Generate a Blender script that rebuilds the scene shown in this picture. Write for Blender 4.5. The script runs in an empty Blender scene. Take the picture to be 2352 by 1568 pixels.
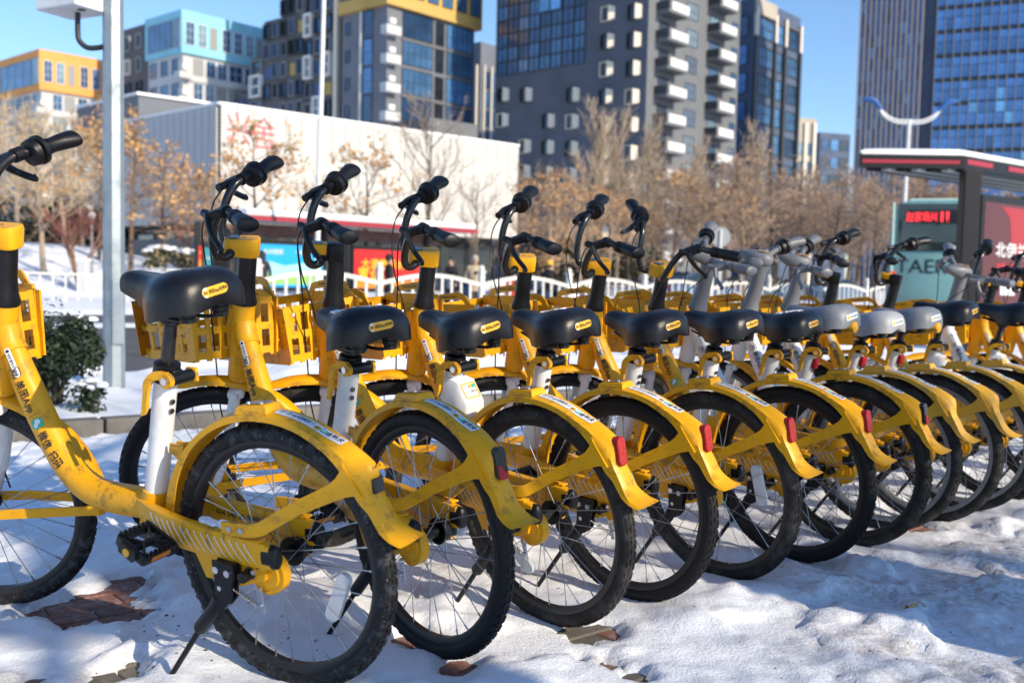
import bpy, bmesh, math, random
import numpy as np
from mathutils import Vector, Matrix
from mathutils.bvhtree import BVHTree
R = math.radians
random.seed(7)
SC = bpy.context.scene
COL = SC.collection
# ------------------------------------------------------------------ camera, light, exposure
TILT = R(1.08)                     # the pavement falls gently towards the road
CAM_H = 0.88
PITCH, ROLL = R(2.524 + 1.08), R(1.2986)
MT = Matrix.Rotation(-TILT, 4, 'X')         # pavement plane -> world
EYE = MT @ Vector((0, 0, CAM_H))
cam = bpy.data.cameras.new('camera')
cam.sensor_width = 36.0
cam.lens = 35.0
cam.clip_end = 3000
cam.clip_start = 0.05
cam.dof.use_dof = True
cam.dof.focus_distance = 2.75
cam.dof.aperture_fstop = 3.3
camo = bpy.data.objects.new('camera', cam)
COL.objects.link(camo)
_f = Vector((0, math.cos(PITCH), -math.sin(PITCH)))
_u0 = Vector((0, math.sin(PITCH), math.cos(PITCH)))
_r0 = Vector((1, 0, 0))
# image axes:  xx = x*cos(r)+u*sin(r)   uu = -x*sin(r)+u*cos(r)
_r = _r0 * math.cos(ROLL) + _u0 * math.sin(ROLL)
_u = -_r0 * math.sin(ROLL) + _u0 * math.cos(ROLL)
cm = Matrix((_r, _u, -_f)).transposed().to_4x4()
cm.translation = EYE
camo.matrix_world = cm
SC.camera = camo
SUN_AZ, SUN_EL = 50.0, 27.0        # azimuth to the right of straight behind the camera
tosun = Vector((math.sin(R(SUN_AZ)) * math.cos(R(SUN_EL)), -math.cos(R(SUN_AZ)) * math.cos(R(SUN_EL)), math.sin(R(SUN_EL))))
world = bpy.data.worlds.new('World')
SC.world = world
world.use_nodes = True
nt = world.node_tree
sky = nt.nodes.new('ShaderNodeTexSky')
sky.sky_type = 'NISHITA'
sky.sun_disc = False
sky.sun_elevation = R(SUN_EL)
sky.sun_rotation = math.atan2(tosun.x, tosun.y)
sky.altitude = 50
sky.air_density = 1.0
sky.dust_density = 0.15
sky.ozone_density = 5.0
bg = nt.nodes['Background']
bg.inputs['Strength'].default_value = 0.142
nt.links.new(sky.outputs['Color'], bg.inputs['Color'])
sl = bpy.data.lights.new('sun', 'SUN')
sl.energy = 4.15
sl.angle = R(0.55)
sl.color = (1.0, 0.855, 0.65)
so = bpy.data.objects.new('sun', sl)
COL.objects.link(so)
so.rotation_mode = 'QUATERNION'
so.rotation_quaternion = tosun.to_track_quat('Z', 'Y')
so.location = (20, -20, 30)
SC.view_settings.view_transform = 'Standard'
SC.view_settings.look = 'None'
SC.view_settings.exposure = 0.55
SC.view_settings.gamma = 1.0
SC.view_settings.use_curve_mapping = False
SC.render.engine = 'CYCLES'
SC.cycles.use_denoising = True
SC.cycles.max_bounces = 6
SC.cycles.transparent_max_bounces = 6
# photograph pixel (2352 px wide copy) -> world point at depth y = Y
FPX = 2352 * 35.0 / 36.0
def ray(px, py):
    v = _r * ((px - 1176) / FPX) + _u * ((784 - py) / FPX) + _f
    return v
def at(px, py, Y):
    v = ray(px, py)
    return EYE + v * ((Y - EYE.y) / v.y)
def gp(px, py):                    # pavement point seen at a pixel (pavement-plane coordinates)
    v = MT.inverted().to_3x3() @ ray(px, py)
    t = -CAM_H / v.z
    return Vector((v.x * t, v.y * t, 0))
DS = Vector((0.76, 0.65, 0))       # along the street
NS = Vector((-0.65, 0.76, 0))      # across the street, away from the camera
# ------------------------------------------------------------------ mesh helpers
class MB:
    def __init__(s):
        s.v = []; s.f = []; s.m = []; s.s = []
    def add(s, vf, mat=0, smooth=False):
        vs, fs = vf
        o = len(s.v)
        s.v.extend([tuple(p) for p in vs])
        for f in fs:
            s.f.append([i + o for i in f]); s.m.append(mat); s.s.append(smooth)
        return s
    def mesh(s, name, mats, ang=40):
        me = bpy.data.meshes.new(name)
        me.from_pydata(s.v, [], s.f)
        if not isinstance(mats, (list, tuple)): mats = [mats]
        for m in mats: me.materials.append(m)
        me.polygons.foreach_set('material_index', s.m)
        me.polygons.foreach_set('use_smooth', s.s)
        me.update()
        if any(s.s): me.set_sharp_from_angle(angle=R(ang))
        return me
    def build(s, name, mats, parent=None, mat=None, ang=40):
        return link(name, s.mesh(name, mats, ang), parent, mat)
def link(name, me, parent=None, mtx=None):
    o = bpy.data.objects.new(name, me)
    COL.objects.link(o)
    if parent is not None: o.parent = parent
    if mtx is not None: o.matrix_basis = mtx
    return o
def empty(name, loc=(0, 0, 0), rz=0.0, parent=None):
    o = bpy.data.objects.new(name, None)
    o.empty_display_size = 0.1
    COL.objects.link(o)
    o.location = loc; o.rotation_euler = (0, 0, rz)
    if parent is not None: o.parent = parent
    return o
def tag(o, label=None, cat=None, group=None, kind=None):
    if label: o['label'] = label
    if cat: o['category'] = cat
    if group: o['group'] = group
    if kind: o['kind'] = kind
    return o
def box(c, s, M=None):
    x, y, z = c; a, b, d = s[0] / 2, s[1] / 2, s[2] / 2
    v = [Vector((x + i * a, y + j * b, z + k * d)) for i in (-1, 1) for j in (-1, 1) for k in (-1, 1)]
    if M is not None: v = [M @ p for p in v]
    return v, [(0, 1, 3, 2), (4, 6, 7, 5), (0, 4, 5, 1), (2, 3, 7, 6), (0, 2, 6, 4), (1, 5, 7, 3)]
def rbox(c, s, r, M=None):         # box with chamfered edges
    r = min(r, min(s) * 0.49)
    x, y, z = s[0] / 2, s[1] / 2, s[2] / 2
    bm = bmesh.new()
    bmesh.ops.create_cube(bm, size=1.0)
    for v in bm.verts: v.co = Vector((v.co.x * s[0], v.co.y * s[1], v.co.z * s[2]))
    bmesh.ops.bevel(bm, geom=bm.edges[:], offset=r, segments=2, affect='EDGES', profile=0.5)
    vs = [v.co + Vector(c) for v in bm.verts]
    bm.verts.index_update()
    fs = [[v.index for v in f.verts] for f in bm.faces]
    bm.free()
    if M is not None: vs = [M @ p for p in vs]
    return vs, fs
def frames(path, closed=False):
    P = [Vector(p) for p in path]; n = len(P); out = []
    T = []
    for i in range(n):
        a = P[(i - 1) % n] if (closed or i > 0) else P[i]
        b = P[(i + 1) % n] if (closed or i < n - 1) else P[i]
        T.append((b - a).normalized())
    up = Vector((0, 0, 1)) if abs(T[0].z) < 0.9 else Vector((1, 0, 0))
    N = (up - T[0] * up.dot(T[0])).normalized()
    for i in range(n):
        if i > 0:
            N = (N - T[i] * N.dot(T[i]))
            N = N.normalized() if N.length > 1e-6 else T[i].orthogonal().normalized()
        out.append((P[i], T[i], N, T[i].cross(N)))
    return out
def tube(path, r, n=8, caps=True, closed=False, asp=1.0):
    fr = frames(path, closed); vs = []; fs = []
    m = len(fr)
    for i, (p, t, a, b) in enumerate(fr):
        ri = r[i] if isinstance(r, (list, tuple)) else r
        for k in range(n):
            th = 2 * math.pi * k / n
            vs.append(p + a * (math.cos(th) * ri) + b * (math.sin(th) * ri * asp))
    for i in range(m if closed else m - 1):
        j = (i + 1) % m
        for k in range(n):
            l = (k + 1) % n
            fs.append((i * n + k, i * n + l, j * n + l, j * n + k))
    if caps and not closed:
        fs.append(tuple(range(n - 1, -1, -1)))
        fs.append(tuple((m - 1) * n + k for k in range(n)))
    return vs, fs
def loft(rings, caps=True, closed=False):
    n = len(rings[0]); m = len(rings); vs = [Vector(p) for r_ in rings for p in r_]; fs = []
    for i in range(m if closed else m - 1):
        j = (i + 1) % m
        for k in range(n):
            l = (k + 1) % n
            fs.append((i * n + k, i * n + l, j * n + l, j * n + k))
    if caps and not closed:
        fs.append(tuple(range(n - 1, -1, -1)))
        fs.append(tuple((m - 1) * n + k for k in range(n)))
    return vs, fs
def cyl(p, q, r, n=12, r2=None):
    return tube([p, q], [r, r if r2 is None else r2], n)
def strap(path, h, t, up=(0, 0, 1), side=None):   # flat bar: h along its own 'up', t across
    P = [Vector(p) for p in path]; rings = []
    for i, p in enumerate(P):
        a = P[max(i - 1, 0)]; b = P[min(i + 1, len(P) - 1)]
        T = (b - a).normalized()
        U = Vector(up); U = (U - T * U.dot(T)).normalized()
        S = T.cross(U)
        hh = h[i] if isinstance(h, (list, tuple)) else h
        rings.append([p + U * hh / 2 + S * t / 2, p + U * hh / 2 - S * t / 2, p - U * hh / 2 - S * t / 2, p - U * hh / 2 + S * t / 2])
    return loft(rings)
def smoothp(pts, k=4, closed=False):              # Catmull-Rom
    P = [Vector(p) for p in pts]; n = len(P); out = []
    rng = n if closed else n - 1
    for i in range(rng):
        p1, p2 = P[i], P[(i + 1) % n]
        p0 = P[i - 1] if (closed or i > 0) else p1 * 2 - p2
        p3 = P[(i + 2) % n] if (closed or i + 2 < n) else p2 * 2 - p1
        for j in range(k):
            t = j / k
            out.append(0.5 * ((2 * p1) + (p2 - p0) * t + (2 * p0 - 5 * p1 + 4 * p2 - p3) * t * t + (3 * p1 - p0 - 3 * p2 + p3) * t ** 3))
    if not closed: out.append(P[-1])
    return out
def lerp(a, b, t): return a + (b - a) * t
def interp(x, xs, ys):
    return float(np.interp(x, xs, ys))
# ------------------------------------------------------------------ flat print: letters and shapes
_tc = {}
def text2d(s, size=1.0, bold=0.0):
    key = (s, bold)
    if key not in _tc:
        cu = bpy.data.curves.new('lettering', 'FONT')
        cu.body = s; cu.size = 1.0; cu.resolution_u = 2; cu.offset = bold
        ob = bpy.data.objects.new('lettering', cu)
        COL.objects.link(ob)
        dg = bpy.context.evaluated_depsgraph_get()
        me = bpy.data.meshes.new_from_object(ob.evaluated_get(dg))
        vs = [(v.co.x, v.co.y) for v in me.vertices]
        fs = [tuple(p.vertices) for p in me.polygons]
        bpy.data.objects.remove(ob); bpy.data.curves.remove(cu); bpy.data.meshes.remove(me)
        x0 = min(v[0] for v in vs); x1 = max(v[0] for v in vs); y0 = min(v[1] for v in vs); y1 = max(v[1] for v in vs)
        _tc[key] = ([(v[0] - (x0 + x1) / 2, v[1] - (y0 + y1) / 2) for v in vs], fs, x1 - x0, y1 - y0)
    vs, fs, w, h = _tc[key]
    return [(v[0] * size, v[1] * size) for v in vs], fs, w * size, h * size
def text_fit(s, w, h=None, bold=0.0):             # lettering scaled to a width (and height)
    vs, fs, tw, th = text2d(s, 1.0, bold)
    kx = w / tw; ky = kx if h is None else h / th
    return [(v[0] * kx, v[1] * ky) for v in vs], fs
def shift2(vf, dx, dy): return [(v[0] + dx, v[1] + dy) for v in vf[0]], vf[1]
def pill2(w, h, r=None, nx=14, ny=4):             # rounded rectangle as a grid
    r = min(w, h) / 2 if r is None else r
    xs = sorted(set([-w / 2 + r * (1 - math.cos(math.pi / 2 * i / 4)) for i in range(5)] + [w / 2 - r * (1 - math.cos(math.pi / 2 * i / 4)) for i in range(5)] + [(-w / 2 + r) + (w - 2 * r) * i / nx for i in range(nx + 1)]))
    vs = []; fs = []
    for x in xs:
        e = max(abs(x) - (w / 2 - r), 0)
        hh = h / 2 - r + math.sqrt(max(r * r - e * e, 0))
        for j in range(ny + 1): vs.append((x, -hh + 2 * hh * j / ny))
    for i in range(len(xs) - 1):
        for j in range(ny):
            a = i * (ny + 1) + j; b = a + ny + 1
            fs.append((a, b, b + 1, a + 1))
    return vs, fs
def frame2(w, h, r, t):                            # rounded outline
    def ring(w, h, r):
        o = []
        for cx, cy, a0 in ((w / 2 - r, h / 2 - r, 0), (-w / 2 + r, h / 2 - r, 90), (-w / 2 + r, -h / 2 + r, 180), (w / 2 - r, -h / 2 + r, 270)):
            for i in range(5):
                a = R(a0 + 22.5 * i); o.append((cx + r * math.cos(a), cy + r * math.sin(a)))
        return o
    a = ring(w, h, r); b = ring(w - 2 * t, h - 2 * t, max(r - t, 1e-4)); n = len(a)
    return a + b, [(i, (i + 1) % n, n + (i + 1) % n, n + i) for i in range(n)]
def disc2(r, cx=0, cy=0, n=14, asp=1.0):
    return [(cx + r * math.cos(2 * math.pi * i / n), cy + r * asp * math.sin(2 * math.pi * i / n)) for i in range(n)], [tuple(range(n))]
def rot2(vf, a):
    c, s = math.cos(a), math.sin(a)
    return [(x * c - y * s, x * s + y * c) for x, y in vf[0]], vf[1]
def map3(vf, fn): return [fn(x, y) for x, y in vf[0]], vf[1]
def onplane(o, ax, ay, lift=0.0):
    o = Vector(o); ax = Vector(ax).normalized(); ay = Vector(ay).normalized(); n = ax.cross(ay)
    return lambda x, y: o + ax * x + ay * y + n * lift
# ------------------------------------------------------------------ materials
_mats = {}
def mat(name, base, rough=0.5, metal=0.0, dirt=None, dscale=6.0, damt=0.5, bump=0.0, bscale=60.0, spec=0.5, coat=0.0, emit=None, estr=0.0, rnd=0.0, detail=5.0, lo=0.45, hi=0.7, sss=0.0, alpha=1.0, trans=0.0, speck=None):
    if name in _mats: return _mats[name]
    m = bpy.data.materials.new(name); _mats[name] = m
    m.use_nodes = True
    t = m.node_tree; b = t.nodes['Principled BSDF']
    b.inputs['Base Color'].default_value = (*base, 1)
    b.inputs['Roughness'].default_value = rough
    b.inputs['Metallic'].default_value = metal
    b.inputs['Specular IOR Level'].default_value = spec
    if coat: b.inputs['Coat Weight'].default_value = coat; b.inputs['Coat Roughness'].default_value = 0.08
    if trans: b.inputs['Transmission Weight'].default_value = trans
    if alpha < 1: b.inputs['Alpha'].default_value = alpha
    if sss:
        b.inputs['Subsurface Weight'].default_value = sss
        b.inputs['Subsurface Radius'].default_value = (0.03, 0.04, 0.05)
        b.inputs['Subsurface Scale'].default_value = 0.3
    if emit:
        b.inputs['Emission Color'].default_value = (*emit, 1); b.inputs['Emission Strength'].default_value = estr
    co = None
    tc = t.nodes.new('ShaderNodeTexCoord')
    src = None
    if dirt is not None:
        nz = t.nodes.new('ShaderNodeTexNoise'); nz.inputs['Scale'].default_value = dscale; nz.inputs['Detail'].default_value = detail; nz.inputs['Roughness'].default_value = 0.65
        t.links.new(tc.outputs['Object'], nz.inputs['Vector'])
        rp = t.nodes.new('ShaderNodeMapRange'); rp.inputs['From Min'].default_value = lo; rp.inputs['From Max'].default_value = hi; rp.inputs['To Max'].default_value = damt
        t.links.new(nz.outputs['Fac'], rp.inputs['Value'])
        mx = t.nodes.new('ShaderNodeMix'); mx.data_type = 'RGBA'
        mx.inputs['A'].default_value = (*base, 1); mx.inputs['B'].default_value = (*dirt, 1)
        t.links.new(rp.outputs['Result'], mx.inputs['Factor'])
        src = mx.outputs['Result']
        rr = t.nodes.new('ShaderNodeMapRange'); rr.inputs['To Min'].default_value = rough; rr.inputs['To Max'].default_value = min(rough + 0.3, 1)
        t.links.new(rp.outputs['Result'], rr.inputs['Value']); t.links.new(rr.outputs['Result'], b.inputs['Roughness'])
    if speck:                                   # fine second layer: splashes and scuffs
        sc_, sz, l0, h0, am, stretch = speck
        mp = t.nodes.new('ShaderNodeMapping'); mp.inputs['Scale'].default_value = stretch
        t.links.new(tc.outputs['Object'], mp.inputs['Vector'])
        nz = t.nodes.new('ShaderNodeTexNoise'); nz.inputs['Scale'].default_value = sz; nz.inputs['Detail'].default_value = 10; nz.inputs['Roughness'].default_value = 0.75
        t.links.new(mp.outputs['Vector'], nz.inputs['Vector'])
        rp = t.nodes.new('ShaderNodeMapRange'); rp.inputs['From Min'].default_value = l0; rp.inputs['From Max'].default_value = h0; rp.inputs['To Max'].default_value = am
        t.links.new(nz.outputs['Fac'], rp.inputs['Value'])
        mx = t.nodes.new('ShaderNodeMix'); mx.data_type = 'RGBA'
        if src is not None: t.links.new(src, mx.inputs['A'])
        else: mx.inputs['A'].default_value = (*base, 1)
        mx.inputs['B'].default_value = (*sc_, 1)
        t.links.new(rp.outputs['Result'], mx.inputs['Factor']); src = mx.outputs['Result']
    if rnd:
        oi = t.nodes.new('ShaderNodeObjectInfo')
        mr = t.nodes.new('ShaderNodeMapRange'); mr.inputs['To Min'].default_value = 1 - rnd; mr.inputs['To Max'].default_value = 1 + rnd * 0.4
        t.links.new(oi.outputs['Random'], mr.inputs['Value'])
        hs = t.nodes.new('ShaderNodeHueSaturation')
        t.links.new(mr.outputs['Result'], hs.inputs['Value'])
        if src is not None: t.links.new(src, hs.inputs['Color'])
        else: hs.inputs['Color'].default_value = (*base, 1)
        src = hs.outputs['Color']
    if src is not None: t.links.new(src, b.inputs['Base Color'])
    if bump:
        n2 = t.nodes.new('ShaderNodeTexNoise'); n2.inputs['Scale'].default_value = bscale; n2.inputs['Detail'].default_value = 4
        t.links.new(tc.outputs['Object'], n2.inputs['Vector'])
        bp = t.nodes.new('ShaderNodeBump'); bp.inputs['Strength'].default_value = bump; bp.inputs['Distance'].default_value = 0.01
        t.links.new(n2.outputs['Fac'], bp.inputs['Height']); t.links.new(bp.outputs['Normal'], b.inputs['Normal'])
    return m
YEL = mat('yellow_paint', (0.77, 0.365, 0.004), 0.38, spec=0.35, dirt=(0.36, 0.19, 0.025), dscale=7, damt=0.6, lo=0.53, hi=0.80, rnd=0.06, detail=9, speck=((.07, .05, .03), 26, .535, .66, .75, (1, 1, .35)))
YELP = mat('yellow_plastic', (0.78, 0.372, 0.005), 0.40, spec=0.35, dirt=(0.38, 0.21, 0.035), dscale=8, damt=0.6, lo=0.53, hi=0.80, rnd=0.07, detail=9, speck=((.06, .045, .03), 22, .535, .66, .75, (.45, 1, 1)))
YELD = mat('yellow_plastic_dusty', (0.62, 0.33, 0.02), 0.55, dirt=(0.25, 0.19, 0.10), dscale=10, damt=0.9, lo=0.45, hi=0.7, rnd=0.05, detail=9)
WHT = mat('white_paint', (0.74, 0.74, 0.73), 0.35, dirt=(0.42, 0.39, 0.34), dscale=9, damt=0.7, lo=0.50, hi=0.76, detail=9, speck=((.10, .08, .06), 40, .61, .70, .8, (1, 1, .4)))
BLK = mat('black_plastic', (0.005, 0.0055, 0.007), 0.40, dirt=(0.02, 0.02, 0.02), dscale=20, damt=0.5, lo=0.55, hi=0.8, spec=0.35, bump=0.08, bscale=400)
BLKG = mat('black_gloss_metal', (0.012, 0.013, 0.015), 0.22, spec=0.5)
SADB = mat('saddle_black', (0.005, 0.0055, 0.008), 0.33, bump=0.10, bscale=500, dirt=(0.012, 0.012, 0.015), dscale=14, damt=0.5, spec=0.4)
SADG = mat('saddle_grey', (0.17, 0.185, 0.21), 0.42, bump=0.1, bscale=500, dirt=(0.30, 0.30, 0.30), dscale=10, damt=0.5)
SADL = mat('saddle_light_grey', (0.30, 0.31, 0.33), 0.42, bump=0.1, bscale=500, dirt=(0.40, 0.40, 0.40), dscale=10, damt=0.5)
GRY = mat('grey_plastic', (0.14, 0.148, 0.165), 0.42, dirt=(0.26, 0.26, 0.27), dscale=8, damt=0.5)
TYR = mat('tyre_rubber', (0.007, 0.007, 0.008), 0.62, dirt=(0.05, 0.049, 0.047), dscale=26, damt=0.5, lo=0.58, hi=0.8, spec=.3, bump=0.15, bscale=120, detail=9)
TYRS = mat('tyre_rubber_salted', (0.007, 0.007, 0.008), 0.62, dirt=(0.30, 0.33, 0.38), dscale=42, damt=0.16, lo=0.48, hi=0.72, spec=.3, speck=((.60, .63, .68), 170, .60, .68, .55, (1, 1, 1)), bump=0.15, bscale=120, detail=10)
TYRD = mat('tyre_rubber_dusty', (0.014, 0.0138, 0.0135), 0.75, dirt=(0.09, 0.086, 0.08), dscale=18, damt=0.8, lo=0.45, hi=0.75, spec=.3, speck=((.35, .36, .38), 60, .63, .72, .7, (1, 1, 1)), bump=0.15, bscale=120, detail=9)
RIM = mat('rim_black', (0.006, 0.006, 0.007), 0.4, dirt=(0.02, 0.02, 0.02), dscale=12, damt=0.5)
RIMG = mat('rim_grey', (0.20, 0.205, 0.215), 0.45, dirt=(0.30, 0.30, 0.30), dscale=8, damt=0.6)
STEEL = mat('spoke_steel', (0.40, 0.42, 0.45), 0.28, metal=1.0)
STEELD = mat('spoke_steel_dull', (0.22, 0.22, 0.22), 0.4, metal=1.0)
CHR = mat('bolt_chrome', (0.75, 0.75, 0.76), 0.22, metal=1.0)
REDL = mat('red_reflector', (0.38, 0.004, 0.007), 0.22, spec=0.4, bump=0.5, bscale=260)
CLR = mat('clear_reflector', (0.66, 0.68, 0.72), 0.2, spec=0.8, bump=0.6, bscale=500, coat=0.5)
STK = mat('sticker_white', (0.74, 0.75, 0.78), 0.4, dirt=(0.45, 0.44, 0.42), dscale=30, damt=0.4)
STY = mat('sticker_yellow', (0.80, 0.40, 0.02), 0.35)
INK = mat('black_print', (0.02, 0.018, 0.015), 0.5)
GRN = mat('green_print', (0.02, 0.42, 0.26), 0.4)
WPR = mat('white_print', (0.72, 0.72, 0.72), 0.4)
LCD = mat('display_glass', (0.05, 0.06, 0.07), 0.08, spec=0.8)
SILV = mat('silver_plate', (0.55, 0.58, 0.62), 0.25, metal=0.9)
CAB = mat('cable_black', (0.01, 0.01, 0.012), 0.4)
SNOWM = mat('snow_clump', (0.86, 0.87, 0.89), 0.7, bump=0.5, bscale=90)
ORG = mat('pedal_reflector', (0.55, 0.18, 0.02), 0.3)
# ================================================================== GROUND
_rng = np.random.RandomState(11)
_lat = _rng.rand(256, 256)
def vnoise(x, y):
    xi = np.floor(x).astype(int); yi = np.floor(y).astype(int)
    fx = x - xi; fy = y - yi
    fx = fx * fx * (3 - 2 * fx); fy = fy * fy * (3 - 2 * fy)
    a = _lat[xi % 256, yi % 256]; b = _lat[(xi + 1) % 256, yi % 256]; c = _lat[xi % 256, (yi + 1) % 256]; d = _lat[(xi + 1) % 256, (yi + 1) % 256]
    return (a * (1 - fx) + b * fx) * (1 - fy) + (c * (1 - fx) + d * fx) * fy
def fbm(x, y, f, o=4, g=0.5):
    s = 0; a = 1; t = 0
    for i in range(o):
        s = s + a * vnoise(x * f + 17.3 * i, y * f + 5.1 * i); t += a; a *= g; f *= 2.03
    return s / t
def sst(x, a, b):
    t = np.clip((x - a) / (b - a), 0, 1); return t * t * (3 - 2 * t)
PATCH = [(230, 1375, .13), (150, 1395, .12), (275, 1402, .11), (300, 1330, .075), (380, 1338, .055), (275, 1542, .085), (305, 1518, .04), (1052, 1524, .055), (1365, 1448, .08), (1400, 1520, .05), (1335, 1510, .03), (1462, 1545, .045), (950, 1462, .06), (985, 1378, .05), (2120, 1210, .09), (1880, 1190, .08), (60, 1560, .05)]
PATCH = [(gp(a, b), r_) for a, b, r_ in PATCH]
CONT = []                                        # wheel contacts, filled below
for X, Y, hd_, st_ in ((-.475, 2.226, 61.4, 26), (-.179, 2.43, 43.1, 62), (.124, 2.687, 46.3, 60), (.371, 2.923, 46.7, 60), (.684, 3.165, 43, 63), (.988, 3.411, 44.8, 60), (1.264, 3.656, 46, 88), (1.489, 3.929, 47, 50), (1.724, 4.09, 45, 12), (1.989, 4.341, 45.5, 36)):
    h_ = R(hd_); CONT += [(X, Y), (X - math.sin(h_) * 1.035, Y + math.cos(h_) * 1.035)]
def snow_h(x, y):
    tr = sst(x - .28 * y, -.35, .55) * sst(-y, -4.6, -3.0)             # trampled, icy path at the right
    h = .011 + .042 * (fbm(x, y, 1.3, 2) - .5) + .020 * (fbm(x + 9, y, 4.5, 4) - .5) + .014 * (fbm(x, y + 4, 21, 3) - .5) * .8 + .004 * (fbm(x, y, 70, 2) - .5)
    ridge = np.abs(fbm(x * .8 + y * .6 + 3, y * .8 - x * .6, 3.1, 3) - .5)
    h = h + .022 * np.clip(.10 - ridge, 0, 1) / .10 * fbm(x, y, 1.2, 2)
    lump = np.clip(fbm(x + 31, y + 7, 3.3, 3) - .56, 0, 1)
    h = h + lump * .10
    foot = np.clip(fbm(x * 1.3 + 4, y, 5.2, 3) - .53, 0, .16)
    h = h + tr * (.030 * (np.abs(fbm(x, y, 9, 4) - .5) * -2 + .3) + .018 * (fbm(x + 2, y, 34, 4) - .5)) - (.25 + .5 * tr) * foot * .55 + .006 * np.abs(fbm(x + 1, y + 8, 13, 4) - .5)
    h = np.maximum(h, .003)
    d0 = np.full_like(x, 9.0)
    for cx, cy in CONT: d0 = np.minimum(d0, np.hypot(x - cx, y - cy))
    h = h * (.35 + .65 * sst(d0, .05, .30)) - .004 * (1 - sst(d0, .03, .12))
    nz = fbm(x, y + 50, 13, 4) - .5 + .8 * (fbm(x + 3, y, 38, 3) - .5)
    for c, r_ in PATCH:
        d = np.hypot((x - c.x), (y - c.y) * .75) / r_ + nz * 1.0
        h = h - (h + .026) * (1 - sst(d, .50, 1.15))
    return h, tr
def grid_mesh(name, X, Y, Z, mask=None, mats=None, attr=None):
    ny, nx = X.shape
    idx = np.arange(nx * ny).reshape(ny, nx)
    q = np.stack([idx[:-1, :-1], idx[:-1, 1:], idx[1:, 1:], idx[1:, :-1]], -1).reshape(-1, 4)
    if mask is not None: q = q[mask.reshape(-1)]
    me = bpy.data.meshes.new(name)
    me.vertices.add(nx * ny); me.vertices.foreach_set('co', np.stack([X, Y, Z], -1).astype(np.float32).reshape(-1))
    me.loops.add(len(q) * 4); me.loops.foreach_set('vertex_index', q.astype(np.int32).reshape(-1))
    me.polygons.add(len(q)); me.polygons.foreach_set('loop_start', np.arange(0, len(q) * 4, 4, dtype=np.int32)); me.polygons.foreach_set('loop_total', np.full(len(q), 4, np.int32))
    me.polygons.foreach_set('use_smooth', np.ones(len(q), bool))
    if attr is not None:
        a = me.attributes.new('soil', 'FLOAT', 'POINT'); a.data.foreach_set('value', attr.astype(np.float32).reshape(-1))
    me.update(); me.validate()
    if mats: me.materials.append(mats)
    return me
def snow_material(name, base=(.81, .85, .91), soil=True):  # base tinted blue, putting the skylight of shaded snow into its colour
    m = bpy.data.materials.new(name); m.use_nodes = True; t = m.node_tree; b = t.nodes['Principled BSDF']
    b.inputs['Roughness'].default_value = .62; b.inputs['Specular IOR Level'].default_value = .35
    tc = t.nodes.new('ShaderNodeTexCoord')
    n1 = t.nodes.new('ShaderNodeTexNoise'); n1.inputs['Scale'].default_value = 22; n1.inputs['Detail'].default_value = 8; n1.inputs['Roughness'].default_value = .68
    t.links.new(tc.outputs['Object'], n1.inputs['Vector'])
    n2 = t.nodes.new('ShaderNodeTexNoise'); n2.inputs['Scale'].default_value = 160; n2.inputs['Detail'].default_value = 3
    t.links.new(tc.outputs['Object'], n2.inputs['Vector'])
    ad = t.nodes.new('ShaderNodeMath'); ad.operation = 'MULTIPLY_ADD'; ad.inputs[1].default_value = .35
    t.links.new(n2.outputs['Fac'], ad.inputs[0]); t.links.new(n1.outputs['Fac'], ad.inputs[2])
    bp = t.nodes.new('ShaderNodeBump'); bp.inputs['Strength'].default_value = .55; bp.inputs['Distance'].default_value = .014
    t.links.new(ad.outputs[0], bp.inputs['Height']); t.links.new(bp.outputs['Normal'], b.inputs['Normal'])
    mx = t.nodes.new('ShaderNodeMix'); mx.data_type = 'RGBA'; mx.inputs['A'].default_value = (*base, 1); mx.inputs['B'].default_value = (.30, .235, .175, 1)
    if soil:
        at_ = t.nodes.new('ShaderNodeAttribute'); at_.attribute_name = 'soil'
        n3 = t.nodes.new('ShaderNodeTexNoise'); n3.inputs['Scale'].default_value = 34; n3.inputs['Detail'].default_value = 7; n3.inputs['Roughness'].default_value = .7
        t.links.new(tc.outputs['Object'], n3.inputs['Vector'])
        m2 = t.nodes.new('ShaderNodeMapRange'); m2.inputs['From Min'].default_value = .36; m2.inputs['From Max'].default_value = .62
        t.links.new(n3.outputs['Fac'], m2.inputs['Value'])
        mu = t.nodes.new('ShaderNodeMath'); mu.operation = 'MULTIPLY'
        t.links.new(at_.outputs['Fac'], mu.inputs[0]); t.links.new(m2.outputs['Result'], mu.inputs[1])
        t.links.new(mu.outputs[0], mx.inputs['Factor'])
        rg = t.nodes.new('ShaderNodeMapRange'); rg.inputs['To Min'].default_value = .62; rg.inputs['To Max'].default_value = .28; rg.inputs['From Max'].default_value = .7
        t.links.new(at_.outputs['Fac'], rg.inputs['Value']); t.links.new(rg.outputs['Result'], b.inputs['Roughness'])
    else: mx.inputs['Factor'].default_value = .03
    t.links.new(mx.outputs['Result'], b.inputs['Base Color'])
    return m
SNOWG = snow_material('pavement_snow')
SNOWV = snow_material('verge_snow', soil=False)
BRK = mat('brick_red', (.23, .095, .065), .85, dirt=(.33, .30, .29), dscale=30, damt=.8, bump=.4, bscale=160, rnd=.35)
BRKG = mat('brick_grey', (.13, .115, .095), .85, dirt=(.20, .19, .15), dscale=24, damt=.7, bump=.4, bscale=160, rnd=.2)
JNT = mat('brick_joint', (.16, .13, .11), .9, bump=.3)
CONC = mat('concrete', (.17, .16, .145), .85, dirt=(.10, .093, .085), dscale=5, damt=.8, bump=.3, bscale=90, rnd=.12)
ASPH = mat('asphalt', (.060, .060, .064), .85, dirt=(.12, .12, .125), dscale=1.3, damt=.8, lo=.4, hi=.65, bump=.3, bscale=60)
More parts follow.
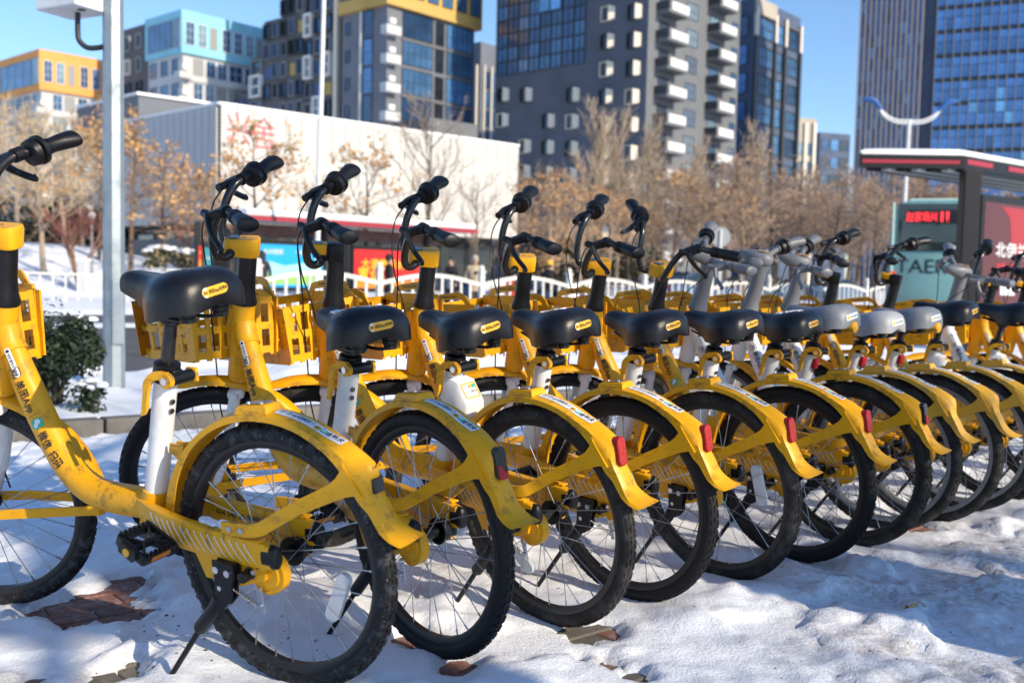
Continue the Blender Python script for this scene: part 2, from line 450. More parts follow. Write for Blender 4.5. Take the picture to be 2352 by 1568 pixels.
xs = np.arange(-4.6, 6.4, .0195)
ys = [1.25]
while ys[-1] < 7.6: ys.append(ys[-1] + .0165 + .0085 * max(0, ys[-1] - 2.2))
ys = np.array(ys)
GX, GY = np.meshgrid(xs, ys)
GZ, TR = snow_h(GX, GY)
cx_ = (GX[:-1, :-1] + GX[1:, 1:]) / 2; cy_ = (GY[:-1, :-1] + GY[1:, 1:]) / 2
msk = (-.65 * cx_ + .76 * cy_ < 6.03)
soil = np.clip(TR * (.38 + 2.6 * np.clip(fbm(GX, GY, 2.3, 4) - .38, 0, 1)) + .9 * np.clip(fbm(GX + 5, GY, 4.2, 4) - .60, 0, 1) * 2, 0, .75)
for c, r_ in PATCH: soil = np.maximum(soil, .55 * np.exp(-(np.hypot(GX - c.x, GY - c.y) / (r_ * 1.15)) ** 4))
snow = link('snow', grid_mesh('snow', GX, GY, GZ, msk, SNOWG, soil)); snow.matrix_world = MT.copy()
tag(snow, kind='structure')
# brick paving under the snow: slab plus the bricks near the bare patches
pav = MB()
c0 = [DS * -14 + NS * -30, DS * 45 + NS * -30, DS * 45 + NS * 6.03, DS * -14 + NS * 6.03]
pav.add(([Vector((p.x, p.y, -.036)) for p in c0], [(0, 1, 2, 3)]), 0)
pave = pav.build('brick_pavement', JNT); pave.matrix_world = MT.copy(); tag(pave, kind='structure')
pav = MB()
for poly in ([(-30, -20), (-4.55, -20), (-4.55, 4.04), (-30, -17.7)], [(-4.55, -20), (40, -20), (40, 1.28), (-4.55, 1.28)], [(6.35, 1.28), (40, 1.28), (40, 42.1), (6.35, 13.36)], [(-.36, 7.58), (6.35, 7.58), (6.35, 13.36)]):
    pav.add(([Vector((x, y, .006)) for x, y in poly], [tuple(range(len(poly)))]), 0)
fs_ = pav.build('far_snow', SNOWV); fs_.matrix_world = MT.copy(); tag(fs_, kind='structure')
bmesh_ = [MB().add(rbox((0, 0, -.03), (.196, .096, .06), .004), 0).mesh('brick', m_) for m_ in (BRK, BRK, BRKG)]
seen = set(); nb_ = 0
for c, r_ in PATCH:
    s0, t0 = c.dot(DS), c.dot(NS)
    for j in range(int((t0 - r_ * 1.5) / .1) - 1, int((t0 + r_ * 1.5) / .1) + 2):
        for i in range(int((s0 - r_ * 1.5) / .2) - 1, int((s0 + r_ * 1.5) / .2) + 2):
            if (i, j) in seen or nb_ > 280: continue
            p = DS * ((i + .5 * (j % 2)) * .2) + NS * (j * .1)
            if (p - c).length > r_ * 1.5 + .12: continue
            seen.add((i, j)); nb_ += 1
            k = 2 if (p - gp(275, 1542)).length < .16 or random.random() < .10 else 0
            M = Matrix.Translation(p + Vector((0, 0, -.014 + random.uniform(-.002, .002)))) @ Matrix.Rotation(math.atan2(DS.y, DS.x) + random.uniform(-.01, .01), 4, 'Z')
            link('brick', bmesh_[k], pave, M)
# kerb between the pavement and the verge
kst = MB().add(rbox((0, 0, -.02), (.985, .14, .25), .012), 0).mesh('kerb_stone', CONC)
kerb = empty('kerb', (0, 0, 0)); kerb.matrix_world = MT.copy()
tag(kerb, kind='structure')
for i in range(-6, 16):
    link('kerb_stone', kst, kerb, Matrix.Translation(DS * (i + .5) + NS * 6.11) @ Matrix.Rotation(math.atan2(DS.y, DS.x), 4, 'Z'))
# snow bank on the verge
def st_grid(s0, s1, t0, t1, ds, dt):
    a, b = np.meshgrid(np.arange(s0, s1, ds), np.arange(t0, t1 + dt * .5, dt))
    return a, b, a * DS.x + b * NS.x, a * DS.y + b * NS.y
def verge_h(s, t):
    h = -.10 + .13 * fbm(s, t, 1.1, 4) * sst(t, 6.15, 7.0) + .75 * np.clip(fbm(s + 3, t, .7, 3) - .50, 0, 1) * sst(t, 6.8, 8.0)
    return h - .30 * sst(t, 9.35, 9.75)
a, b, gx, gy = st_grid(-14, 34, 6.16, 9.78, .06, .05)
vg = link('snow_bank', grid_mesh('snow_bank', gx, gy, verge_h(a, b), None, SNOWV)); tag(vg, kind='structure')
def on_verge(x, y):
    s = x * DS.x + y * DS.y; t = x * NS.x + y * NS.y
    s, t = (s * DS.x - 0), t
    return float(verge_h(np.array([x * .76 + y * .65]), np.array([-.65 * x + .76 * y]))[0])
# road with snow left along its edges
rd = MB(); rd.add(([Vector((p.x, p.y, -.205)) for p in [DS * -120 + NS * 9.5, DS * 260 + NS * 9.5, DS * 260 + NS * 25, DS * -120 + NS * 25]], [(0, 1, 2, 3)]), 0)
tag(rd.build('road', ASPH), kind='structure')
LINEM = mat('road_paint', (.62, .62, .60), .7, dirt=(.2, .2, .2), dscale=3, damt=.7)
ln = MB()
for i in range(-4, 22): ln.add(([Vector((p.x, p.y, -.200)) for p in [DS * (i * 6) + NS * 13.4, DS * (i * 6 + 3) + NS * 13.4, DS * (i * 6 + 3) + NS * 13.55, DS * (i * 6) + NS * 13.55]], [(0, 1, 2, 3)]), 0)
tag(ln.build('road_marking', LINEM), kind='structure')
a, b, gx, gy = st_grid(-20, 90, 18.9, 20.6, .25, .12)
tag(link('road_snow', grid_mesh('road_snow', gx, gy, -.215 + .09 * np.clip(fbm(a, b, .8, 4) - .33, 0, 1) / .3 * sst(b, 18.9, 19.5) * sst(-b, -20.6, -20.0), None, SNOWV)), kind='structure')
# far side
def terr_h(s, t):
    left = 1 - sst(s, 14, 23)
    return -.20 + .12 * sst(t, 24.4, 24.7) + .25 * (fbm(s, t, .25, 3) - .4) * sst(t, 25, 28) + left * 1.75 * sst(t, 31, 47) + .45 * sst(t, 30, 60)
def terr(x, y): return float(terr_h(np.array([x * .76 + y * .65]), np.array([-.65 * x + .76 * y]))[0])
a, b, gx, gy = st_grid(-60, 140, 24.4, 120, .8, .5)
tag(link('far_bank', grid_mesh('far_bank', gx, gy, terr_h(a, b), None, SNOWV)), kind='structure')
gp_ = MB(); gp_.add(([(-1500, -600, -.9), (1500, -600, -.9), (1500, 2400, -.9), (-1500, 2400, -.9)], [(0, 1, 2, 3)]), 0)
tag(gp_.build('ground', SNOWV), kind='structure')
# ================================================================== BUILDINGS
def gl(name, c, rough=.08, met=0.0): return mat(name, c, rough, spec=.9, metal=met, dirt=tuple(min(1, x * 2.2 + .01) for x in c), dscale=.35, damt=.55, lo=.4, hi=.7, rnd=.35)
G1 = gl('glass_blue', (.045, .115, .235)); G2 = gl('glass_deep_blue', (.022, .060, .140)); G3 = gl('glass_pale', (.16, .27, .36), .15); G4 = gl('glass_dark', (.014, .020, .030)); G5 = gl('glass_bright_blue', (.05, .14, .30))
GJ = gl('glass_tower_blue', (.045, .145, .390)); GJ2 = gl('glass_tower_light', (.10, .30, .62)); GJ3 = gl('glass_tower_dark', (.028, .085, .240))
def wl(name, c, **k): return mat(name, c, .75, dirt=tuple(x * .75 for x in c), dscale=.25, damt=.6, bump=.0, **k)
W_LG = wl('wall_light_grey', (.50, .52, .54)); W_DG = wl('wall_dark_grey_hazed', (.082, .096, .130)); W_MG = wl('wall_mid_grey', (.135, .145, .16)); W_OR = wl('wall_orange', (.74, .33, .09)); W_CY = wl('wall_cyan', (.24, .55, .68))  # the dark grey is lifted and blued to stand in for distance haze
W_YL = wl('wall_ochre', (.52, .34, .10)); W_BR = wl('wall_brown_grey', (.115, .110, .115)); W_BG = wl('wall_beige', (.42, .38, .32)); W_BL = wl('wall_slate_blue', (.070, .10, .17)); W_WH = wl('wall_white', (.58, .59, .60)); W_SL = wl('wall_slate', (.15, .165, .20))
FR_W = mat('frame_white', (.70, .69, .66), .6); FR_G = mat('frame_grey', (.22, .23, .25), .5); FR_D = mat('frame_dark', (.035, .038, .045), .5); FR_C = mat('frame_cream', (.66, .60, .50), .6)
P_RED = mat('panel_red', (.38, .05, .045), .5); P_YEL = mat('panel_yellow', (.40, .27, .06), .5); P_BLU = mat('panel_blue', (.045, .08, .24), .5); LOUV = mat('louvre', (.26, .27, .27), .6)
UU = Vector((.66, .75, 0)).normalized(); WW = Vector((-.75, .66, 0)).normalized()
def face_s(O, d, px):                            # distance along a face where it meets an image column (at mid height)
    k = (ray(px, 300).x) / (ray(px, 300).y)
    return (k * O.y - O.x + EYE.x) / (d.x - k * d.y)
def z_at(px, py, Y): return at(px, py, Y).z
class Face:
    def __init__(s, O, d, n): s.O = O; s.d = d; s.n = n
    def M(s, a, z, off=0.0):
        m = Matrix((s.d, s.n, Vector((0, 0, 1)))).transposed().to_4x4(); m.translation = Vector((s.O.x, s.O.y, 0)) + s.d * a + s.n * off + Vector((0, 0, z)); return m
    def s(s, px): return face_s(s.O, s.d, px)
def outward(d): # horizontal normal that faces the camera
    n = Vector((d.y, -d.x, 0))
    return n
_wm = {}
def window_mesh(w, h, fm, gm, dep=.12, fw=.07, mv=1, mh=1, pane_off=.03):
    key = (round(w, 2), round(h, 2), fm.name, gm.name, dep, fw, mv, mh)
    if key not in _wm:
        mb = MB()
        for x in (fw / 2, w - fw / 2): mb.add(box((x, dep / 2, h / 2), (fw, dep, h)), 0)
        for z in (fw / 2, h - fw / 2): mb.add(box((w / 2, dep / 2, z), (w - 2 * fw, dep * .98, fw)), 0)
        for i in range(1, mv + 1): mb.add(box((w * i / (mv + 1), dep * .4, h / 2), (fw * .6, dep * .7, h - 2 * fw)), 0)
        for i in range(1, mh + 1): mb.add(box((w / 2, dep * .4, h * i / (mh + 1)), (w - 2 * fw, dep * .66, fw * .6)), 0)
        fr = mb.mesh('window', fm)
        pb = MB(); pb.add(box((w / 2, pane_off, h / 2), (w - 2 * fw * .98, .02, h - 2 * fw * .98)), 0)
        _wm[key] = (fr, pb.mesh('pane', gm))
    return _wm[key]
def window(root, F, a, z, w, h, fm, gm, **k):
    fr, pn = window_mesh(w, h, fm, gm, **k)
    o = link('window', fr, root, F.M(a, z)); link('pane', pn, o)
    return o
def slab(root, F, name, a0, a1, z0, z1, m, off=.0, dep=.3):
    mb = MB(); mb.add(box(((a0 + a1) / 2, off + dep / 2, (z0 + z1) / 2), (abs(a1 - a0), dep, z1 - z0)), 0)
    return mb.build(name, m, root, F.M(0, 0))
def block(root, name, O, d1, L1, d2, L2, z0, z1, m):
    p = [O, O + d1 * L1, O + d1 * L1 + d2 * L2, O + d2 * L2]
    mb = MB(); mb.add(loft([[Vector((q.x, q.y, z)) for q in p] for z in (z0, z1)]), 0)
    return mb.build(name, m, root)
def bldg(name, label, O, cat='building', group=None):
    r_ = empty(name, (0, 0, 0)); return tag(r_, label, cat, group)
def two_tone_block(label, cpx, Y, ytop, ybot, lpx, rpx, colm, base_wall, seed):
    """mid-rise with one coloured storey on top"""
    random.seed(seed)
    r_ = bldg('apartment_block', label, None)
    P = at(cpx, ytop, Y); O = Vector((P.x, P.y, 0)); zt = P.z; zb = z_at(cpx, ybot, Y)
    FRt = Face(O, UU, Vector((.75, -.66, 0)).normalized()); FLf = Face(O, WW, Vector((-.66, -.75, 0)).normalized())
    Lr = FRt.s(rpx); Ll = FLf.s(lpx)
    block(r_, 'top_storey', O, UU, Lr, WW, Ll * .62, zb, zt, colm)
    O2 = O + UU * .5 + WW * .5
    block(r_, 'wall', O2, UU, Lr - 1.6, WW, Ll * .9, -1, zb - .01, base_wall)
    block(r_, 'side_wall', O + WW * (Ll * .62 + .01) + UU * .3, UU, Lr - 1.6, WW, Ll * .6, -1, zt - .4, W_BR)
    # top storey windows (right face) and left glass
    H = zt - zb
    n = max(4, int(Lr / 1.9)); cw = (Lr - .5) / n
    for i in range(n):
        g = [G1, G3, G3, G2][i % 4]
        if i % 4 == 2: slab(r_, FRt, 'louvre_panel', .6 + i * cw, .3 + (i + 1) * cw - .5, zb + H * .20, zb + H * .72, LOUV, 0, .06)
        else: window(r_, FRt, .6 + i * cw, zb + H * .20, cw - .55, H * .54, FR_W, g, mv=1, mh=2)
    window(r_, FLf, .25, zb + H * .14, 2.2, H * .66, FR_G, G3, mv=1, mh=0)
    window(r_, FLf, 2.6, zb + H * .14, max(3., Ll * .58 - 3), H * .66, FR_G, G1, mv=3, mh=1)
    # storeys below
    F2 = Face(O2, UU, FRt.n); F3 = Face(O2, WW, FLf.n)
    fh = 3.4; z = zb - fh; L2 = Lr - 1.6
    while z > 0:
        slab(r_, F2, 'spandrel', 0, L2 + .2, z - .25, z + .55, W_LG, .02, .30)
        a = 1.6; k = 0
        while a < L2 - 2:
            w = random.choice([1.5, 1.5, 2.3])
            if random.random() < .25: slab(r_, F2, 'louvre_panel', a, a + 1.6, z + .7, z + 3.0, LOUV, .01, .06); a += 2.0
            else: window(r_, F2, a, z + .65, w, 2.4, FR_W, random.choice([G1, G3, G1, G2]), mv=1 if w < 3 else 2, mh=1); a += w + .35
        # corner balcony
        mb = MB(); mb.add(box((-.2, .45, z + .3), (2.0, 1.5, .9)), 0); mb.build('balcony', W_LG, r_, F2.M(0, 0))
        mb = MB(); mb.add(box((.5, .3, z + 1.5), (.9, .6, .7)), 0); mb.build('air_conditioner', FR_W, r_, F2.M(-.4, 0))
        a = 1.0
        while a < Ll * .45: window(r_, F3, a, z + .7, 1.8, 2.2, FR_G, random.choice([G1, G2]), mv=0, mh=0); a += 3.0
        z -= fh
    F4 = Face(O + WW * (Ll * .62 + .01) + UU * .3, WW, FLf.n)
    z = zt - 3.8
    while z > 1:
        for a in (1.2, 4.6):
            if a < Ll * .55: window(r_, F4, a, z, 1.5, 2.2, random.choice([FR_C, FR_G, FR_D]), random.choice([G1, G2, G4]), dep=.4, fw=.22, mv=0, mh=0)
        z -= 3.4
    return r_
two_tone_block('orange-topped apartment block at far left behind the beige trees', 90, 150, 112, 205, -60, 262, W_OR, W_LG, 1)
two_tone_block('cyan-topped apartment block left of the dark stepped block', 417, 140, 21, 120, 286, 612, W_CY, W_LG, 2)
# dark stepped block with coloured panels
random.seed(5)
r_ = bldg('apartment_block', 'dark stepped apartment block with white window frames and red, blue and yellow panels', None)
Oc = at(787, 0, 130); Oc.z = 0
Fc = Face(Oc, WW, Vector((-.66, -.75, 0)).normalized())
steps = [(787, 700, -170), (700, 645, -60), (645, 606, 46), (606, 577, 132), (577, 540, 215)]
for i, (p0, p1, yt) in enumerate(steps):
    a0, a1 = Fc.s(p0), Fc.s(p1)
    zt = z_at((p0 + p1) / 2, yt, Oc.y + WW.y * (a0 + a1) / 2)
    block(r_, 'wall', Oc + WW * a0, WW, a1 - a0 - .01 * i, UU, 14 - i * .2, -1, zt, W_BR)
    nc = max(1, round((a1 - a0) / 2.05)); cw = (a1 - a0) / nc
    z = zt - 2.6
    while z > 6:
        for c in range(nc):
            a = a0 + c * cw + .2; q = random.random()
            if i == 0 and c == 0: continue
            g = random.choice([G1, G2, G4, G1])
            if q < .10 and z > 9: window(r_, Fc, a, z - .3, cw - .35, 3.1, FR_W, g, dep=.6, fw=.30, mv=0, mh=1)
            elif q < .89: window(r_, Fc, a, z, cw - .4, 2.1, random.choice([FR_G, FR_G, FR_D, W_SL]), g, dep=.45, fw=.14, mv=0, mh=0)
            else: slab(r_, Fc, 'colour_panel', a + .1, a + cw - .5, z + .1, z + 1.7, random.choice([P_RED, P_YEL, P_BLU, P_BLU]), 0, .1)
        z -= 2.75
mb = MB(); mb.add(box((.45, .5, 24), (.7, .6, 52)), 0); mb.build('pier', FR_C, r_, Fc.M(0, 0))
# ochre-crowned tower
random.seed(9)
r_ = bldg('tower_block', 'tall blue-glass tower with ochre crown band and a stack of balconies on its corner', None)
Od = at(890, 14, 120); zb = Od.z; Od.z = 0
FRt = Face(Od, UU, Vector((.75, -.66, 0)).normalized()); FLf = Face(Od, WW, Vector((-.66, -.75, 0)).normalized())
Lr, Ll = FRt.s(1085), FLf.s(784)
block(r_, 'wall', Od, UU, Lr, WW, Ll, -1, zb + .1, W_SL)
block(r_, 'crown', Od - UU * .6 - WW * .6, UU, Lr + 1.4, WW, Ll + .9, zb + .12, zb + 12, W_YL)
for i in range(6): window(r_, Face(Od - UU * .6 - WW * .6, UU, FRt.n), 1.6 + i * (Lr) / 6, zb + 1.6, Lr / 6 - .7, 3.2, FR_D, G1, mv=1, mh=0)
for i in range(3): window(r_, Face(Od - UU * .6 - WW * .6, WW, FLf.n), 1.2 + i * (Ll) / 3, zb + 1.6, Ll / 3 - .8, 3.2, FR_D, G1, mv=1, mh=0)
fh = 3.35; z = zb - fh; k = 0
while z > 3:
    segs = [(.16, .50), (.66, .98)]
    for a0, a1 in segs:
        w = (a1 - a0) * Lr
        window(r_, FRt, a0 * Lr, z + (.35 if k % 2 else .2), w, fh - (.45 if k % 2 else .25), FR_D, random.choice([G1, G1, G5, G2]), fw=.08, mv=4, mh=1)
    window(r_, FRt, .53 * Lr, z + .3, .10 * Lr, fh - .5, FR_D, G4, mv=0, mh=1)
    if k % 2 == 0: slab(r_, FRt, 'spandrel', .15 * Lr, Lr, z - .15, z + .15, W_MG, .02, .14)
    mb = MB(); mb.add(box((.2, .5, z + .45), (2.3, 1.1, 1.05)), 0); mb.build('balcony', W_LG, r_, FRt.M(0, 0))
    mb = MB(); mb.add(rbox((.1, .75, z + 1.5), (.9, .5, .65), .05), 0); mb.build('air_conditioner', FR_W, r_, FRt.M(0, 0))
    window(r_, FLf, Ll * .30, z + .1, Ll * .22, fh - .12, FR_D, random.choice([G1, G2, G5]), mv=0, mh=1)
    window(r_, FLf, Ll * .82, z + .9, .8, 1.5, FR_D, G2, mv=0, mh=0)
    k += 1; z -= fh
mb = MB(); mb.add(box((Ll * .56, .12, zb / 2), (.22, .24, zb)), 0); mb.build('drain_pipe', FR_W, r_, FLf.M(0, 0))
# slim tower behind
r_ = bldg('tower_block', 'slim dark tower with pale vertical fins seen between the two grey blocks', None)
Oe = at(1105, 96, 180); zt = Oe.z; Oe.z = 0
FRt = Face(Oe, UU, Vector((.75, -.66, 0)).normalized())
block(r_, 'wall', Oe, UU, 22, WW, 12, -1, zt, W_SL)
FL2 = Face(Oe, WW, Vector((-.66, -.75, 0)).normalized())
for i in range(5): slab(r_, FRt, 'fin', .6 + i * 1.9, .95 + i * 1.9, 0, zt - 4, FR_C, 0, .4)
for i in range(4): slab(r_, FL2, 'fin', .6 + i * 2.2, .95 + i * 2.2, 0, zt - 4, FR_C, 0, .4)
z = zt - 8
while z > 10:
    for i in range(5): window(r_, FRt, 1.05 + i * 1.9, z, 1.35, 3.0, FR_D, random.choice([G1, G2, G2]), mv=0, mh=1)
    z -= 3.4
# big dark grey block with window boxes and balconies
random.seed(13)
r_ = bldg('apartment_block', 'large dark grey block with small white-sided window boxes and stacked white balconies', None)
Of = at(1484, 200, 110); Of.z = 0
FRt = Face(Of, UU, Vector((.75, -.66, 0)).normalized()); FLf = Face(Of, WW, Vector((-.66, -.75, 0)).normalized())
Lr, Ll = FRt.s(1690), FLf.s(1135); HT = 48
block(r_, 'wall', Of, UU, Lr, WW, Ll, -1, HT, W_DG)
fdark = MB(); fdark.add(box((Lr / 2, .02, HT / 2), (Lr, .04, HT)), 0); fdark.build('front_cladding', W_MG, r_, FRt.M(0, 0))
# curtain glass, upper left
a0, a1 = FLf.s(1339), Ll - .3
zg0 = z_at(1240, 162, Of.y + WW.y * (a0 + a1) / 2)
ncol = 8; cw = (a1 - a0) / ncol; z = zg0; k = 0
while z < HT - 1:
    for c in range(ncol): window(r_, FLf, a0 + c * cw, z, cw - .04, 1.62, FR_D, random.choice([G1, G1, G2, G2, G5]), dep=.16, fw=.06, mv=1, mh=0)
    z += 1.66; k += 1
for i in range(2): window(r_, FLf, a0 + (2.1 + i) * cw, zg0 + 1.66 * 4, cw * .96, 1.62 * 2, FR_D, GJ2, dep=.24, fw=.06, mv=1, mh=1, pane_off=.18)
# window boxes with white flared right sides
wb = MB()
W_, H_ = 1.25, 1.65
wb.add(box((W_ / 2, .05, H_ / 2), (W_, .10, H_)), 1)
fr_ = [(0, 0), (W_, 0), (W_, H_), (0, H_)]
for z0, z1 in ((0, .07), (H_ - .07, H_)): wb.add(box((W_ / 2, .20, (z0 + z1) / 2), (W_, .36, .07)), 2)
wb.add(box((W_ - .05, .20, H_ / 2), (.08, .36, H_ - .15)), 2)
wb.add(loft([[Vector((0, .02, .02)), Vector((-.50, .04, .12)), Vector((-.50, .04, H_ - .12)), Vector((0, .02, H_ - .02))], [Vector((.05, .62, 0)), Vector((-.02, .60, 0)), Vector((-.02, .60, H_)), Vector((.05, .62, H_))]]), 0)
wbm = wb.mesh('window', [FR_C, G4, FR_D]); wbm2 = wb.mesh('window', [FR_C, G4, FR_C])
for c, px in enumerate((1463, 1402, 1326, 1271, 1218, 1165)):
    a = FLf.s(px)
    z = z_at(px, 218, Of.y + WW.y * a) - .8 + (0 if c > 1 else -.2)
    rows = range(-9, 3) if c > 1 else range(-9, 16)
    for j in rows:
        zz = z + j * 3.05
        if zz < 2 or zz > HT - 2 or (c > 1 and zz > zg0 - 2.3): continue
        if (j + c) % 5 == 3 and c > 1: continue
        link('window', wbm2 if (j * 3 + c * 5) % 7 < 2 else wbm, r_, FLf.M(a + .3, zz, .0))
# balconies and windows on the right face
bal = MB(); bw, bd = 4.2, 1.7
bal.add(box((bw / 2, bd / 2, .10), (bw, bd, .26)), 0)
bal.add(box((bw / 2 + .3, bd - .04, .75), (bw - .7, .06, .95)), 1)
bal.add(box((.06, bd / 2, .72), (.06, bd, .9)), 2); bal.add(box((bw - .06, bd / 2, .72), (.06, bd - .1, .9)), 2)
balm = bal.mesh('balcony', [W_MG, W_WH, FR_D])
colA, colB = FRt.s(1494), FRt.s(1612)
fh = 3.02; zA = z_at(1530, 30, Of.y + UU.y * colA)
for j in range(-3, 14):
    zz = zA - j * fh
    for a, dz in ((colA, 0), (colB, -.15)):
        if zz + dz < 3: continue
        link('balcony', balm, r_, FRt.M(a + .3, zz + dz, .04))
        window(r_, FRt, a + 1.0, zz + dz + .3, 2.0, 2.1, FR_D, random.choice([G1, G3, G1, G2]), mv=1, mh=0, dep=.1)
    if zz > 3:
        window(r_, FRt, FRt.s(1568), zz + .75, 2.4, 1.9, FR_D, random.choice([G1, G3, G1]), mv=2, mh=1, dep=.1)
        window(r_, FRt, Lr - 1.9, zz + .75, 1.4, 1.7, FR_D, random.choice([G1, G2]), mv=1, mh=0, dep=.1)
# dark blue office tower with pale piers
random.seed(17)
r_ = bldg('tower_block', 'dark blue office tower with pale stone top, right of the balcony block', None)
Og = at(1735, -6, 165); zt = Og.z; Og.z = 0
FRt = Face(Og, UU, Vector((.75, -.66, 0)).normalized()); FLf = Face(Og, WW, Vector((-.66, -.75, 0)).normalized())
Lr = FRt.s(1829)
block(r_, 'wall', Og, UU, Lr, WW, 14, -1, zt, W_BL)
zc = z_at(1760, 92, 168)
for s0, s1 in ((0, .43), (.68, 1.0)):
    slab(r_, FRt, 'stone_crown', s0 * Lr, s1 * Lr, zc + 3.6, zt - (.0 if s0 == 0 else 2.4) , W_BG, .02, .4)
for s_ in (.0, .40, .62, .96): slab(r_, FRt, 'pier', s_ * Lr, (s_ + .045) * Lr, zc, zt - 1.5, FR_C, .02, .5)
for s_ in (.0, .40, .62, .96): slab(r_, FRt, 'pier', s_ * Lr, (s_ + .045) * Lr, 0, zc - .05, FR_D, .02, .5)
z = zc
while z > 6:
    for a0, a1, g in ((.05, .40, G2), (.46, .61, G5), (.67, .95, G2)):
        window(r_, FRt, a0 * Lr, z, (a1 - a0) * Lr, 3.3, FR_D, random.choice([g, g, G1]), dep=.2, fw=.12, mv=4 if a0 != .46 else 0, mh=1)
    for i in range(3): window(r_, FLf, 1 + i * 4, z, 3.4, 3.3, FR_D, random.choice([G1, G2, GJ]), dep=.2, mv=1, mh=1)
    z -= 4.6
# far small buildings
r_ = bldg('office_block', 'small beige office block with pale piers between the blue tower and the dark block', None)
Oh = at(1826, 270, 220); zt = Oh.z; Oh.z = 0
FRt = Face(Oh, Vector((.97, .24, 0)).normalized(), Vector((.24, -.97, 0)).normalized())
block(r_, 'wall', Oh, FRt.d, 5.3, Vector((-.24, .97, 0)), 8, -1, zt, W_BG)
for i in range(3): slab(r_, FRt, 'pier', i * 2.1 + .2, i * 2.1 + .9, 0, zt - 1, FR_C, .02, .5)
z = zt - 8
while z > 8:
    for i in range(2): window(r_, FRt, 1.0 + i * 2.1, z, 1.15, 2.6, FR_D, random.choice([G3, G1, G2]), mv=0, mh=0)
    z -= 4
r_ = bldg('office_block', 'low dark blue office block left of the tall glass tower', None)
Oi = at(1884, 304, 230); zt = Oi.z; Oi.z = 0
FRt = Face(Oi, Vector((.95, .31, 0)).normalized(), Vector((.31, -.95, 0)).normalized())
block(r_, 'wall', Oi, FRt.d, 8.2, Vector((-.31, .95, 0)), 9, -1, zt, W_BL)
z = zt - 4
while z > 8:
    for i in range(3): window(r_, FRt, .4 + i * 2.5, z, 2.2, 2.6, FR_D, random.choice([G2, G4, G4, G5]), mv=0, mh=0)
    z -= 4
# tall glass tower at the right
random.seed(21)
r_ = bldg('glass_tower', 'tall blue glass tower at the right with pale vertical fins on its left part', None)
WJ = Vector((-.90, .44, 0)).normalized(); NJ = Vector((-.44, -.90, 0)).normalized()
Oj = at(2470, 100, 122); Oj.z = 0
FJ = Face(Oj, WJ, NJ)
s1, s2, s3 = FJ.s(2140), FJ.s(2108), FJ.s(1966); HT = 62
block(r_, 'wall', Oj, WJ, s1, -NJ, 20, -1, HT, FR_D)
block(r_, 'recess', Oj + WJ * (s1 + .01) - NJ * .8, WJ, s2 - s1 - .02, -NJ, 18, -1, HT, W_BL)
block(r_, 'fin_wing', Oj + WJ * s2, WJ, s3 - s2, -NJ, 20, -1, HT, W_BL)
FIN = mat('fin_bronze', (.30, .26, .24), .5)
nf = 12; cw = (s3 - s2) / nf
for i in range(nf + 1): slab(r_, FJ, 'fin', s2 + i * cw - .10, s2 + i * cw + .10, 0, HT - 1, FIN, .01, .40)
pn_ = {}
def pane(w, h, g):
    k = (round(w, 2), round(h, 2), g.name)
    if k not in pn_:
        m_ = MB(); m_.add(box((w / 2, .06, h / 2), (w, .08, h)), 0); pn_[k] = m_.mesh('pane', g)
    return pn_[k]
rowh = 1.5; rest = MB(); cnt = 0; cells = []
for j in range(40):
    for i in range(nf):
        cells.append((s2 + i * cw + .17, 2 + j * rowh, cw - .34, rowh - .10, 0))
nc = int(s1 / .98); cwr = s1 / nc
for j in range(40):
    for i in range(nc):
        cells.append((i * cwr + .04, 2 + j * rowh, cwr - .10, rowh - .10 if j % 2 else rowh * .62, 1))
def seen_px(a, z):
    p = Vector((Oj.x, Oj.y, 0)) + WJ * a + Vector((0, 0, z)) - EYE
    d = p.dot(_f); return 1176 + FPX * p.dot(_r) / d, 784 - FPX * p.dot(_u) / d
vis = []; hid = []
for c in cells:
    x, y = seen_px(c[0], c[1] + 1)
    (vis if (x < 2365 and -20 < y < 400) else hid).append(c)
random.shuffle(vis)
def jglass(c):
    q = random.random()
    return (GJ3 if q < .15 else (GJ2 if q > .80 else GJ)) if c[4] == 0 else (GJ2 if q < .05 else (GJ3 if q < .14 else GJ))
for c in vis[:300]: link('pane', pane(c[2], c[3], jglass(c)), r_, FJ.M(c[0], c[1]))
mm = [GJ, GJ2, GJ3]
for c in vis[300:] + hid:
    rest.add(box((c[0] + c[2] / 2, .06, c[1] + c[3] / 2), (c[2], .08, c[3])), mm.index(jglass(c)))
o = rest.build('curtain_glass', mm, r_, FJ.M(0, 0)); o['kind'] = 'stuff'
for i in range(0, nc + 1): slab(r_, FJ, 'mullion', i * cwr - .05, i * cwr + .05, 0, HT, FR_G, .0, .16)
zb_ = z_at(2200, 262, 128)
for i in range(0, nc - 4): link('pane', pane(cwr - .10, 1.25, GJ2 if i % 3 == 1 else GJ), r_, FJ.M(i * cwr + .04, zb_, .03))
